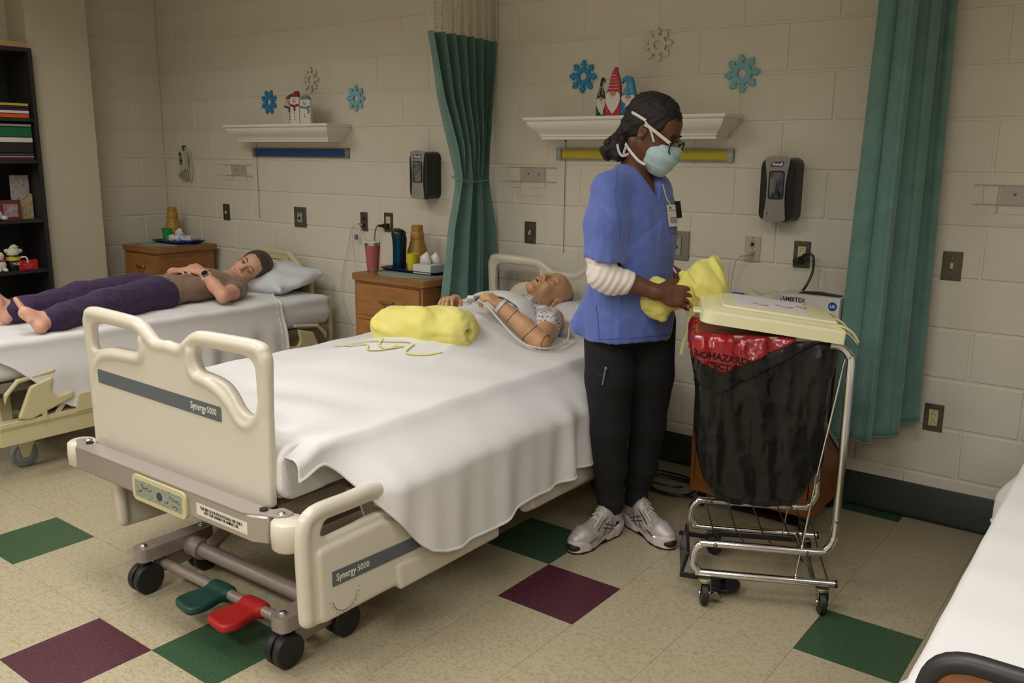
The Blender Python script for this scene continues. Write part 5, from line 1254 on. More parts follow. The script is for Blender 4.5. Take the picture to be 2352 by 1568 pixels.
ribbon([hp(-.008,-.086,.036),hp(-.045,-.082,.038),hp(-.085,-.060,.036),hp(-.108,-.028,.030),hp(-.118,.0,.034)],.0045)
ribbon([hp(.050,-.062,-.100),hp(.020,-.066,-.098),hp(-.030,-.062,-.080),hp(-.065,-.045,-.066)],.0045)
ribbon([tuple(bc+Vector(p)) for p in ((.040,-.044,-.022),(.018,-.050,-.030),(.004,-.052,-.014),(-.002,-.052,.010))],.0040)
ribbon([tuple(bc+Vector(p)) for p in ((.032,-.047,-.030),(.022,-.051,-.020),(.030,-.05,.004))],.0040)
ribbon([hp(-.118,.0,.034),hp(-.128,-.01,.044),hp(-.134,-.004,.034)],.0040)
# glasses
fm=mat('glasses_black',(18,18,20),.25); tw=mat('temple_white',(206,202,184),.35)
for y in (1,-1):
    cy=y*.035; ring=[hp(.112+.010*(1-abs(math.cos(a)))*0-.006*(abs(cy+.026*math.cos(a))/.06)**2*1.2,cy+.0300*math.cos(a),-.010+.0235*math.sin(a)) for a in [2*PI*k/28 for k in range(28)]]
    P('lens_frame',M().tube(ring,.0027,6,closed=True),fm,N)
    P('lens',M().add([Vector(p) for p in ring]+[Vector(hp(.112,cy,-.010))],[(i,(i+1)%28,28) for i in range(28)]),mat('lens_glass',(225,230,232),.05,alpha=.16,spec=.6),N)
    P('temple',M().tube([hp(.102,y*.066,.002),hp(.060,y*.077,.012),hp(.010,y*.082,.022),hp(-.008,y*.081,.022)],.0042,6,flat=(.4,1.5)),tw,N,label='white glasses temple')
    P('hinge',M().ell(hp(.102,y*.065,.002),(.005,.005,.005),8,6),fm,N)
P('bridge',M().tube([hp(.109,-.008,.002),hp(.113,0,.005),hp(.109,.008,.002)],.0018,6),fm,N)
# scrub top
SC=SDF((-.30,-.32,.78),(.36,.32,1.50),.0052)
SC.ell((.022,.02,1.24),(.178,.122,.21),RT,0); SC.ell((.018,.02,1.06),(.178,.128,.26),RT,.05); SC.ell((.020,.035,.88),(.182,.138,.20),RH,.05)
SC.cone((.012,.025,1.385),tuple(RS+Vector((.0,.0,.008))),.058,.052,.05); SC.cone((.012,.025,1.385),tuple(LS),.058,.054,.05)
SC.chain([tuple(RS+Vector((.0,0,.006))),(-.103,-.135,1.25),(-.106,-.150,1.12)],[.052,.060,.068],.05)
SC.chain([tuple(LS),(.115,.14,1.13)],[.054,.055],.03)
SC.cone((-.10,.0,.93),(-.17,.02,.86),.06,.03,.05)
SC.plane((0,0,.815),(0,.0,-1)); 
def foldf(X,Y,Z):
    u=X*sT.x+Y*sT.y
    f=.0035*np.sin(24*u+9*Z+1.0)*np.clip((1.2-Z)*3,0,1)
    f=f+.010*(.5-vnoise(X*1.6,Y*1.6,Z*.7,13,3,2,True))*np.clip((1.40-Z)*6,0.15,1)
    w=(Z-1.19)-.8*(X-.02); f=f+.005*np.exp(-(w/.012)**2)*np.clip((.16-X)*8,0,1)*np.clip((X+.06)*14,0,1)
    w=(Z-1.27)+1.2*(X+.09); f=f+.004*np.exp(-(w/.012)**2)*np.clip((-.04-X)*20,0,1)
    return f
SC.warp(foldf)
SC.ell((-.118,-.158,1.060),(.085,.072,.095),Matrix.Rotation(.18,3,'Y'),.006,'-')
SC.cone((.012,.03,1.49),(.012,.018,1.42),.060,.052,.006,'-')
sl,X_,Y_,Z_=SC.sub(SC.lo,SC.lo+SC.h*SC.n); U_=(X_-.02)*sT.x+(Y_-.02)*sT.y; V_=(X_-.02)*fT.x+(Y_-.02)*fT.y
Dw=(np.abs(U_)-(Z_-1.322)*.50)*.9; SC.F=np.where((V_>.0)&(Z_<1.5),np.maximum(SC.F,-Dw),SC.F).astype(np.float32)
scm=mat('scrub_blue',(92,112,186),.72,noise=(30,.3,.7),c2=(84,102,176),sheen=.25,bump=(300,.15,.0006))
sc_o=PS('scrub_top',SC,scm,N,2)
se=mat('scrub_seam',(66,82,146),.75)
def seam(par,pts,r,ma,name,off=.0005,n=8):
    sp=spline(pts,n); q=onsurf(par,sp); return P(name,M().tube([a+b*off for a,b in q],r,5),ma,par)
seam(sc_o,[(-.055,-.07,1.45),(-.075,-.15,1.36),(-.06,-.19,1.26),(-.045,-.20,1.19)],.0011,se,'armhole_seam')
cF=Vector((.02,.02,0)); v0=cF+fT*.14
seam(sc_o,[tuple(cF+fT*.02+sT*-.072+Vector((0,0,1.44))),tuple(cF+fT*.10+sT*-.040+Vector((0,0,1.392))),tuple(v0+Vector((0,0,1.318)))],.0028,mat('scrub_band',(84,102,172),.75),'neck_band')
seam(sc_o,[tuple(cF+fT*.02+sT*.072+Vector((0,0,1.44))),tuple(cF+fT*.10+sT*.040+Vector((0,0,1.392))),tuple(v0+Vector((0,0,1.318)))],.0028,mat('scrub_band',(84,102,172),.75),'neck_band')
for pk in (((.055,1.275),(.055,1.215),(.075,1.205),(.12,1.205),(.13,1.215),(.13,1.275)),):
    seam(sc_o,[tuple(cF+fT*.14+sT*a+Vector((0,0,z))) for a,z in pk],.0010,se,'pocket_seam')
seam(sc_o,[(-.10,-.08,.830),(-.02,-.16,.830),(.10,-.12,.830),(.20,-.02,.830)],.0010,se,'hem_stitch')
seam(sc_o,[tuple(cF+fT*.14+sT*-.10+Vector((0,0,1.0))),tuple(cF+fT*.15+sT*-.0+Vector((0,0,1.005)))],.0010,se,'pocket_seam')
seam(sc_o,[(-.11,-.10,.82),(-.115,-.10,.90),(-.115,-.09,.95)],.0014,se,'side_slit')
# lanyard badge and phone in the chest pocket
q=onsurf(sc_o,[tuple(cF+fT*.16+sT*.075+Vector((0,0,1.285)))])[0]; bn=q[1]; bx=Vector((0,0,1)).cross(bn).normalized()
bo=q[0]+bn*.006
def quad(par,name,c,x,y,w_,h_,ma,th=.0012):
    z=x.cross(y); m=M(); m.prism([(-w_/2,-h_/2),(w_/2,-h_/2),(w_/2,h_/2),(-w_/2,h_/2)],th,(c,x,y,z)); return P(name,m,ma,par,smooth=False)
up_=Vector((0,0,1))-bn*bn.z; up_.normalize()
bd=quad(N,'name_badge',bo+up_*-.008,bx,up_,.062,.078,labm)
quad(bd,'badge_logo',bo+up_*.020+bn*.0014-bx*.012,bx,up_,.012,.006,mat('red_dot',(150,30,26),.4),.0004)
quad(bd,'badge_text_line',bo+up_*.010+bn*.0014,bx,up_,.046,.002,mat('badge_blue_ink',(90,100,140),.5),.0004)
quad(bd,'badge_photo',bo+up_*-.024+bn*.0014,bx,up_,.040,.022,mat('badge_grey',(150,152,160),.5),.0004)
quad(N,'pocket_phone',bo+bx*.036-bn*.002+up_*.012,bx,up_,.030,.060,mat('phone_dark',(22,24,26),.3),.006)
lan=[cF+fT*.10+sT*.045+Vector((0,0,1.385)),cF+fT*.128+sT*.05+Vector((0,0,1.34)),bo+up_*.031]
P('lanyard',M().tube([onsurf(sc_o,[tuple(p)])[0][0]+bn*.002 for p in spline([tuple(p) for p in lan],6)],.004,6,flat=(1,.25)),labm,N)
# long white undershirt sleeve
US=SDF((-.20,-.25,.97),(.03,-.06,1.24),.0031)
US.chain([(-.105,-.140,1.22),(-.112,-.152,1.14),tuple(REl),(-.075,-.163,1.050),(-.028,-.166,1.047)],[.044,.050,.050,.047,.0445],.02)
d1=np.array([.0,-.05,1.0]);
def wr(X,Y,Z):
    up=np.clip((Z-1.07)*12,0,1); n=vnoise(X,Y,Z,16,9,1)*5
    f=.0017*np.sin(270*Z+30*X+n)*up; g=(1-up)*.0016*np.sin(230*X-130*(Z-1.04)+n); return f+g
US.warp(wr); US.plane((-.032,0,0),(.97,.0,-.22))
PS('undershirt_sleeve',US,mat('undershirt_white',(224,214,206),.8,sheen=.1),N,1)
P('undershirt_cuff',M().lathe([(.030,-.003),(.036,-.003),(.036,.004),(.030,.004)],(.178,.045,1.06),24,Matrix.Rotation(1.0,3,'Y')),mat('undershirt_white',(224,214,206),.8),N)
# pants
PN=SDF((-.22,-.20,.03),(.34,.26,1.0),.0060)
PN.ell((.025,.045,.90),(.170,.125,.13),RH,0)
PN.chain([(-.055,.03,.86),(-.050,.01,.66),(-.042,.02,.46),(-.034,.045,.28),(-.024,.068,.17),(-.022,.074,.095)],[.098,.092,.074,.062,.052,.045],.02)
PN.chain([(.103,.08,.86),(.112,.08,.66),(.112,.10,.46),(.104,.125,.28),(.092,.148,.19),(.090,.155,.095)],[.098,.090,.072,.060,.050,.046],.02)
PN.warp(lambda X,Y,Z:.003*np.sin(34*Z+20*X)*np.clip((.8-Z)*2,0,1)+.0035*np.sin(80*Z+9*Y)*np.exp(-((Z-.17)/.05)**2)); PN.plane((0,0,.098),(0,0,-1)); PN.plane((0,0,.985),(0,0,1))
pn_o=PS('pants',PN,mat('pants_black',(8,8,10),.9,noise=(40,.3,.7),c2=(17,17,19)),N,1)
SK=SDF((-.16,-.16,.0),(.20,.26,.20),.0045); SK.cone((-.024,.070,.17),(-.020,.076,.06),.036,.034,.01); SK.cone((-.020,.076,.06),(-.05,.04,.050),.034,.026,.02); SK.cone((.092,.150,.17),(.089,.156,.06),.036,.034,.01); SK.cone((.089,.156,.06),(.108,.118,.050),.034,.026,.02)
PS('socks',SK,mat('sock_black',(14,14,16),.85),N,1)
q=onsurf(pn_o,[(-.105,-.14,.70)])[0]
P('pen',M().tube([q[0]+Vector((-.004,-.004,-.035)),q[0]+Vector((.006,-.006,.03))],.0035,8).ell(tuple(q[0]+Vector((.006,-.008,.026))),(.006,.004,.008),8,6),mat('pen_grey',(120,124,132),.3,metal=.5),N)
seam(pn_o,[(-.16,-.06,.735),(-.13,-.10,.70),(-.08,-.12,.695)],.0009,mat('pants_seam',(38,40,48),.8),'pocket_seam')
# shoes
sil=mat('shoe_silver',(190,182,178),.42,metal=.2,noise=(90,.35,.65),c2=(168,160,156)); sol=mat('shoe_sole',(200,186,186),.6); blk2=mat('shoe_black',(22,22,24),.6); lac=mat('shoe_lace',(206,200,180),.8); chs=mat('shoe_foil',(205,205,210),.15,metal=1)
def shoe(x,y,ang,label,side):
    sh=T('x','x','x'); del sh['label'],sh['category']; sh.name='shoe'; sh.parent=N; sh.location=(x,y,0); sh.rotation_euler=(0,0,ang); sh.scale=(1.05,1.08,1.12); 
    s=SDF((-.02,-.07,-.005),(.30,.07,.15),.0035)
    # upper
    s.chain([(.028,0,.050),(.085,0,.048),(.15,0,.044),(.205,side*-.004,.040),(.240,side*-.008,.036)],[.030,.033,.034,.038,.030],.02)
    s.cone((.020,0,.055),(.020,0,.102),.034,.033,.02); s.cone((.042,0,.085),(.082,0,.098),.033,.028,.02); s.cone((.08,0,.085),(.17,0,.050),.028,.026,.02)
    s.cone((.040,0,.150),(.042,0,.088),.036,.026,.008,'-')
    s.plane((0,0,.018),(0,0,-1))
    up=PS('upper',s,sil,sh,1)
    s=SDF((-.02,-.07,-.005),(.30,.07,.06),.0035)
    sole=[(.0,-.028),(.03,-.037),(.09,-.030),(.14,-.034),(.20,-.046),(.245,-.038),(.272,-.012),(.272,.012),(.245,.036),(.20,.044),(.14,.034),(.09,.032),(.03,.037),(.0,.028)]
    sole=[(a,b-side*(.006 if a>.1 else 0)) for a,b in sole]
    sdpoly(s,poly_round(sole,.03,4),(0,1),.0225,.0225,.008,0); s.cone((.015,0,.036),(.06,0,.034),.038,.036,.012); s.ell((.118,0,.0),(.022,.08,.012),None,.006,'-')
    s.warp(lambda X,Y,Z:.0012*np.sin(X*140)); s.plane((0,0,.0035),(0,0,-1))
    PS('sole',s,sol,sh,1)
    P('outsole',M().prism(sole,.004,(Vector((0,0,0)),Vector((1,0,0)),Vector((0,1,0)),Vector((0,0,1)))),blk2,sh,smooth=False)
    s=SDF((.20,-.06,-.002),(.30,.06,.06),.003); s.ell((.245,-side*.006,.022),(.034,.030,.020),None,0); s.plane((.252,0,0),(-1,0,-.25)); s.plane((0,0,.002),(0,0,-1)); PS('toe_bumper',s,blk2,sh,1)
    P('tongue',M().tube([(.085,0,.098),(.062,0,.128),(.050,0,.150)],[.024,.026,.020],10,flat=(1,.25)),mat('shoe_tongue',(190,176,170),.7),sh)
    lm=M()
    for i in range(5):
        a=.092+.020*i; z=.113-.0118*i; w_=.020
        lm.tube([(a,-w_,z-.006),(a+.006,0,z+.006),(a+.012,w_,z-.006)],.0028,6); lm.tube([(a,w_,z-.006),(a+.006,0,z+.007),(a+.012,-w_,z-.006)],.0028,6)
    for d in (1,-1): lm.tube(spline([(.082,0,.128),(.075,d*.018,.158),(.068,d*.026,.150),(.082,d*.008,.128)],6),.0030,6)
    lm.tube(spline([(.084,0,.128),(.13,side*.026,.112),(.19,side*.034,.082)],6),.0026,6)
    P('laces',lm,lac,sh)
    for d in (1,-1):
        st_=M()
        for a0,b0,a1,b1 in ((.06,.035,.135,.068),(.05,.045,.120,.078),(.10,.032,.075,.075),(.13,.034,.100,.078)):
            pp=onsurf(up,[(a0+(a1-a0)*k/6,d*.045,b0+(b1-b0)*k/6) for k in range(7)]); st_.tube([a+b*.0006 for a,b in pp],.0022,5)
        P('side_stripes',st_,mat('shoe_stripe',(74,62,58),.6),sh)
        fo=M(); pp=onsurf(up,[(.17+.06*k/6,d*.05,.045-.010*k/6) for k in range(7)]); fo.tube([a+b*.0003 for a,b in pp],.0045,6,flat=(1,.5)); pp=onsurf(up,[(.10+.07*k/6,d*.032,.095-.035*k/6) for k in range(7)]); fo.tube([a+b*.0003 for a,b in pp],.0035,6,flat=(1,.6))
        P('foil_trim',fo,chs,sh)
    return sh
shoe(.005,.105,math.atan2(-.205,-.18),None,1); shoe(.072,.190,math.atan2(-.215,.105),None,-1)
# ---------------------------------------------------------------- yellow gowns
yel=mat('gown_yellow',(230,222,134),.75,noise=(9,.3,.7),c2=(220,210,104),sss=.12,bump=(26,.5,.006),sheen=.1)
t=T('isolation_gown','crumpled yellow gown held in the hands of the nurse','gown',NO+Vector((0,0,.9)),TH_,'yellow isolation gowns')
g=SDF((.0,-.22,-.05+.0),(.40,.10,.28),.0048)
def crump(a,b,c,amp=.006):
    return lambda X,Y,Z:amp*np.sin(a*X+23*Z+3*np.sin(40*Y))+amp*.8*np.sin(b*Z-31*X+2)+amp*.6*np.sin(c*Y+50*X)+amp*.5*np.abs(np.sin(60*X+70*Z))
g.ell((.254,-.130,.142),(.066,.055,.075),Matrix.Rotation(.5,3,'Y'),0); g.ell((.285,-.125,.122),(.042,.045,.060),None,.03); g.cone((.268,-.125,.17),(.290,-.12,.214),.035,.012,.03); g.cone((.23,-.12,.105),(.185,-.125,.108),.040,.030,.02); g.cone((.255,-.13,.10),(.240,-.13,.070),.035,.018,.02); g.cone((.20,-.12,.14),(.178,-.12,.172),.012,.004,.01)
g.warp(lambda X,Y,Z:.020*(.5-vnoise(X*1.2+Z*.5,Y,Z*.5,18,5,1,True))+.008*(.5-vnoise(X*1.5+Z,Y,Z*.5,34,6,1,True))); PS('cloth_bundle',g,yel,t,1)
g=SDF((-.02,-.20,-.06),(.24,.06,.22),.0048)
g.ell((.130,-.115,.095),(.085,.030,.050),Matrix.Rotation(.25,3,'Y'),0); g.ell((.095,-.115,.055),(.050,.028,.045),None,.03); g.cone((.105,-.12,.05),(.112,-.125,.012),.036,.010,.03); g.cone((.10,-.11,.11),(.085,-.11,.145),.03,.008,.03)
g.cone((.07,-.115,.085),(.055,-.12,.070),.03,.02,.02)
g.warp(lambda X,Y,Z:.012*(.5-vnoise(X,Y,Z,28,8,3,True))); PS('hanging_panel',g,yel,t,1)
ym=mat('gown_tie',(214,208,130),.8)
for k,(a,b,zz) in enumerate(((.205,-.13,-.12),(.225,-.10,-.09))):
    P('tie',M().tube(spline([(a,-.12,.05),(a+.004*(1-2*k),-.125,-.02),(a-.01,-.12,zz+.05),(a-.018+.01*k,-.12,zz)],6),.006,6,flat=(.2,1)),ym,t)
t=T('isolation_gown','rolled yellow gown bundle lying on the blanket beside the mannequin','gown',(-1.80,-1.19,.75),0,'yellow isolation gowns')
with world_coords():
    g=SDF((-2.12,-1.50,.64),(-1.42,-.86,1.0),.0062)
    a0=Vector((-1.920,-1.262,.788)); a1=Vector((-1.690,-1.150,.786)); ax_=(a1-a0).normalized()
    g.cone(tuple(a0),tuple(a0.lerp(a1,.55)),.070,.088,0); g.cone(tuple(a0.lerp(a1,.55)),tuple(a1),.088,.080,.02); g.cone(tuple(a0),tuple(a0-ax_*.045+Vector((0,0,-.01))),.062,.045,.02)
    g.cone(tuple(a1),tuple(a1+ax_*.03+Vector((-.03,.05,.0))),.075,.058,.03)
    qe=a1+ax_*.095; g.cone(tuple(a1+ax_*.10+Vector((.02,-.05,-.012))),tuple(a1+ax_*.02),.036,.018,.012,'-')
    g.ell(tuple(a1+ax_*.045+Vector((.0,-.03,-.02))),(.028,.03,.030),None,.01)
    g.warp(lambda X,Y,Z:.020*(.55-vnoise(X*.5+Y*.4,Y*1.2,Z*1.3,13,12,1,True))+.007*(.5-vnoise(X*.5,Y*1.5,Z*1.6,26,15,1,True))); g.plane((0,0,.705),(0,0,-1),.01)
    PS('rolled_cloth',g,yel,t,1)
    T2=lambda x,y,d=.004:(x,y,body1(x,y)+d)
    for pts in ([(-2.10,-1.42),(-2.02,-1.44),(-1.93,-1.40),(-1.84,-1.38),(-1.76,-1.33)],[(-2.06,-1.40),(-1.98,-1.45),(-1.90,-1.43),(-1.85,-1.47),(-1.80,-1.44),(-1.78,-1.38)],[(-1.88,-1.36),(-1.84,-1.42),(-1.79,-1.42),(-1.76,-1.37)],[(-1.74,-1.33),(-1.72,-1.40),(-1.67,-1.37),(-1.62,-1.30)]):
        P('tie',M().tube([T2(*p[:2],.0055) for p in spline([(a,b,0) for a,b in pts],6)],.005,6,flat=(1,.3)),ym,t)
# ---------------------------------------------------------------- the reclining woman (world coordinates)
woman=T('person','person in taupe shirt and purple pants lying on the left bed','person',(-3.93,-1.1,.64))
with world_coords():
    WH=frame((-3.962,-.432,.776),(.62,-.74,.24),(.66,.50,.52)); Rw=WH.to_3x3()
    B=SDF((-4.36,-2.06,.60),(-3.46,-.18,.93),.0056)
    B.ell((-3.95,-.77,.708),(.160,.16,.074),None,0); B.ell((-3.95,-.96,.70),(.14,.17,.07),None,.04); B.ell((-3.95,-1.12,.70),(.16,.13,.07),None,.04)
    B.cone((-3.95,-.60,.715),tp(WH,(-.02,0,-.05)),.058,.050,.03)
    B.chain([(-3.95,-.64,.705),(-3.785,-.645,.690)],[.052,.046],.03); B.chain([(-3.95,-.62,.72),(-4.11,-.62,.712)],[.055,.052],.03)
    B.chain([(-3.785,-.645,.690),(-3.70,-.76,.688),(-3.632,-.862,.688)],[.046,.044,.038],.02)
    B.chain([(-3.632,-.862,.690),(-3.725,-.850,.735),(-3.842,-.835,.792)],[.039,.038,.026],.014)
    B.chain([(-4.11,-.62,.712),(-4.21,-.86,.70)],[.050,.038],.02); B.chain([(-4.21,-.86,.70),(-4.04,-.905,.79)],[.038,.026],.012)
    hL=hand_sdf(B,(-3.842,-.835,.792),(-.95,-.05,.30),(.1,.95,.15),(.25,-.35,.9),1.06,fing=[(.1,.35,.3),(.12,.35,.3),(.15,.4,.3),(.2,.4,.3)],thumb=.01)
    hR=hand_sdf(B,(-4.04,-.905,.790),(.95,.20,.22),(-.1,.95,.15),(-.22,-.1,.97),1.02,fing=[(.3,.5,.4),(.3,.55,.4),(.3,.6,.4),(.35,.6,.4)],thumb=.015)
    B.chain([(-3.87,-1.12,.705),(-3.76,-1.48,.70),(-3.625,-1.84,.685)],[.085,.055,.034],.02)
    B.chain([(-4.03,-1.12,.705),(-4.00,-1.48,.705),(-3.975,-1.83,.695)],[.085,.055,.034],.02)
    def foot(ank,heel,ball,toes,nn):
        B.cone(ank,heel,.034,.027,.02); B.cone(heel,ball,.026,.022,.02); B.cone(ank,ball,.033,.024,.03)
        b=Vector(ball); lat=Vector(nn[0]).normalized(); up=Vector(nn[1]).normalized()
        for i,(o,l,r) in enumerate(((-.030,.040,.0125),(-.010,.040,.0085),(.006,.036,.0080),(.021,.030,.0078),(.035,.022,.0078))):
            q=b+lat*o*1.0; B.cone(tuple(q-up*.015),tuple(q+up*(.008+l*.5)),.015,r+.001,.006); B.cone(tuple(q+up*(.012+l*.5)),tuple(q+up*(.014+l)),r,r*.92,.002)
    foot((-3.625,-1.84,.690),(-3.590,-1.885,.668),(-3.640,-1.925,.735),None,((.80,-.05,-.55),(-.42,-.32,.85)))
    foot((-3.975,-1.83,.700),(-3.965,-1.875,.668),(-3.985,-1.90,.760),None,((-.9,-.1,.0),(.05,-.3,.95)))
    head_sdf(B,WH,1.06)
    PS('body',B,skl,woman,1)
    irb=mat('iris_brown',(92,66,44),.25)
    eyes(woman,WH,1.06,irb,brow=mat('brow_brown',(104,72,52),.7),lip=mat('lip_pink',(176,96,88),.45))
    nails(woman,hL,mat('nail_pink',(196,110,112),.25),.95); nails(woman,hR,mat('nail_pink',(196,110,112),.25),.92)
    HR=SDF((-4.12,-.56,.62),(-3.70,-.14,.96),.0048)
    HR.ell(tp(WH,(-.024,0,.044)),(.110,.090,.099),Rw,0); HR.ell(tp(WH,(.125,0,-.040)),(.112,.14,.128),Rw,.012,'-')
    for y in (1,-1): HR.ell(tp(WH,(.014,y*.115,-.040)),(.044,.045,.058),Rw,.010,'-')
    HR.ell(tp(WH,(-.070,0,-.03)),(.045,.060,.055),Rw,.03); HR.ell(tp(WH,(-.075,.02,.045)),(.055,.075,.060),Rw,.03)
    HR.warp(lambda X,Y,Z:.0018*np.sin(170*X+90*Z+6*vnoise(X,Y,Z,20,1,1)))
    PS('hair',HR,mat('hair_brown',(62,48,40),.5,noise=(50,.3,.7),c2=(86,66,52),stretch=(6,2,6),bump=(90,.5,.003)),woman,1)
    # shirt
    SH=SDF((-4.30,-1.16,.60),(-3.58,-.46,.93),.0052)
    SH.ell((-3.95,-.77,.714),(.178,.165,.084),None,0); SH.ell((-3.90,-.76,.735),(.080,.080,.052),None,.03); SH.ell((-4.01,-.76,.740),(.080,.080,.054),None,.03); SH.ell((-3.95,-.93,.702),(.168,.19,.084),None,.04); SH.ell((-3.95,-1.05,.700),(.172,.10,.086),None,.04)
    SH.cone((-3.95,-.66,.702),(-3.955,-.625,.705),.066,.060,.03)
    SH.chain([(-3.90,-.67,.705),(-3.790,-.650,.692),(-3.725,-.725,.692)],[.056,.052,.056],.03); SH.chain([(-4.0,-.63,.718),(-4.11,-.62,.715),(-4.15,-.72,.706)],[.062,.060,.062],.03)
    SH.ell(tp(WH,(.035,0,-.085)),(.105,.085,.075),Rw,.008,'-'); SH.ell(tp(WH,(.0,0,-.02)),(.12,.10,.10),Rw,.008,'-')
    SH.plane((-3.700,-.742,.70),(.42,-.80,-.1),0) if 0 else None
    SH.warp(lambda X,Y,Z:.010*(.5-vnoise(X*1.5,Y*.8,Z,14,4,2,True))+.003*np.sin(60*X+20*Y)*np.exp(-((Y+.9)/.1)**2))
    SH.plane((0,0,.632),(0,0,-1)); SH.plane((0,-1.10,0),(0,-1,0))
    sh_o=PS('shirt',SH,mat('shirt_taupe',(128,104,82),.8,noise=(30,.3,.7),c2=(118,94,72),sheen=.2),woman,1)
    # pants
    PN=SDF((-4.26,-1.90,.60),(-3.50,-.93,.88),.0060)
    PN.ell((-3.95,-1.10,.700),(.185,.13,.088),None,0)
    PN.chain([(-3.865,-1.12,.700),(-3.765,-1.48,.702),(-3.655,-1.76,.688),(-3.635,-1.81,.685)],[.100,.076,.058,.060],.03)
    PN.chain([(-4.035,-1.12,.705),(-4.01,-1.48,.712),(-3.985,-1.76,.695),(-3.98,-1.82,.694)],[.100,.078,.060,.062],.03)
    PN.cone((-3.63,-1.86,.69),(-3.64,-1.80,.69),.036,.036,.004,'-')
    PN.warp(lambda X,Y,Z:.016*(.5-vnoise(X*1.4,Y,Z,12,7,2,True))); PN.plane((0,0,.634),(0,0,-1)); PN.plane((-3.95,-.975,.7),(-.15,1,-.2))
    pw=PS('pants',PN,mat('pants_purple',(54,32,70),.85,noise=(26,.3,.7),c2=(44,24,60),sheen=.1),woman,1)
    q=onsurf(pw,[(-3.80,-1.06,.80)])[0]
    quad(woman,'pants_logo',q[0]+q[1]*.001,Vector((0,1,0)).cross(q[1]).normalized(),Vector((0,-1,0)),.014,.018,mat('logo_lilac',(130,116,150),.6),.0006)
    seam(pw,[(-4.10,-.99,.76),(-3.95,-.985,.79),(-3.80,-.985,.76),(-3.77,-.985,.70)],.004,mat('waist_navy',(34,26,58),.8),'waistband')
    # watch and bracelet
    wp=Vector((-3.805,-.839,.774)); wx=Vector((-.95,.0,.42)).normalized(); wm=mat('watch_strap',(214,206,192),.5)
    P('watch_strap',M().lathe([(.030,-.011),(.033,-.010),(.033,.010),(.030,.011)],tuple(wp),24,Vector((0,0,1)).rotation_difference(wx).to_matrix()),wm,woman,angle=60)
    wn=Vector((.40,-.62,.67)); wn=(wn-wx*wn.dot(wx)).normalized(); 
    wt=P('watch_case',M().cyl(tuple(wp+wn*.029),tuple(wp+wn*.042),.020,n=28),mat('watch_rim',(150,146,140),.25,metal=.8),woman,bevel=.001)
    P('watch_dial',M().cyl(tuple(wp+wn*.0415),tuple(wp+wn*.0430),.0178,n=28),mat('watch_black',(10,10,12),.1),wt,angle=30)
    P('bracelet',M().lathe([(.028,-.002),(.030,0),(.028,.002)],(-4.075,-.895,.775),20,Vector((0,0,1)).rotation_difference(Vector((.85,-.2,.45)).normalized()).to_matrix()),mat('bracelet_gold',(150,120,60),.3,metal=.8),woman)
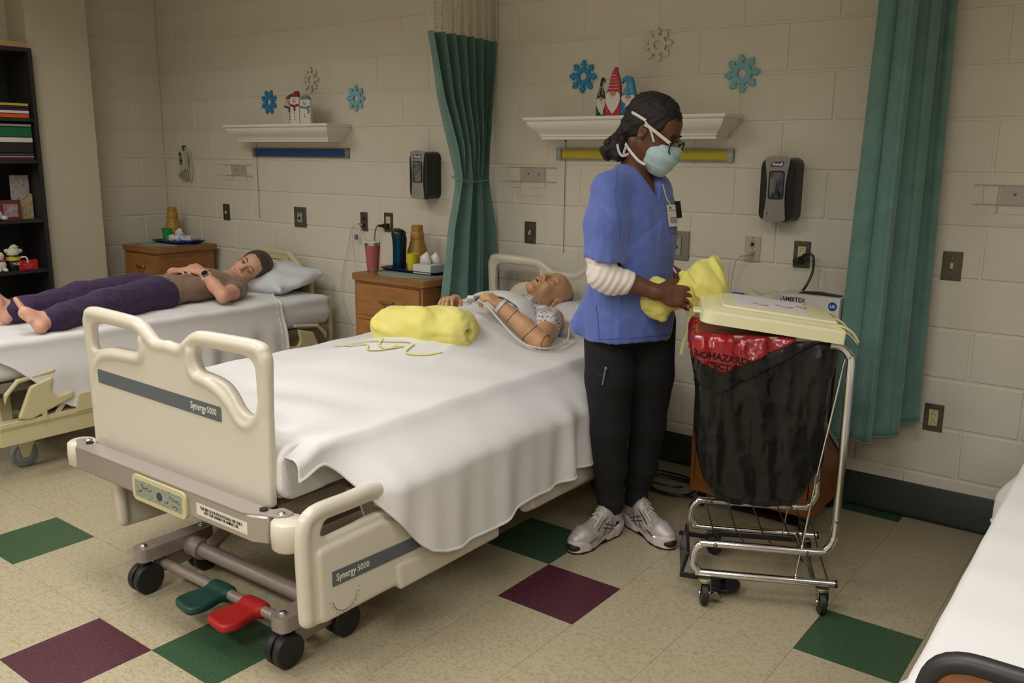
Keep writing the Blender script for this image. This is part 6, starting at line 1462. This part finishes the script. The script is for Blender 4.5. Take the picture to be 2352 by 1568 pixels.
# ---------------------------------------------------------------- the mannequin
mq=T('mannequin','bald training mannequin lying in the cream bed in a dotted gown','mannequin',(-1.80,-.70,.68))
mqm=mat('mannequin_skin',(206,160,120),.5,noise=(16,.35,.7),c2=(194,146,106),sss=.03,bump=(160,.1,.0006))
with world_coords():
    MH=frame((-1.768,-.362,.828),(.24,-.32,.92),(.42,.88,.12)); Rm=MH.to_3x3()
    B=SDF((-2.16,-1.14,.64),(-1.40,-.20,.99),.0050)
    B.ell((-1.80,-.66,.745),(.165,.18,.085),None,0); B.ell((-1.80,-.88,.74),(.14,.18,.075),None,.04)
    B.cone((-1.80,-.56,.755),tp(MH,(-.03,0,-.05)),.055,.055,.02)
    S1=(-1.615,-.560,.748); E1=(-1.478,-.845,.712); W1=(-1.625,-.905,.845)
    B.chain([(-1.78,-.58,.75),S1],[.06,.056],.02); B.chain([S1,E1],[.050,.042],.012); B.chain([E1,(-1.545,-.868,.775),W1],[.043,.040,.029],.010)
    S2=(-1.99,-.57,.75); E2=(-2.08,-.84,.74); W2=(-1.955,-.83,.835)
    B.chain([(-1.82,-.58,.75),S2],[.06,.054],.02); B.chain([S2,E2],[.048,.04],.012); B.chain([E2,W2],[.04,.028],.01)
    hand_sdf(B,W1,(-.75,-.28,.62),(-.35,.85,.1),(.50,-.25,.72),.95,fing=[(.55,.8,.5),(.75,.9,.5),(.85,.9,.5),(.95,.9,.5)],thumb=.01)
    hand_sdf(B,W2,(.30,-.95,.25),(.7,.2,.1),(-.2,.1,.95),.92,curl=(.3,.5,.4),thumb=.01)
    head_sdf(B,MH,1.04,nose=.97)
    B.ell(tp(MH,(.100,0,-.068)),(.014,.020,.0055),Rm,.003,'-')
    for c0,c1,r in (((-1.553,-.700,.730),(-1.55,-.706,.729),.052),((-1.513,-.857,.742),(-1.517,-.858,.746),.0465),((-1.598,-.891,.822),(-1.601,-.892,.826),.0355)): pass
    bo_=PS('body',B,mqm,mq,1)
    jm=mat('joint_groove',(58,34,22),.7)
    def joint(c,ax,r,w_=.0014):
        R=Vector((0,0,1)).rotation_difference(Vector(ax).normalized()).to_matrix(); c=Vector(c)
        ring=[c+R@Vector((r*math.cos(2*PI*k/40),r*math.sin(2*PI*k/40),0)) for k in range(40)]
        P('joint_groove',M().tube([a+b*.0002 for a,b in onsurf(bo_,[tuple(p) for p in ring])],w_,5,closed=True),jm,mq)
    joint((-1.520,-.860,.750),(-.06,-.02,.06),.06); joint((-1.592,-.888,.816),(-.08,-.03,.07),.05); joint((-1.595,-.60,.744),(.13,-.28,-.03),.07)
    elb=onsurf(bo_,[tuple(v) for v in spline([(-1.43,-.81,.76),(-1.435,-.86,.75),(-1.435,-.89,.72),(-1.45,-.87,.68),(-1.46,-.84,.67),(-1.455,-.90,.67),(-1.475,-.93,.69)],5)])
    P('joint_groove',M().tube([a+b*.0002 for a,b in elb],.0013,5),jm,mq)
    for c in ((-1.44,-.83,.745),(-1.53,-.62,.80)):
        q=onsurf(bo_,[c])[0]; P('joint_screw',M().ell(tuple(q[0]),(.006,.006,.006),10,6),mat('screw_brown',(70,52,44),.5),mq)
    eyes(mq,MH,1.04,None,closed=True,lid=mat('lid_crease',(132,84,56),.6))
    P('mouth_opening',M().ell((-.004,0,0),(.004,.015,.0035),14,8),mat('mouth_black',(34,16,14),.6),mq).matrix_basis
    mo=[o for o in KIDS(mq) if o.name.startswith('mouth_opening')][0]
    for v in mo.data.vertices: v.co=MH@(Vector((.0995,0,-.0675))+v.co)
    CPS=SDF((-1.98,-.48,.68),(-1.60,-.16,.98),.0048)
    CPS.ell(tp(MH,(-.014,0,.036)),(.1015,.0810,.0915),Rm,0); CPS.plane(tp(MH,(.004,0,0)),tuple(Rm@Vector((1,0,.12)))); CPS.ell(tp(MH,(.0,.105,-.035)),(.036,.05,.042),Rm,.004,'-'); CPS.ell(tp(MH,(.0,-.105,-.035)),(.036,.05,.042),Rm,.004,'-'); CPS.plane(tp(MH,(-.02,0,-.045)),tuple(Rm@Vector((0,0,-1))))
    PS('hair_cap',CPS,mat('hair_grey',(122,120,128),.7,noise=(60,.3,.7),c2=(104,102,110)),mq,1)
    # dotted gown
    gm=bpy.data.materials.new('gown_dotted'); gm.use_nodes=True; nt=gm.node_tree; b=nt.nodes['Principled BSDF']; b.inputs['Roughness'].default_value=.85
    tc=nt.nodes.new('ShaderNodeTexCoord'); vo=nt.nodes.new('ShaderNodeTexVoronoi'); vo.inputs['Scale'].default_value=62; vo.inputs['Randomness'].default_value=.15; nt.links.new(tc.outputs['Object'],vo.inputs[0])
    mr=nt.nodes.new('ShaderNodeMapRange'); mr.inputs[1].default_value=.30; mr.inputs[2].default_value=.36; nt.links.new(vo.outputs[0],mr.inputs[0])
    mx=nt.nodes.new('ShaderNodeMix'); mx.data_type='RGBA'; mx.inputs[6].default_value=lin((128,118,140))+(1,); mx.inputs[7].default_value=lin((214,208,208))+(1,); nt.links.new(mr.outputs[0],mx.inputs[0]); nt.links.new(mx.outputs[2],b.inputs['Base Color'])
    G=SDF((-2.12,-.98,.62),(-1.46,-.40,.93),.0052)
    G.ell((-1.80,-.68,.750),(.185,.19,.094),None,0); G.cone((-1.80,-.57,.760),tp(MH,(-.035,0,-.085)),.076,.066,.03)
    G.chain([(-1.75,-.60,.750),(-1.625,-.585,.745),(-1.575,-.660,.740)],[.066,.062,.066],.02); G.chain([(-1.85,-.59,.755),(-1.98,-.57,.755),(-2.03,-.68,.745)],[.068,.064,.066],.02)
    G.ell(tp(MH,(.015,0,-.075)),(.070,.062,.066),Rm,.004,'-')
    G.warp(lambda X,Y,Z:.012*(.5-vnoise(X*1.3,Y,Z,15,21,2,True))+.003*np.sin(90*X+50*Y))
    PS('gown',G,gm,mq,1)
    wq=Vector(W1)+Vector((-.012,-.004,.010)); P('wristband',M().lathe([(.0345,-.007),(.0355,-.007),(.0355,.007),(.0345,.007)],tuple(wq),24,Vector((0,0,1)).rotation_difference(Vector((-.75,-.28,.62)).normalized()).to_matrix()),mat('band_clear',(200,206,210),.3),mq)
    P('finger_clip',M().box((-1.735,-.985,.885),(.030,.045,.018),Matrix.Rotation(.6,3,'Z')@Matrix.Rotation(-.5,3,'X')),labm,mq,bevel=.005)
# folded top sheet across the chest
def fold(u,v):
    # u along the edge, v across
    a=spline([(-2.12,-.50,.72),(-2.02,-.60,.80),(-1.90,-.655,.856),(-1.76,-.66,.862),(-1.66,-.68,.83),(-1.585,-.735,.765),(-1.555,-.80,.70)],8)
    s=u*(len(a)-1); i=min(int(s),len(a)-2); p=a[i].lerp(a[i+1],s-i); ang=v*2*PI
    return Vector((p.x,p.y-.030+.050*math.cos(ang),p.z+.012*math.sin(ang)+.002*math.sin(30*u)))
tag(P('top_sheet',M().grid(fold,60,16),sheet,None),'white top sheet edge folded over the mannequin chest','sheet')
t=T('drainage_tube','thin white tube running along the mannequin arm','tube',(-1.45,-.9,.70))
with world_coords():
    P('tubing',M().tube(spline([(-1.700,-.985,.885),(-1.66,-.965,.855),(-1.575,-.955,.780),(-1.50,-.945,.725),(-1.435,-.905,.702),(-1.405,-.83,.699),(-1.415,-.74,.702),(-1.45,-.67,.72),(-1.49,-.60,.742),(-1.49,-.52,.775),(-1.44,-.45,.785),(-1.38,-.42,.76)],8),.0040,8),mat('tube_white',(206,204,190),.3),t)
# ================================================================ HAMPER CART
CO=Vector((-.579,-1.232,0)); CA=math.radians(26.7)
t=T('hamper_cart','chrome hamper cart with cream lid and foot pedal, holding the waste bags','cart',CO,CA)
cart=t; W=.47; D=.385
def bent(y):
    p=[(.470,y,.108),(.058,y,.108),(.032,y,.114),(.013,y,.134),(.010,y,.162),(.016,y,.188),(.036,y,.208),(.065,y,.214),(.395,y,.214),(.432,y,.226),(.452,y,.262),(.456,y,.33),(.456,y,.82),(.450,y,.872),(.425,y,.90),(.39,y,.905)]
    q=[]
    for i in range(len(p)-1):
        q.append(p[i])
    return spline(p,6)
for y in (0,D): P('side_frame',M().tube(bent(y),.0128,14),chrome,t)
for y in (0,D):
    P('rail_end',M().cyl((.468,y,.108),(.476,y,.108),.0133,n=16),blackp,t)
    for x,z in ((.08,.214),(.37,.214),(.4565,.33)): P('rivet',M().ell((x,y-.012,z),(.008,.004,.008),10,6),steel,t)
for z,x in ((.108,.40),(.905,.40),(.55,.456)): P('cross_tube',M().cyl((x,0,z),(x,D,z),.010,n=12),chrome,t)
for x in (.08,.16,.25,.34): P('basket_wire',M().tube([(x-.02,D,.216),(x+.0,D*.5,.190),(x+.02,0,.216)],.0028,6),mat('wire_dark_chrome',(110,104,98),.3,metal=.9),t)
for x in (.39,.43): P('basket_wire',M().tube([(x,D,.214),(x+.01,D*.5,.15),(x+.02,0,.108)],.0028,6),mat('wire_dark_chrome',(110,104,98),.3,metal=.9),t)
for y in (.012,D-.012):
    P('lift_rod',M().tube([(.440,y,.86),(.385,y,.46),(.345,y,.108)],.0032,8),chrome,t)
    P('rod_joint',M().cyl((.386,y,.475),(.383,y,.445),.006),steel,t)
for y in (0,D):
    P('lever_arm',M().tube([(-.03,y+(.02 if y==0 else -.02),.085),(.06,y+(.02 if y==0 else -.02),.078),(.12,y+(.02 if y==0 else -.02),.092),(.42,y+(.02 if y==0 else -.02),.094)],.011,6,flat=(.4,1)),blackp,t,bevel=.001)
P('foot_pedal',M().box((-.012,D*.55,.095),(.012,.25,.085),Matrix.Rotation(.25,3,'Y')),blackp,t,bevel=.004)
P('pedal_pad',M().cyl((.12,.10,.020),(.12,.10,.030),.060,n=28).cyl((.12,.10,.03),(.12,.06,.085),.010,n=10),blackp,t,bevel=.002)
for x,y,a in ((.052,-.012,.12),(.432,.0,.05),(.10,D+.005,.6),(.43,D+.01,.3)):
    c=P('caster',M().cyl((x-.011*math.cos(a),y-.011*math.sin(a),.040),(x+.011*math.cos(a),y+.011*math.sin(a),.040),.040,n=28),rubber,t,bevel=.004)
    ax=Vector((math.cos(a),math.sin(a),0)); tg=Vector((-math.sin(a),math.cos(a),0)); m=M()
    for sgn in (-1,1): m.prism([(-.012,.030),(.012,.030),(.022,.070),(.020,.088),(-.020,.088),(-.022,.070)],.0025,(Vector((x,y,0))+ax*sgn*.016,tg,Vector((0,0,1)),ax))
    m.cyl((x,y,.082),(x,y,.092),.022,n=20)
    P('fork',m,mat('fork_zinc',(170,166,140),.25,metal=.9),c,bevel=.0008); P('hub',M().cyl(tuple(Vector((x,y,.04))-ax*.018),tuple(Vector((x,y,.04))+ax*.018),.010),chrome,c)
    if y<.01 and x<.1: P('brake_tab',M().prism([(.0,.03),(.035,.012),(.05,.02),(.03,.045)],.012,(Vector((x,y,0))+ax*.012,ax,Vector((0,0,1)),tg)),steel,c,bevel=.001)
lidm=mat('lid_cream',(222,216,176),.35,bump=(200,.08,.0006),coat=.1)
tl=math.radians(6.8); RL_=Matrix.Rotation(tl,3,'Y'); lo=Vector((-.004,-.022,1.002))
def LP(x,y,z): return lo+RL_@Vector((x,y,z))
LW=.440; LD=.42
def lring(g,z,r=.045): return [LP(a,b,z) for a,b in poly_round([(g,g),(LW-g*.3,g),(LW-g*.3,LD-g),(g,LD-g)],[r,.008,.008,r],5)]
lid=P('lid',M().loft([lring(.012,-.040),lring(.0,-.038),lring(.002,-.004),lring(.010,.004),lring(.030,.006),lring(.034,.009),lring(.055,.014),lring(.062,.014)]),lidm,t,bevel=0,angle=35)
P('lid_panel',M().loft([lring(.062,.012,.02),lring(.066,.019,.02),lring(.075,.021,.02)]),lidm,lid,angle=30)
P('lid_handle',M().box(LP(-.006,LD*.35,-.024),(.034,.07,.010),RL_),lidm,lid,bevel=.004)
for y in (.03,.17,.31):
    P('hinge_rib',M().tube(spline([LP(LW-.045,y+.02,.004),LP(LW-.01,y+.02,.010),LP(LW+.025,y+.02,-.004),LP(LW+.048,y+.02,-.030)],6),.014,8,flat=(1.3,.35)),lidm,lid)
P('hinge_cover',M().grid(lambda u,v:LP(LW-.03+.075*v,.02+(LD-.04)*u,.006-.040*v*v),14,8),lidm,lid,solid=.003)
P('sign_sheet',M().add([LP(.105,.10,.0215),LP(.33,.10,.0215),LP(.345,.34,.0215),LP(.12,.34,.0215)],[(0,1,2,3)]),mat('paper_white',(216,212,216),.7),lid,solid=.0006,smooth=False)
red_i=mat('ink_red',(196,96,84),.7)
xa=RL_@Vector((1,0,0)); ya=RL_@Vector((0,1,0))
for cx_,cy_,w_,sd in ((.19,.17,.055,1),(.27,.20,.06,4),(.33,.24,.035,9)):
    P('handwriting',M().tube([LP(cx_+w_*(k/24-.5),cy_+.012*math.sin(k*1.9+sd)*math.cos(k*.7+sd)+.010*math.sin(k*.3),.0226) for k in range(25)],.0009,5),red_i,lid)
P('bag_ring',M().tube([(a,b,.918) for a,b in poly_round([(.0,.0),(.42,.0),(.42,D),(.0,D)],.06,6)],.007,8,closed=True),chrome,t)
# bags hanging in the ring
t=T('waste_bag','large black plastic waste bag hanging in the chrome cart','bag',CO+Vector((0,0,.34)),CA)
def bagsdf(g,z0=None,zt=.925):
    s=SDF((-.16,-.12,-.02),(.52,.50,.62),.0062)
    c=(.205,.19)
    R_=[(-.0,.05,.10,.10),(.06,.13,.15,.13),(.17,.20,.185,.160),(.34,.20,.190,.170),(.46,.19,.192,.172),(.545,.185,.190,.170)]
    for i in range(len(R_)-1):
        for k in range(6):
            f=k/6; z=R_[i][0]*(1-f)+R_[i+1][0]*f; rx=R_[i][2]*(1-f)+R_[i+1][2]*f+g; ry=R_[i][3]*(1-f)+R_[i+1][3]*f+g
            s.box((c[0],c[1],z+.02),(2*rx,2*ry,.085),None,.04,.03)
    return s
blm=mat('bag_black',(12,12,13),.34,noise=(10,.4,.7),c2=(16,16,17),bump=(26,.35,.006),spec=.45)
def wrinkle(X,Y,Z): return .034*(.5-vnoise(X*1.5,Y*1.5,Z*.42,11,31,3,True))+.004*np.sin(70*X+10*Z)
s=bagsdf(0.0); s.warp(wrinkle); s.plane((0,0,.580),(0,0,1))
PS('bag',s,blm,t,1)
s=bagsdf(.014); s.warp(wrinkle); s.warp(lambda X,Y,Z:.014*(.6-vnoise(X,Y,Z,20,37,2,True))); s.plane((0,0,.583),(0,0,1)); s.plane((.06,0,.385),(-.55,0,-1),.01); s.plane((.06,0,.385),(.62,.1,-1),.01)
PS('folded_cuff',s,blm,t,1)
t=T('biohazard_bag','red plastic waste liner folded over the rim of the black bag','bag',CO+Vector((0,0,.34)),CA)
s=bagsdf(.026); s.warp(wrinkle); s.warp(lambda X,Y,Z:.014*(.6-vnoise(X,Y,Z,18,41,3,True))); s.plane((0,0,.586),(0,0,1)); s.plane((.065,0,.462),(-.50,0,-1),.008); s.plane((.065,0,.462),(.50,.1,-1),.008)
redo=PS('liner',s,mat('bag_red',(150,16,30),.22,noise=(12,.4,.7),c2=(124,12,26),bump=(26,.35,.006),spec=.6,coat=.3),t,1)
def wraptext(body,size,x0,z0,slope,ma,par,surf):
    from mathutils.bvhtree import BVHTree
    b=BVHTree.FromPolygons([v.co for v in surf.data.vertices],[p.vertices[:] for p in surf.data.polygons])
    def arc(a,b_,c):
        q=Vector((x0+a,-.20,z0+b_+slope*a)); h=b.ray_cast(q,Vector((0,1,0)))
        if h[0] is None: h=b.find_nearest(Vector((q.x,-.0,q.z)))
        return h[0]+Vector((0,-.0012-abs(c)*.2,0))
    text(body,size,ma,par,(0,0,0),(1,0,0),(0,0,1),arc=arc,bold=.0008)
rk=mat('ink_darkred',(52,8,16),.5)
wraptext('BIOHAZARDOUS',.030,.088,.512,-.12,rk,t,redo); wraptext('WASTE',.028,.195,.505,.28,rk,t,redo); wraptext('INFECTIOUS',.028,.075,.484,-.10,rk,t,redo)
# black cables on the floor
t=T('power_cable','coiled black cables on the floor between the bed and the nightstand','cable',(-1.12,-.35,0))
with world_coords():
    for k,(dx,dy,r) in enumerate(((0,0,.11),(.04,-.03,.10),(-.03,.03,.09))):
        P('cord',M().tube([(-1.14+dx+(r*1.5)*math.cos(a),-.30+dy+r*math.sin(a),.006+.006*k+.004*math.sin(3*a)) for a in [2*PI*j/40 for j in range(38)]],.005,8),blackp,t)
    P('cord',M().tube(spline([(-1.30,-.30,.02),(-1.1,-.42,.006),(-1.0,-.36,.006),(-.97,-.30,.04)],8),.005,8),blackp,t)
# ================================================================ BOOKCASE
bk=mat('bookcase_black',(32,30,31),.5,noise=(14,.3,.7),c2=(40,37,38),stretch=(1,1,.2))
t=T('bookcase','tall black bookcase against the left wall','bookcase',(-5.325,-1.50,0))
BX0,BX1,BY0,BY1,BZ=-5.482,-5.165,-1.93,-1.052,2.085
SHZ=[.08,.515,.735,1.050,1.415,1.668]
with world_coords():
    for y in (BY0+.012,BY1-.012): P('side_panel',M().box(((BX0+BX1)/2,y,BZ/2),(BX1-BX0,.024,BZ)),bk,t,bevel=.001,smooth=False)
    P('back_panel',M().box((BX0+.004,(BY0+BY1)/2,BZ/2),(.008,BY1-BY0-.05,BZ-.02)),bk,t,smooth=False)
    P('top_panel',M().box(((BX0+BX1)/2,(BY0+BY1)/2,BZ-.012),(BX1-BX0,BY1-BY0-.048,.024)),bk,t,bevel=.001,smooth=False)
    for z in SHZ: P('shelf',M().box(((BX0+BX1)/2+.003,(BY0+BY1)/2,z-.010),(BX1-BX0-.012,BY1-BY0-.05,.020)),bk,t,bevel=.001,smooth=False)
tag(P('wood_board',M().box((-5.325,-1.50,2.102),(.31,.86,.032)),mat('board_tan',(176,148,104),.6,noise=(6,.3,.7),c2=(160,130,88),stretch=(1,8,8)),bevel=.001,smooth=False),'tan wooden board lying on top of the black bookcase','board')
def book(y0,y1,z,h,col,label,x1=-5.185,dx=.22,rz=0,binder=False,txt=None):
    t=T('binder' if binder else 'book',label,'binder' if binder else 'book',(x1-dx/2,(y0+y1)/2,z),rz,'books and binders stacked in the bookcase')
    cm=mat('cover_%d_%d_%d'%col,col,.45); w_=y1-y0
    P('cover',M().box((0,0,h-.0015),(dx,w_,.003)).box((0,0,.0015),(dx,w_,.003)).box((dx/2-.0015,0,h/2),(.003,w_,h)),cm,t,bevel=.0005,smooth=False)
    P('pages',M().box((-.002,0,h/2),(dx-.012,w_-.008,h-.008)),mat('pages',(206,200,186),.8),t,smooth=False)
    if txt: text(txt,h*.6,mat('ink_white',(230,230,235),.5) if sum(col)<420 else mat('ink_black',(26,26,30),.5),t,(dx/2+.0006,w_*.15,h/2),(0,1,0),(0,0,1))
z=1.668
for h,col,lab,y0,tx in ((.026,(222,88,30),'orange book at the bottom of the top stack',-1.40,'NURSING'),(.020,(214,208,204),'white book on the orange one in the top stack',-1.42,'NURSING CARE'),(.014,(48,40,70),'thin navy book in the top stack of the bookcase',-1.38,None),(.010,(128,44,40),'thin dark red book in the top stack of the bookcase',-1.40,None),(.018,(176,172,70),'yellow green book on top of the top stack',-1.36,'MEDICAL')):
    book(y0,-1.095,z,h,col,lab); z+=h+.0005
z=1.415
for h,col,lab,y0,bi in ((.014,(92,34,44),'thin maroon book low in the second compartment',-1.42,0),(.012,(150,146,140),'thin grey book low in the second compartment',-1.40,0),(.016,(64,64,62),'dark grey book in the second compartment',-1.38,0),(.062,(36,34,34),'thick black binder in the second compartment',-1.42,1),(.032,(206,202,196),'white binder under the green one',-1.44,1),(.062,(16,96,62),'thick green binder in the second compartment',-1.44,1),(.018,(146,142,138),'grey folder on top of the green binder',-1.36,1)):
    book(y0,-1.090,z,h,col,lab,binder=bool(bi)); z+=h+.0005
t=T('picture_frame','brown picture frame leaning in the bookcase','picture frame',(-5.235,-1.245,1.050),PI/2-.05)
P('frame',M().prism(rrect(.125,.122,.002,(0,.061)),.012,(Vector((0,0,0)),Vector((1,0,0)),Vector((0,-.10,1)).normalized(),Vector((0,-1,-.10)).normalized()),[rrect(.090,.087,.001,(0,.061))]),mat('frame_brown',(98,48,34),.4),t,bevel=.0015,smooth=False) if 0 else None
t.rotation_euler=(0,0,PI/2)
P('frame',M().prism(rrect(.125,.122,.002,(0,.061)),.012,(Vector((0,0,0)),Vector((1,0,0)),Vector((0,0,1)),Vector((0,-1,0))),[rrect(.090,.087,.001,(0,.061))]),mat('frame_brown',(98,48,34),.4),t,bevel=.0015,smooth=False)
P('picture',M().prism(rrect(.092,.089,.001,(0,.061)),.004,(Vector((0,-.001,0)),Vector((1,0,0)),Vector((0,0,1)),Vector((0,-1,0)))),mat('picture_blur',(150,152,160),.25,noise=(24,.45,.6),c2=(168,84,88)),t,smooth=False)
P('stand',M().box((0,.035,.045),(.02,.05,.09)),mat('frame_brown',(98,48,34),.4),t,smooth=False)
for yy,z0,hh,ww,lab,col in ((-1.145,1.05,.27,.115,'tall pale sheet standing behind the picture frame',(176,168,168)),(-1.125,1.05,.155,.075,'small tan printed card leaning at the right end of the bookcase shelf',(170,152,116))):
    t=T('paper_card',lab,'card',(-5.30 if hh>.2 else -5.27,yy,z0),PI/2,'papers standing in the bookcase')
    P('sheet',M().box((0,0,hh/2),(ww,.003,hh)),mat('card_%d'%col[0],col,.8,noise=(60,.5,.6),c2=tuple(int(c*.72) for c in col)),t,smooth=False)
    P('fold_flap',M().box((0,.02,.03),(ww*.8,.003,.06),Matrix.Rotation(.5,3,'X')),mat('card_%d'%col[0],col,.8),t,smooth=False)
t=T('mug','black and yellow mug with a white handle in the bookcase','mug',(-5.225,-1.262,.735))
P('body',M().lathe([(0,0),(.036,0),(.038,.004),(.041,.098),(.039,.100),(.036,.008),(0,.008)],(0,0,0),32),mat('mug_black',(28,26,26),.25),t,angle=50)
P('yellow_band',M().lathe([(.0400,.066),(.0418,.066),(.0425,.088),(.0405,.088)],(0,0,0),32),mat('mug_yellow',(206,180,50),.3),t,angle=50)
P('handle',M().tube(spline([(.02,.036,.080),(.03,.062,.082),(.034,.072,.058),(.028,.062,.030),(.02,.036,.022)],6),.005,8),mat('mug_white',(220,214,206),.25),t)
text('YOU',.022,mat('mug_white',(220,214,206),.25),t,(.0412,.0,.045),(0,1,0),(0,0,1),bold=.0006)
t=T('desk_sign','small red sign reading BEST TEACHER EVER in front of the mug','sign',(-5.195,-1.190,.735),PI/2)
P('board',M().box((0,0,.032),(.118,.012,.062)),mat('sign_red',(176,18,26),.5),t,bevel=.001,smooth=False)
text('BEST\nTEACHER\nEVER',.0165,mat('sign_pink',(206,110,112),.6),t,(.0,-.0066,.032),(1,0,0),(0,0,1))
t=T('plush_toy','pale furry plush toy sitting in the mug','plush toy',(-5.225,-1.262,.80))
s=SDF((-.07,-.07,-.03),(.07,.07,.13),.004); s.ell((0,0,.04),(.034,.036,.034),None,0); s.ell((0,.01,.075),(.024,.026,.022),None,.01)
for c in ((.0,-.035,.06),(.0,.045,.055),(.02,.0,.02)): s.ell(c,(.014,.016,.014),None,.008)
s.warp(lambda X,Y,Z:.006*(.5-vnoise(X,Y,Z,90,3,2))); PS('body',s,mat('plush_cream',(196,192,160),.95,sheen=.4),t,1)
for c in ((.022,.002,.080),(.020,.020,.080)): P('eye',M().ell(c,(.003,.003,.003),8,6),darkh,t)
t=T('plush_toy','small pink and white plush toy left of the mug in the bookcase','plush toy',(-5.215,-1.350,.735))
s=SDF((-.06,-.07,-.01),(.06,.07,.16),.004); s.ell((0,0,.04),(.034,.038,.042),None,0); s.ell((0,0,.095),(.028,.030,.030),None,.01); s.ell((.03,.02,.012),(.022,.014,.012),None,.006); s.ell((.03,-.02,.012),(.022,.014,.012),None,.006)
s.warp(lambda X,Y,Z:.004*(.5-vnoise(X,Y,Z,80,5,2))); s.plane((0,0,.001),(0,0,-1)); PS('body',s,mat('plush_white',(206,200,192),.95,sheen=.4),t,1)
P('scarf',M().tube([(.026*math.cos(a),.030*math.sin(a),.070) for a in [2*PI*k/20 for k in range(20)]],.007,8,closed=True),mat('plush_red',(170,48,44),.8),t)
for c in ((.026,-.010,.10),(.026,.010,.10)): P('eye',M().ell(c,(.003,.003,.003),8,6),darkh,t)
t=T('plush_toy','pale plush toy with a rounded paw beside the picture frame','plush toy',(-5.205,-1.335,1.050))
s=SDF((-.06,-.07,-.01),(.07,.07,.12),.004); s.ell((0,-.01,.035),(.036,.036,.036),None,0); s.ell((.02,.030,.016),(.018,.020,.015),None,.006); s.ell((-.005,-.01,.08),(.026,.026,.024),None,.008)
s.plane((0,0,.001),(0,0,-1)); PS('body',s,mat('plush_grey',(186,182,176),.95,sheen=.4),t,1)
for c in ((.020,-.018,.086),(.020,-.002,.086)): P('eye',M().ell(c,(.003,.003,.003),8,6),darkh,t)
t=T('paper_stack','loose grey papers on the low bookcase shelf','papers',(-5.30,-1.30,.515))
for k in range(5): P('sheet',M().box((.01*math.sin(k*2.1),.01*math.cos(k*3),.0012+.0024*k),(.26,.36,.0018),rotz(.05*math.sin(k*1.7))),mat('paper_grey',(150,150,152),.7),t,smooth=False)
# folded olive cloth beyond the reclining woman
t=T('folded_cloth','olive cloth lying beyond the hips of the reclining woman','cloth',(-4.20,-1.18,.64))
s=SDF((-.12,-.28,-.02),(.12,.28,.13),.006); s.ell((0,0,.045),(.07,.22,.055),None,0); s.warp(lambda X,Y,Z:.02*(.5-vnoise(X,Y*.7,Z,16,6,3,True))); s.plane((0,0,.002),(0,0,-1)); PS('cloth',s,mat('cloth_olive',(98,88,56),.85),t,1)
# ceiling light fittings, part of the room
for i,(x,y) in enumerate(((-3.9,-1.9),(-2.0,-2.6),(-.1,-2.6),(1.6,-2.6),(-3.9,-4.6),(-1.2,-4.8),(1.2,-4.8))):
    o=P('trim_%d'%(i+2),M().prism([(x-.63,y-.325),(x+.63,y-.325),(x+.63,y+.325),(x-.63,y+.325)],.02,(Vector((0,0,2.742)),Vector((1,0,0)),Vector((0,1,0)),Vector((0,0,1))),[[(x-.6,y-.295),(x+.6,y-.295),(x+.6,y+.295),(x-.6,y+.295)]]),white,smooth=False); o['kind']='structure'
    with world_coords(): P('diffuser',M().box((x,y,2.752),(1.20,.59,.008)),mat('diffuser',(240,238,228),.5,emit=.6),o,smooth=False)
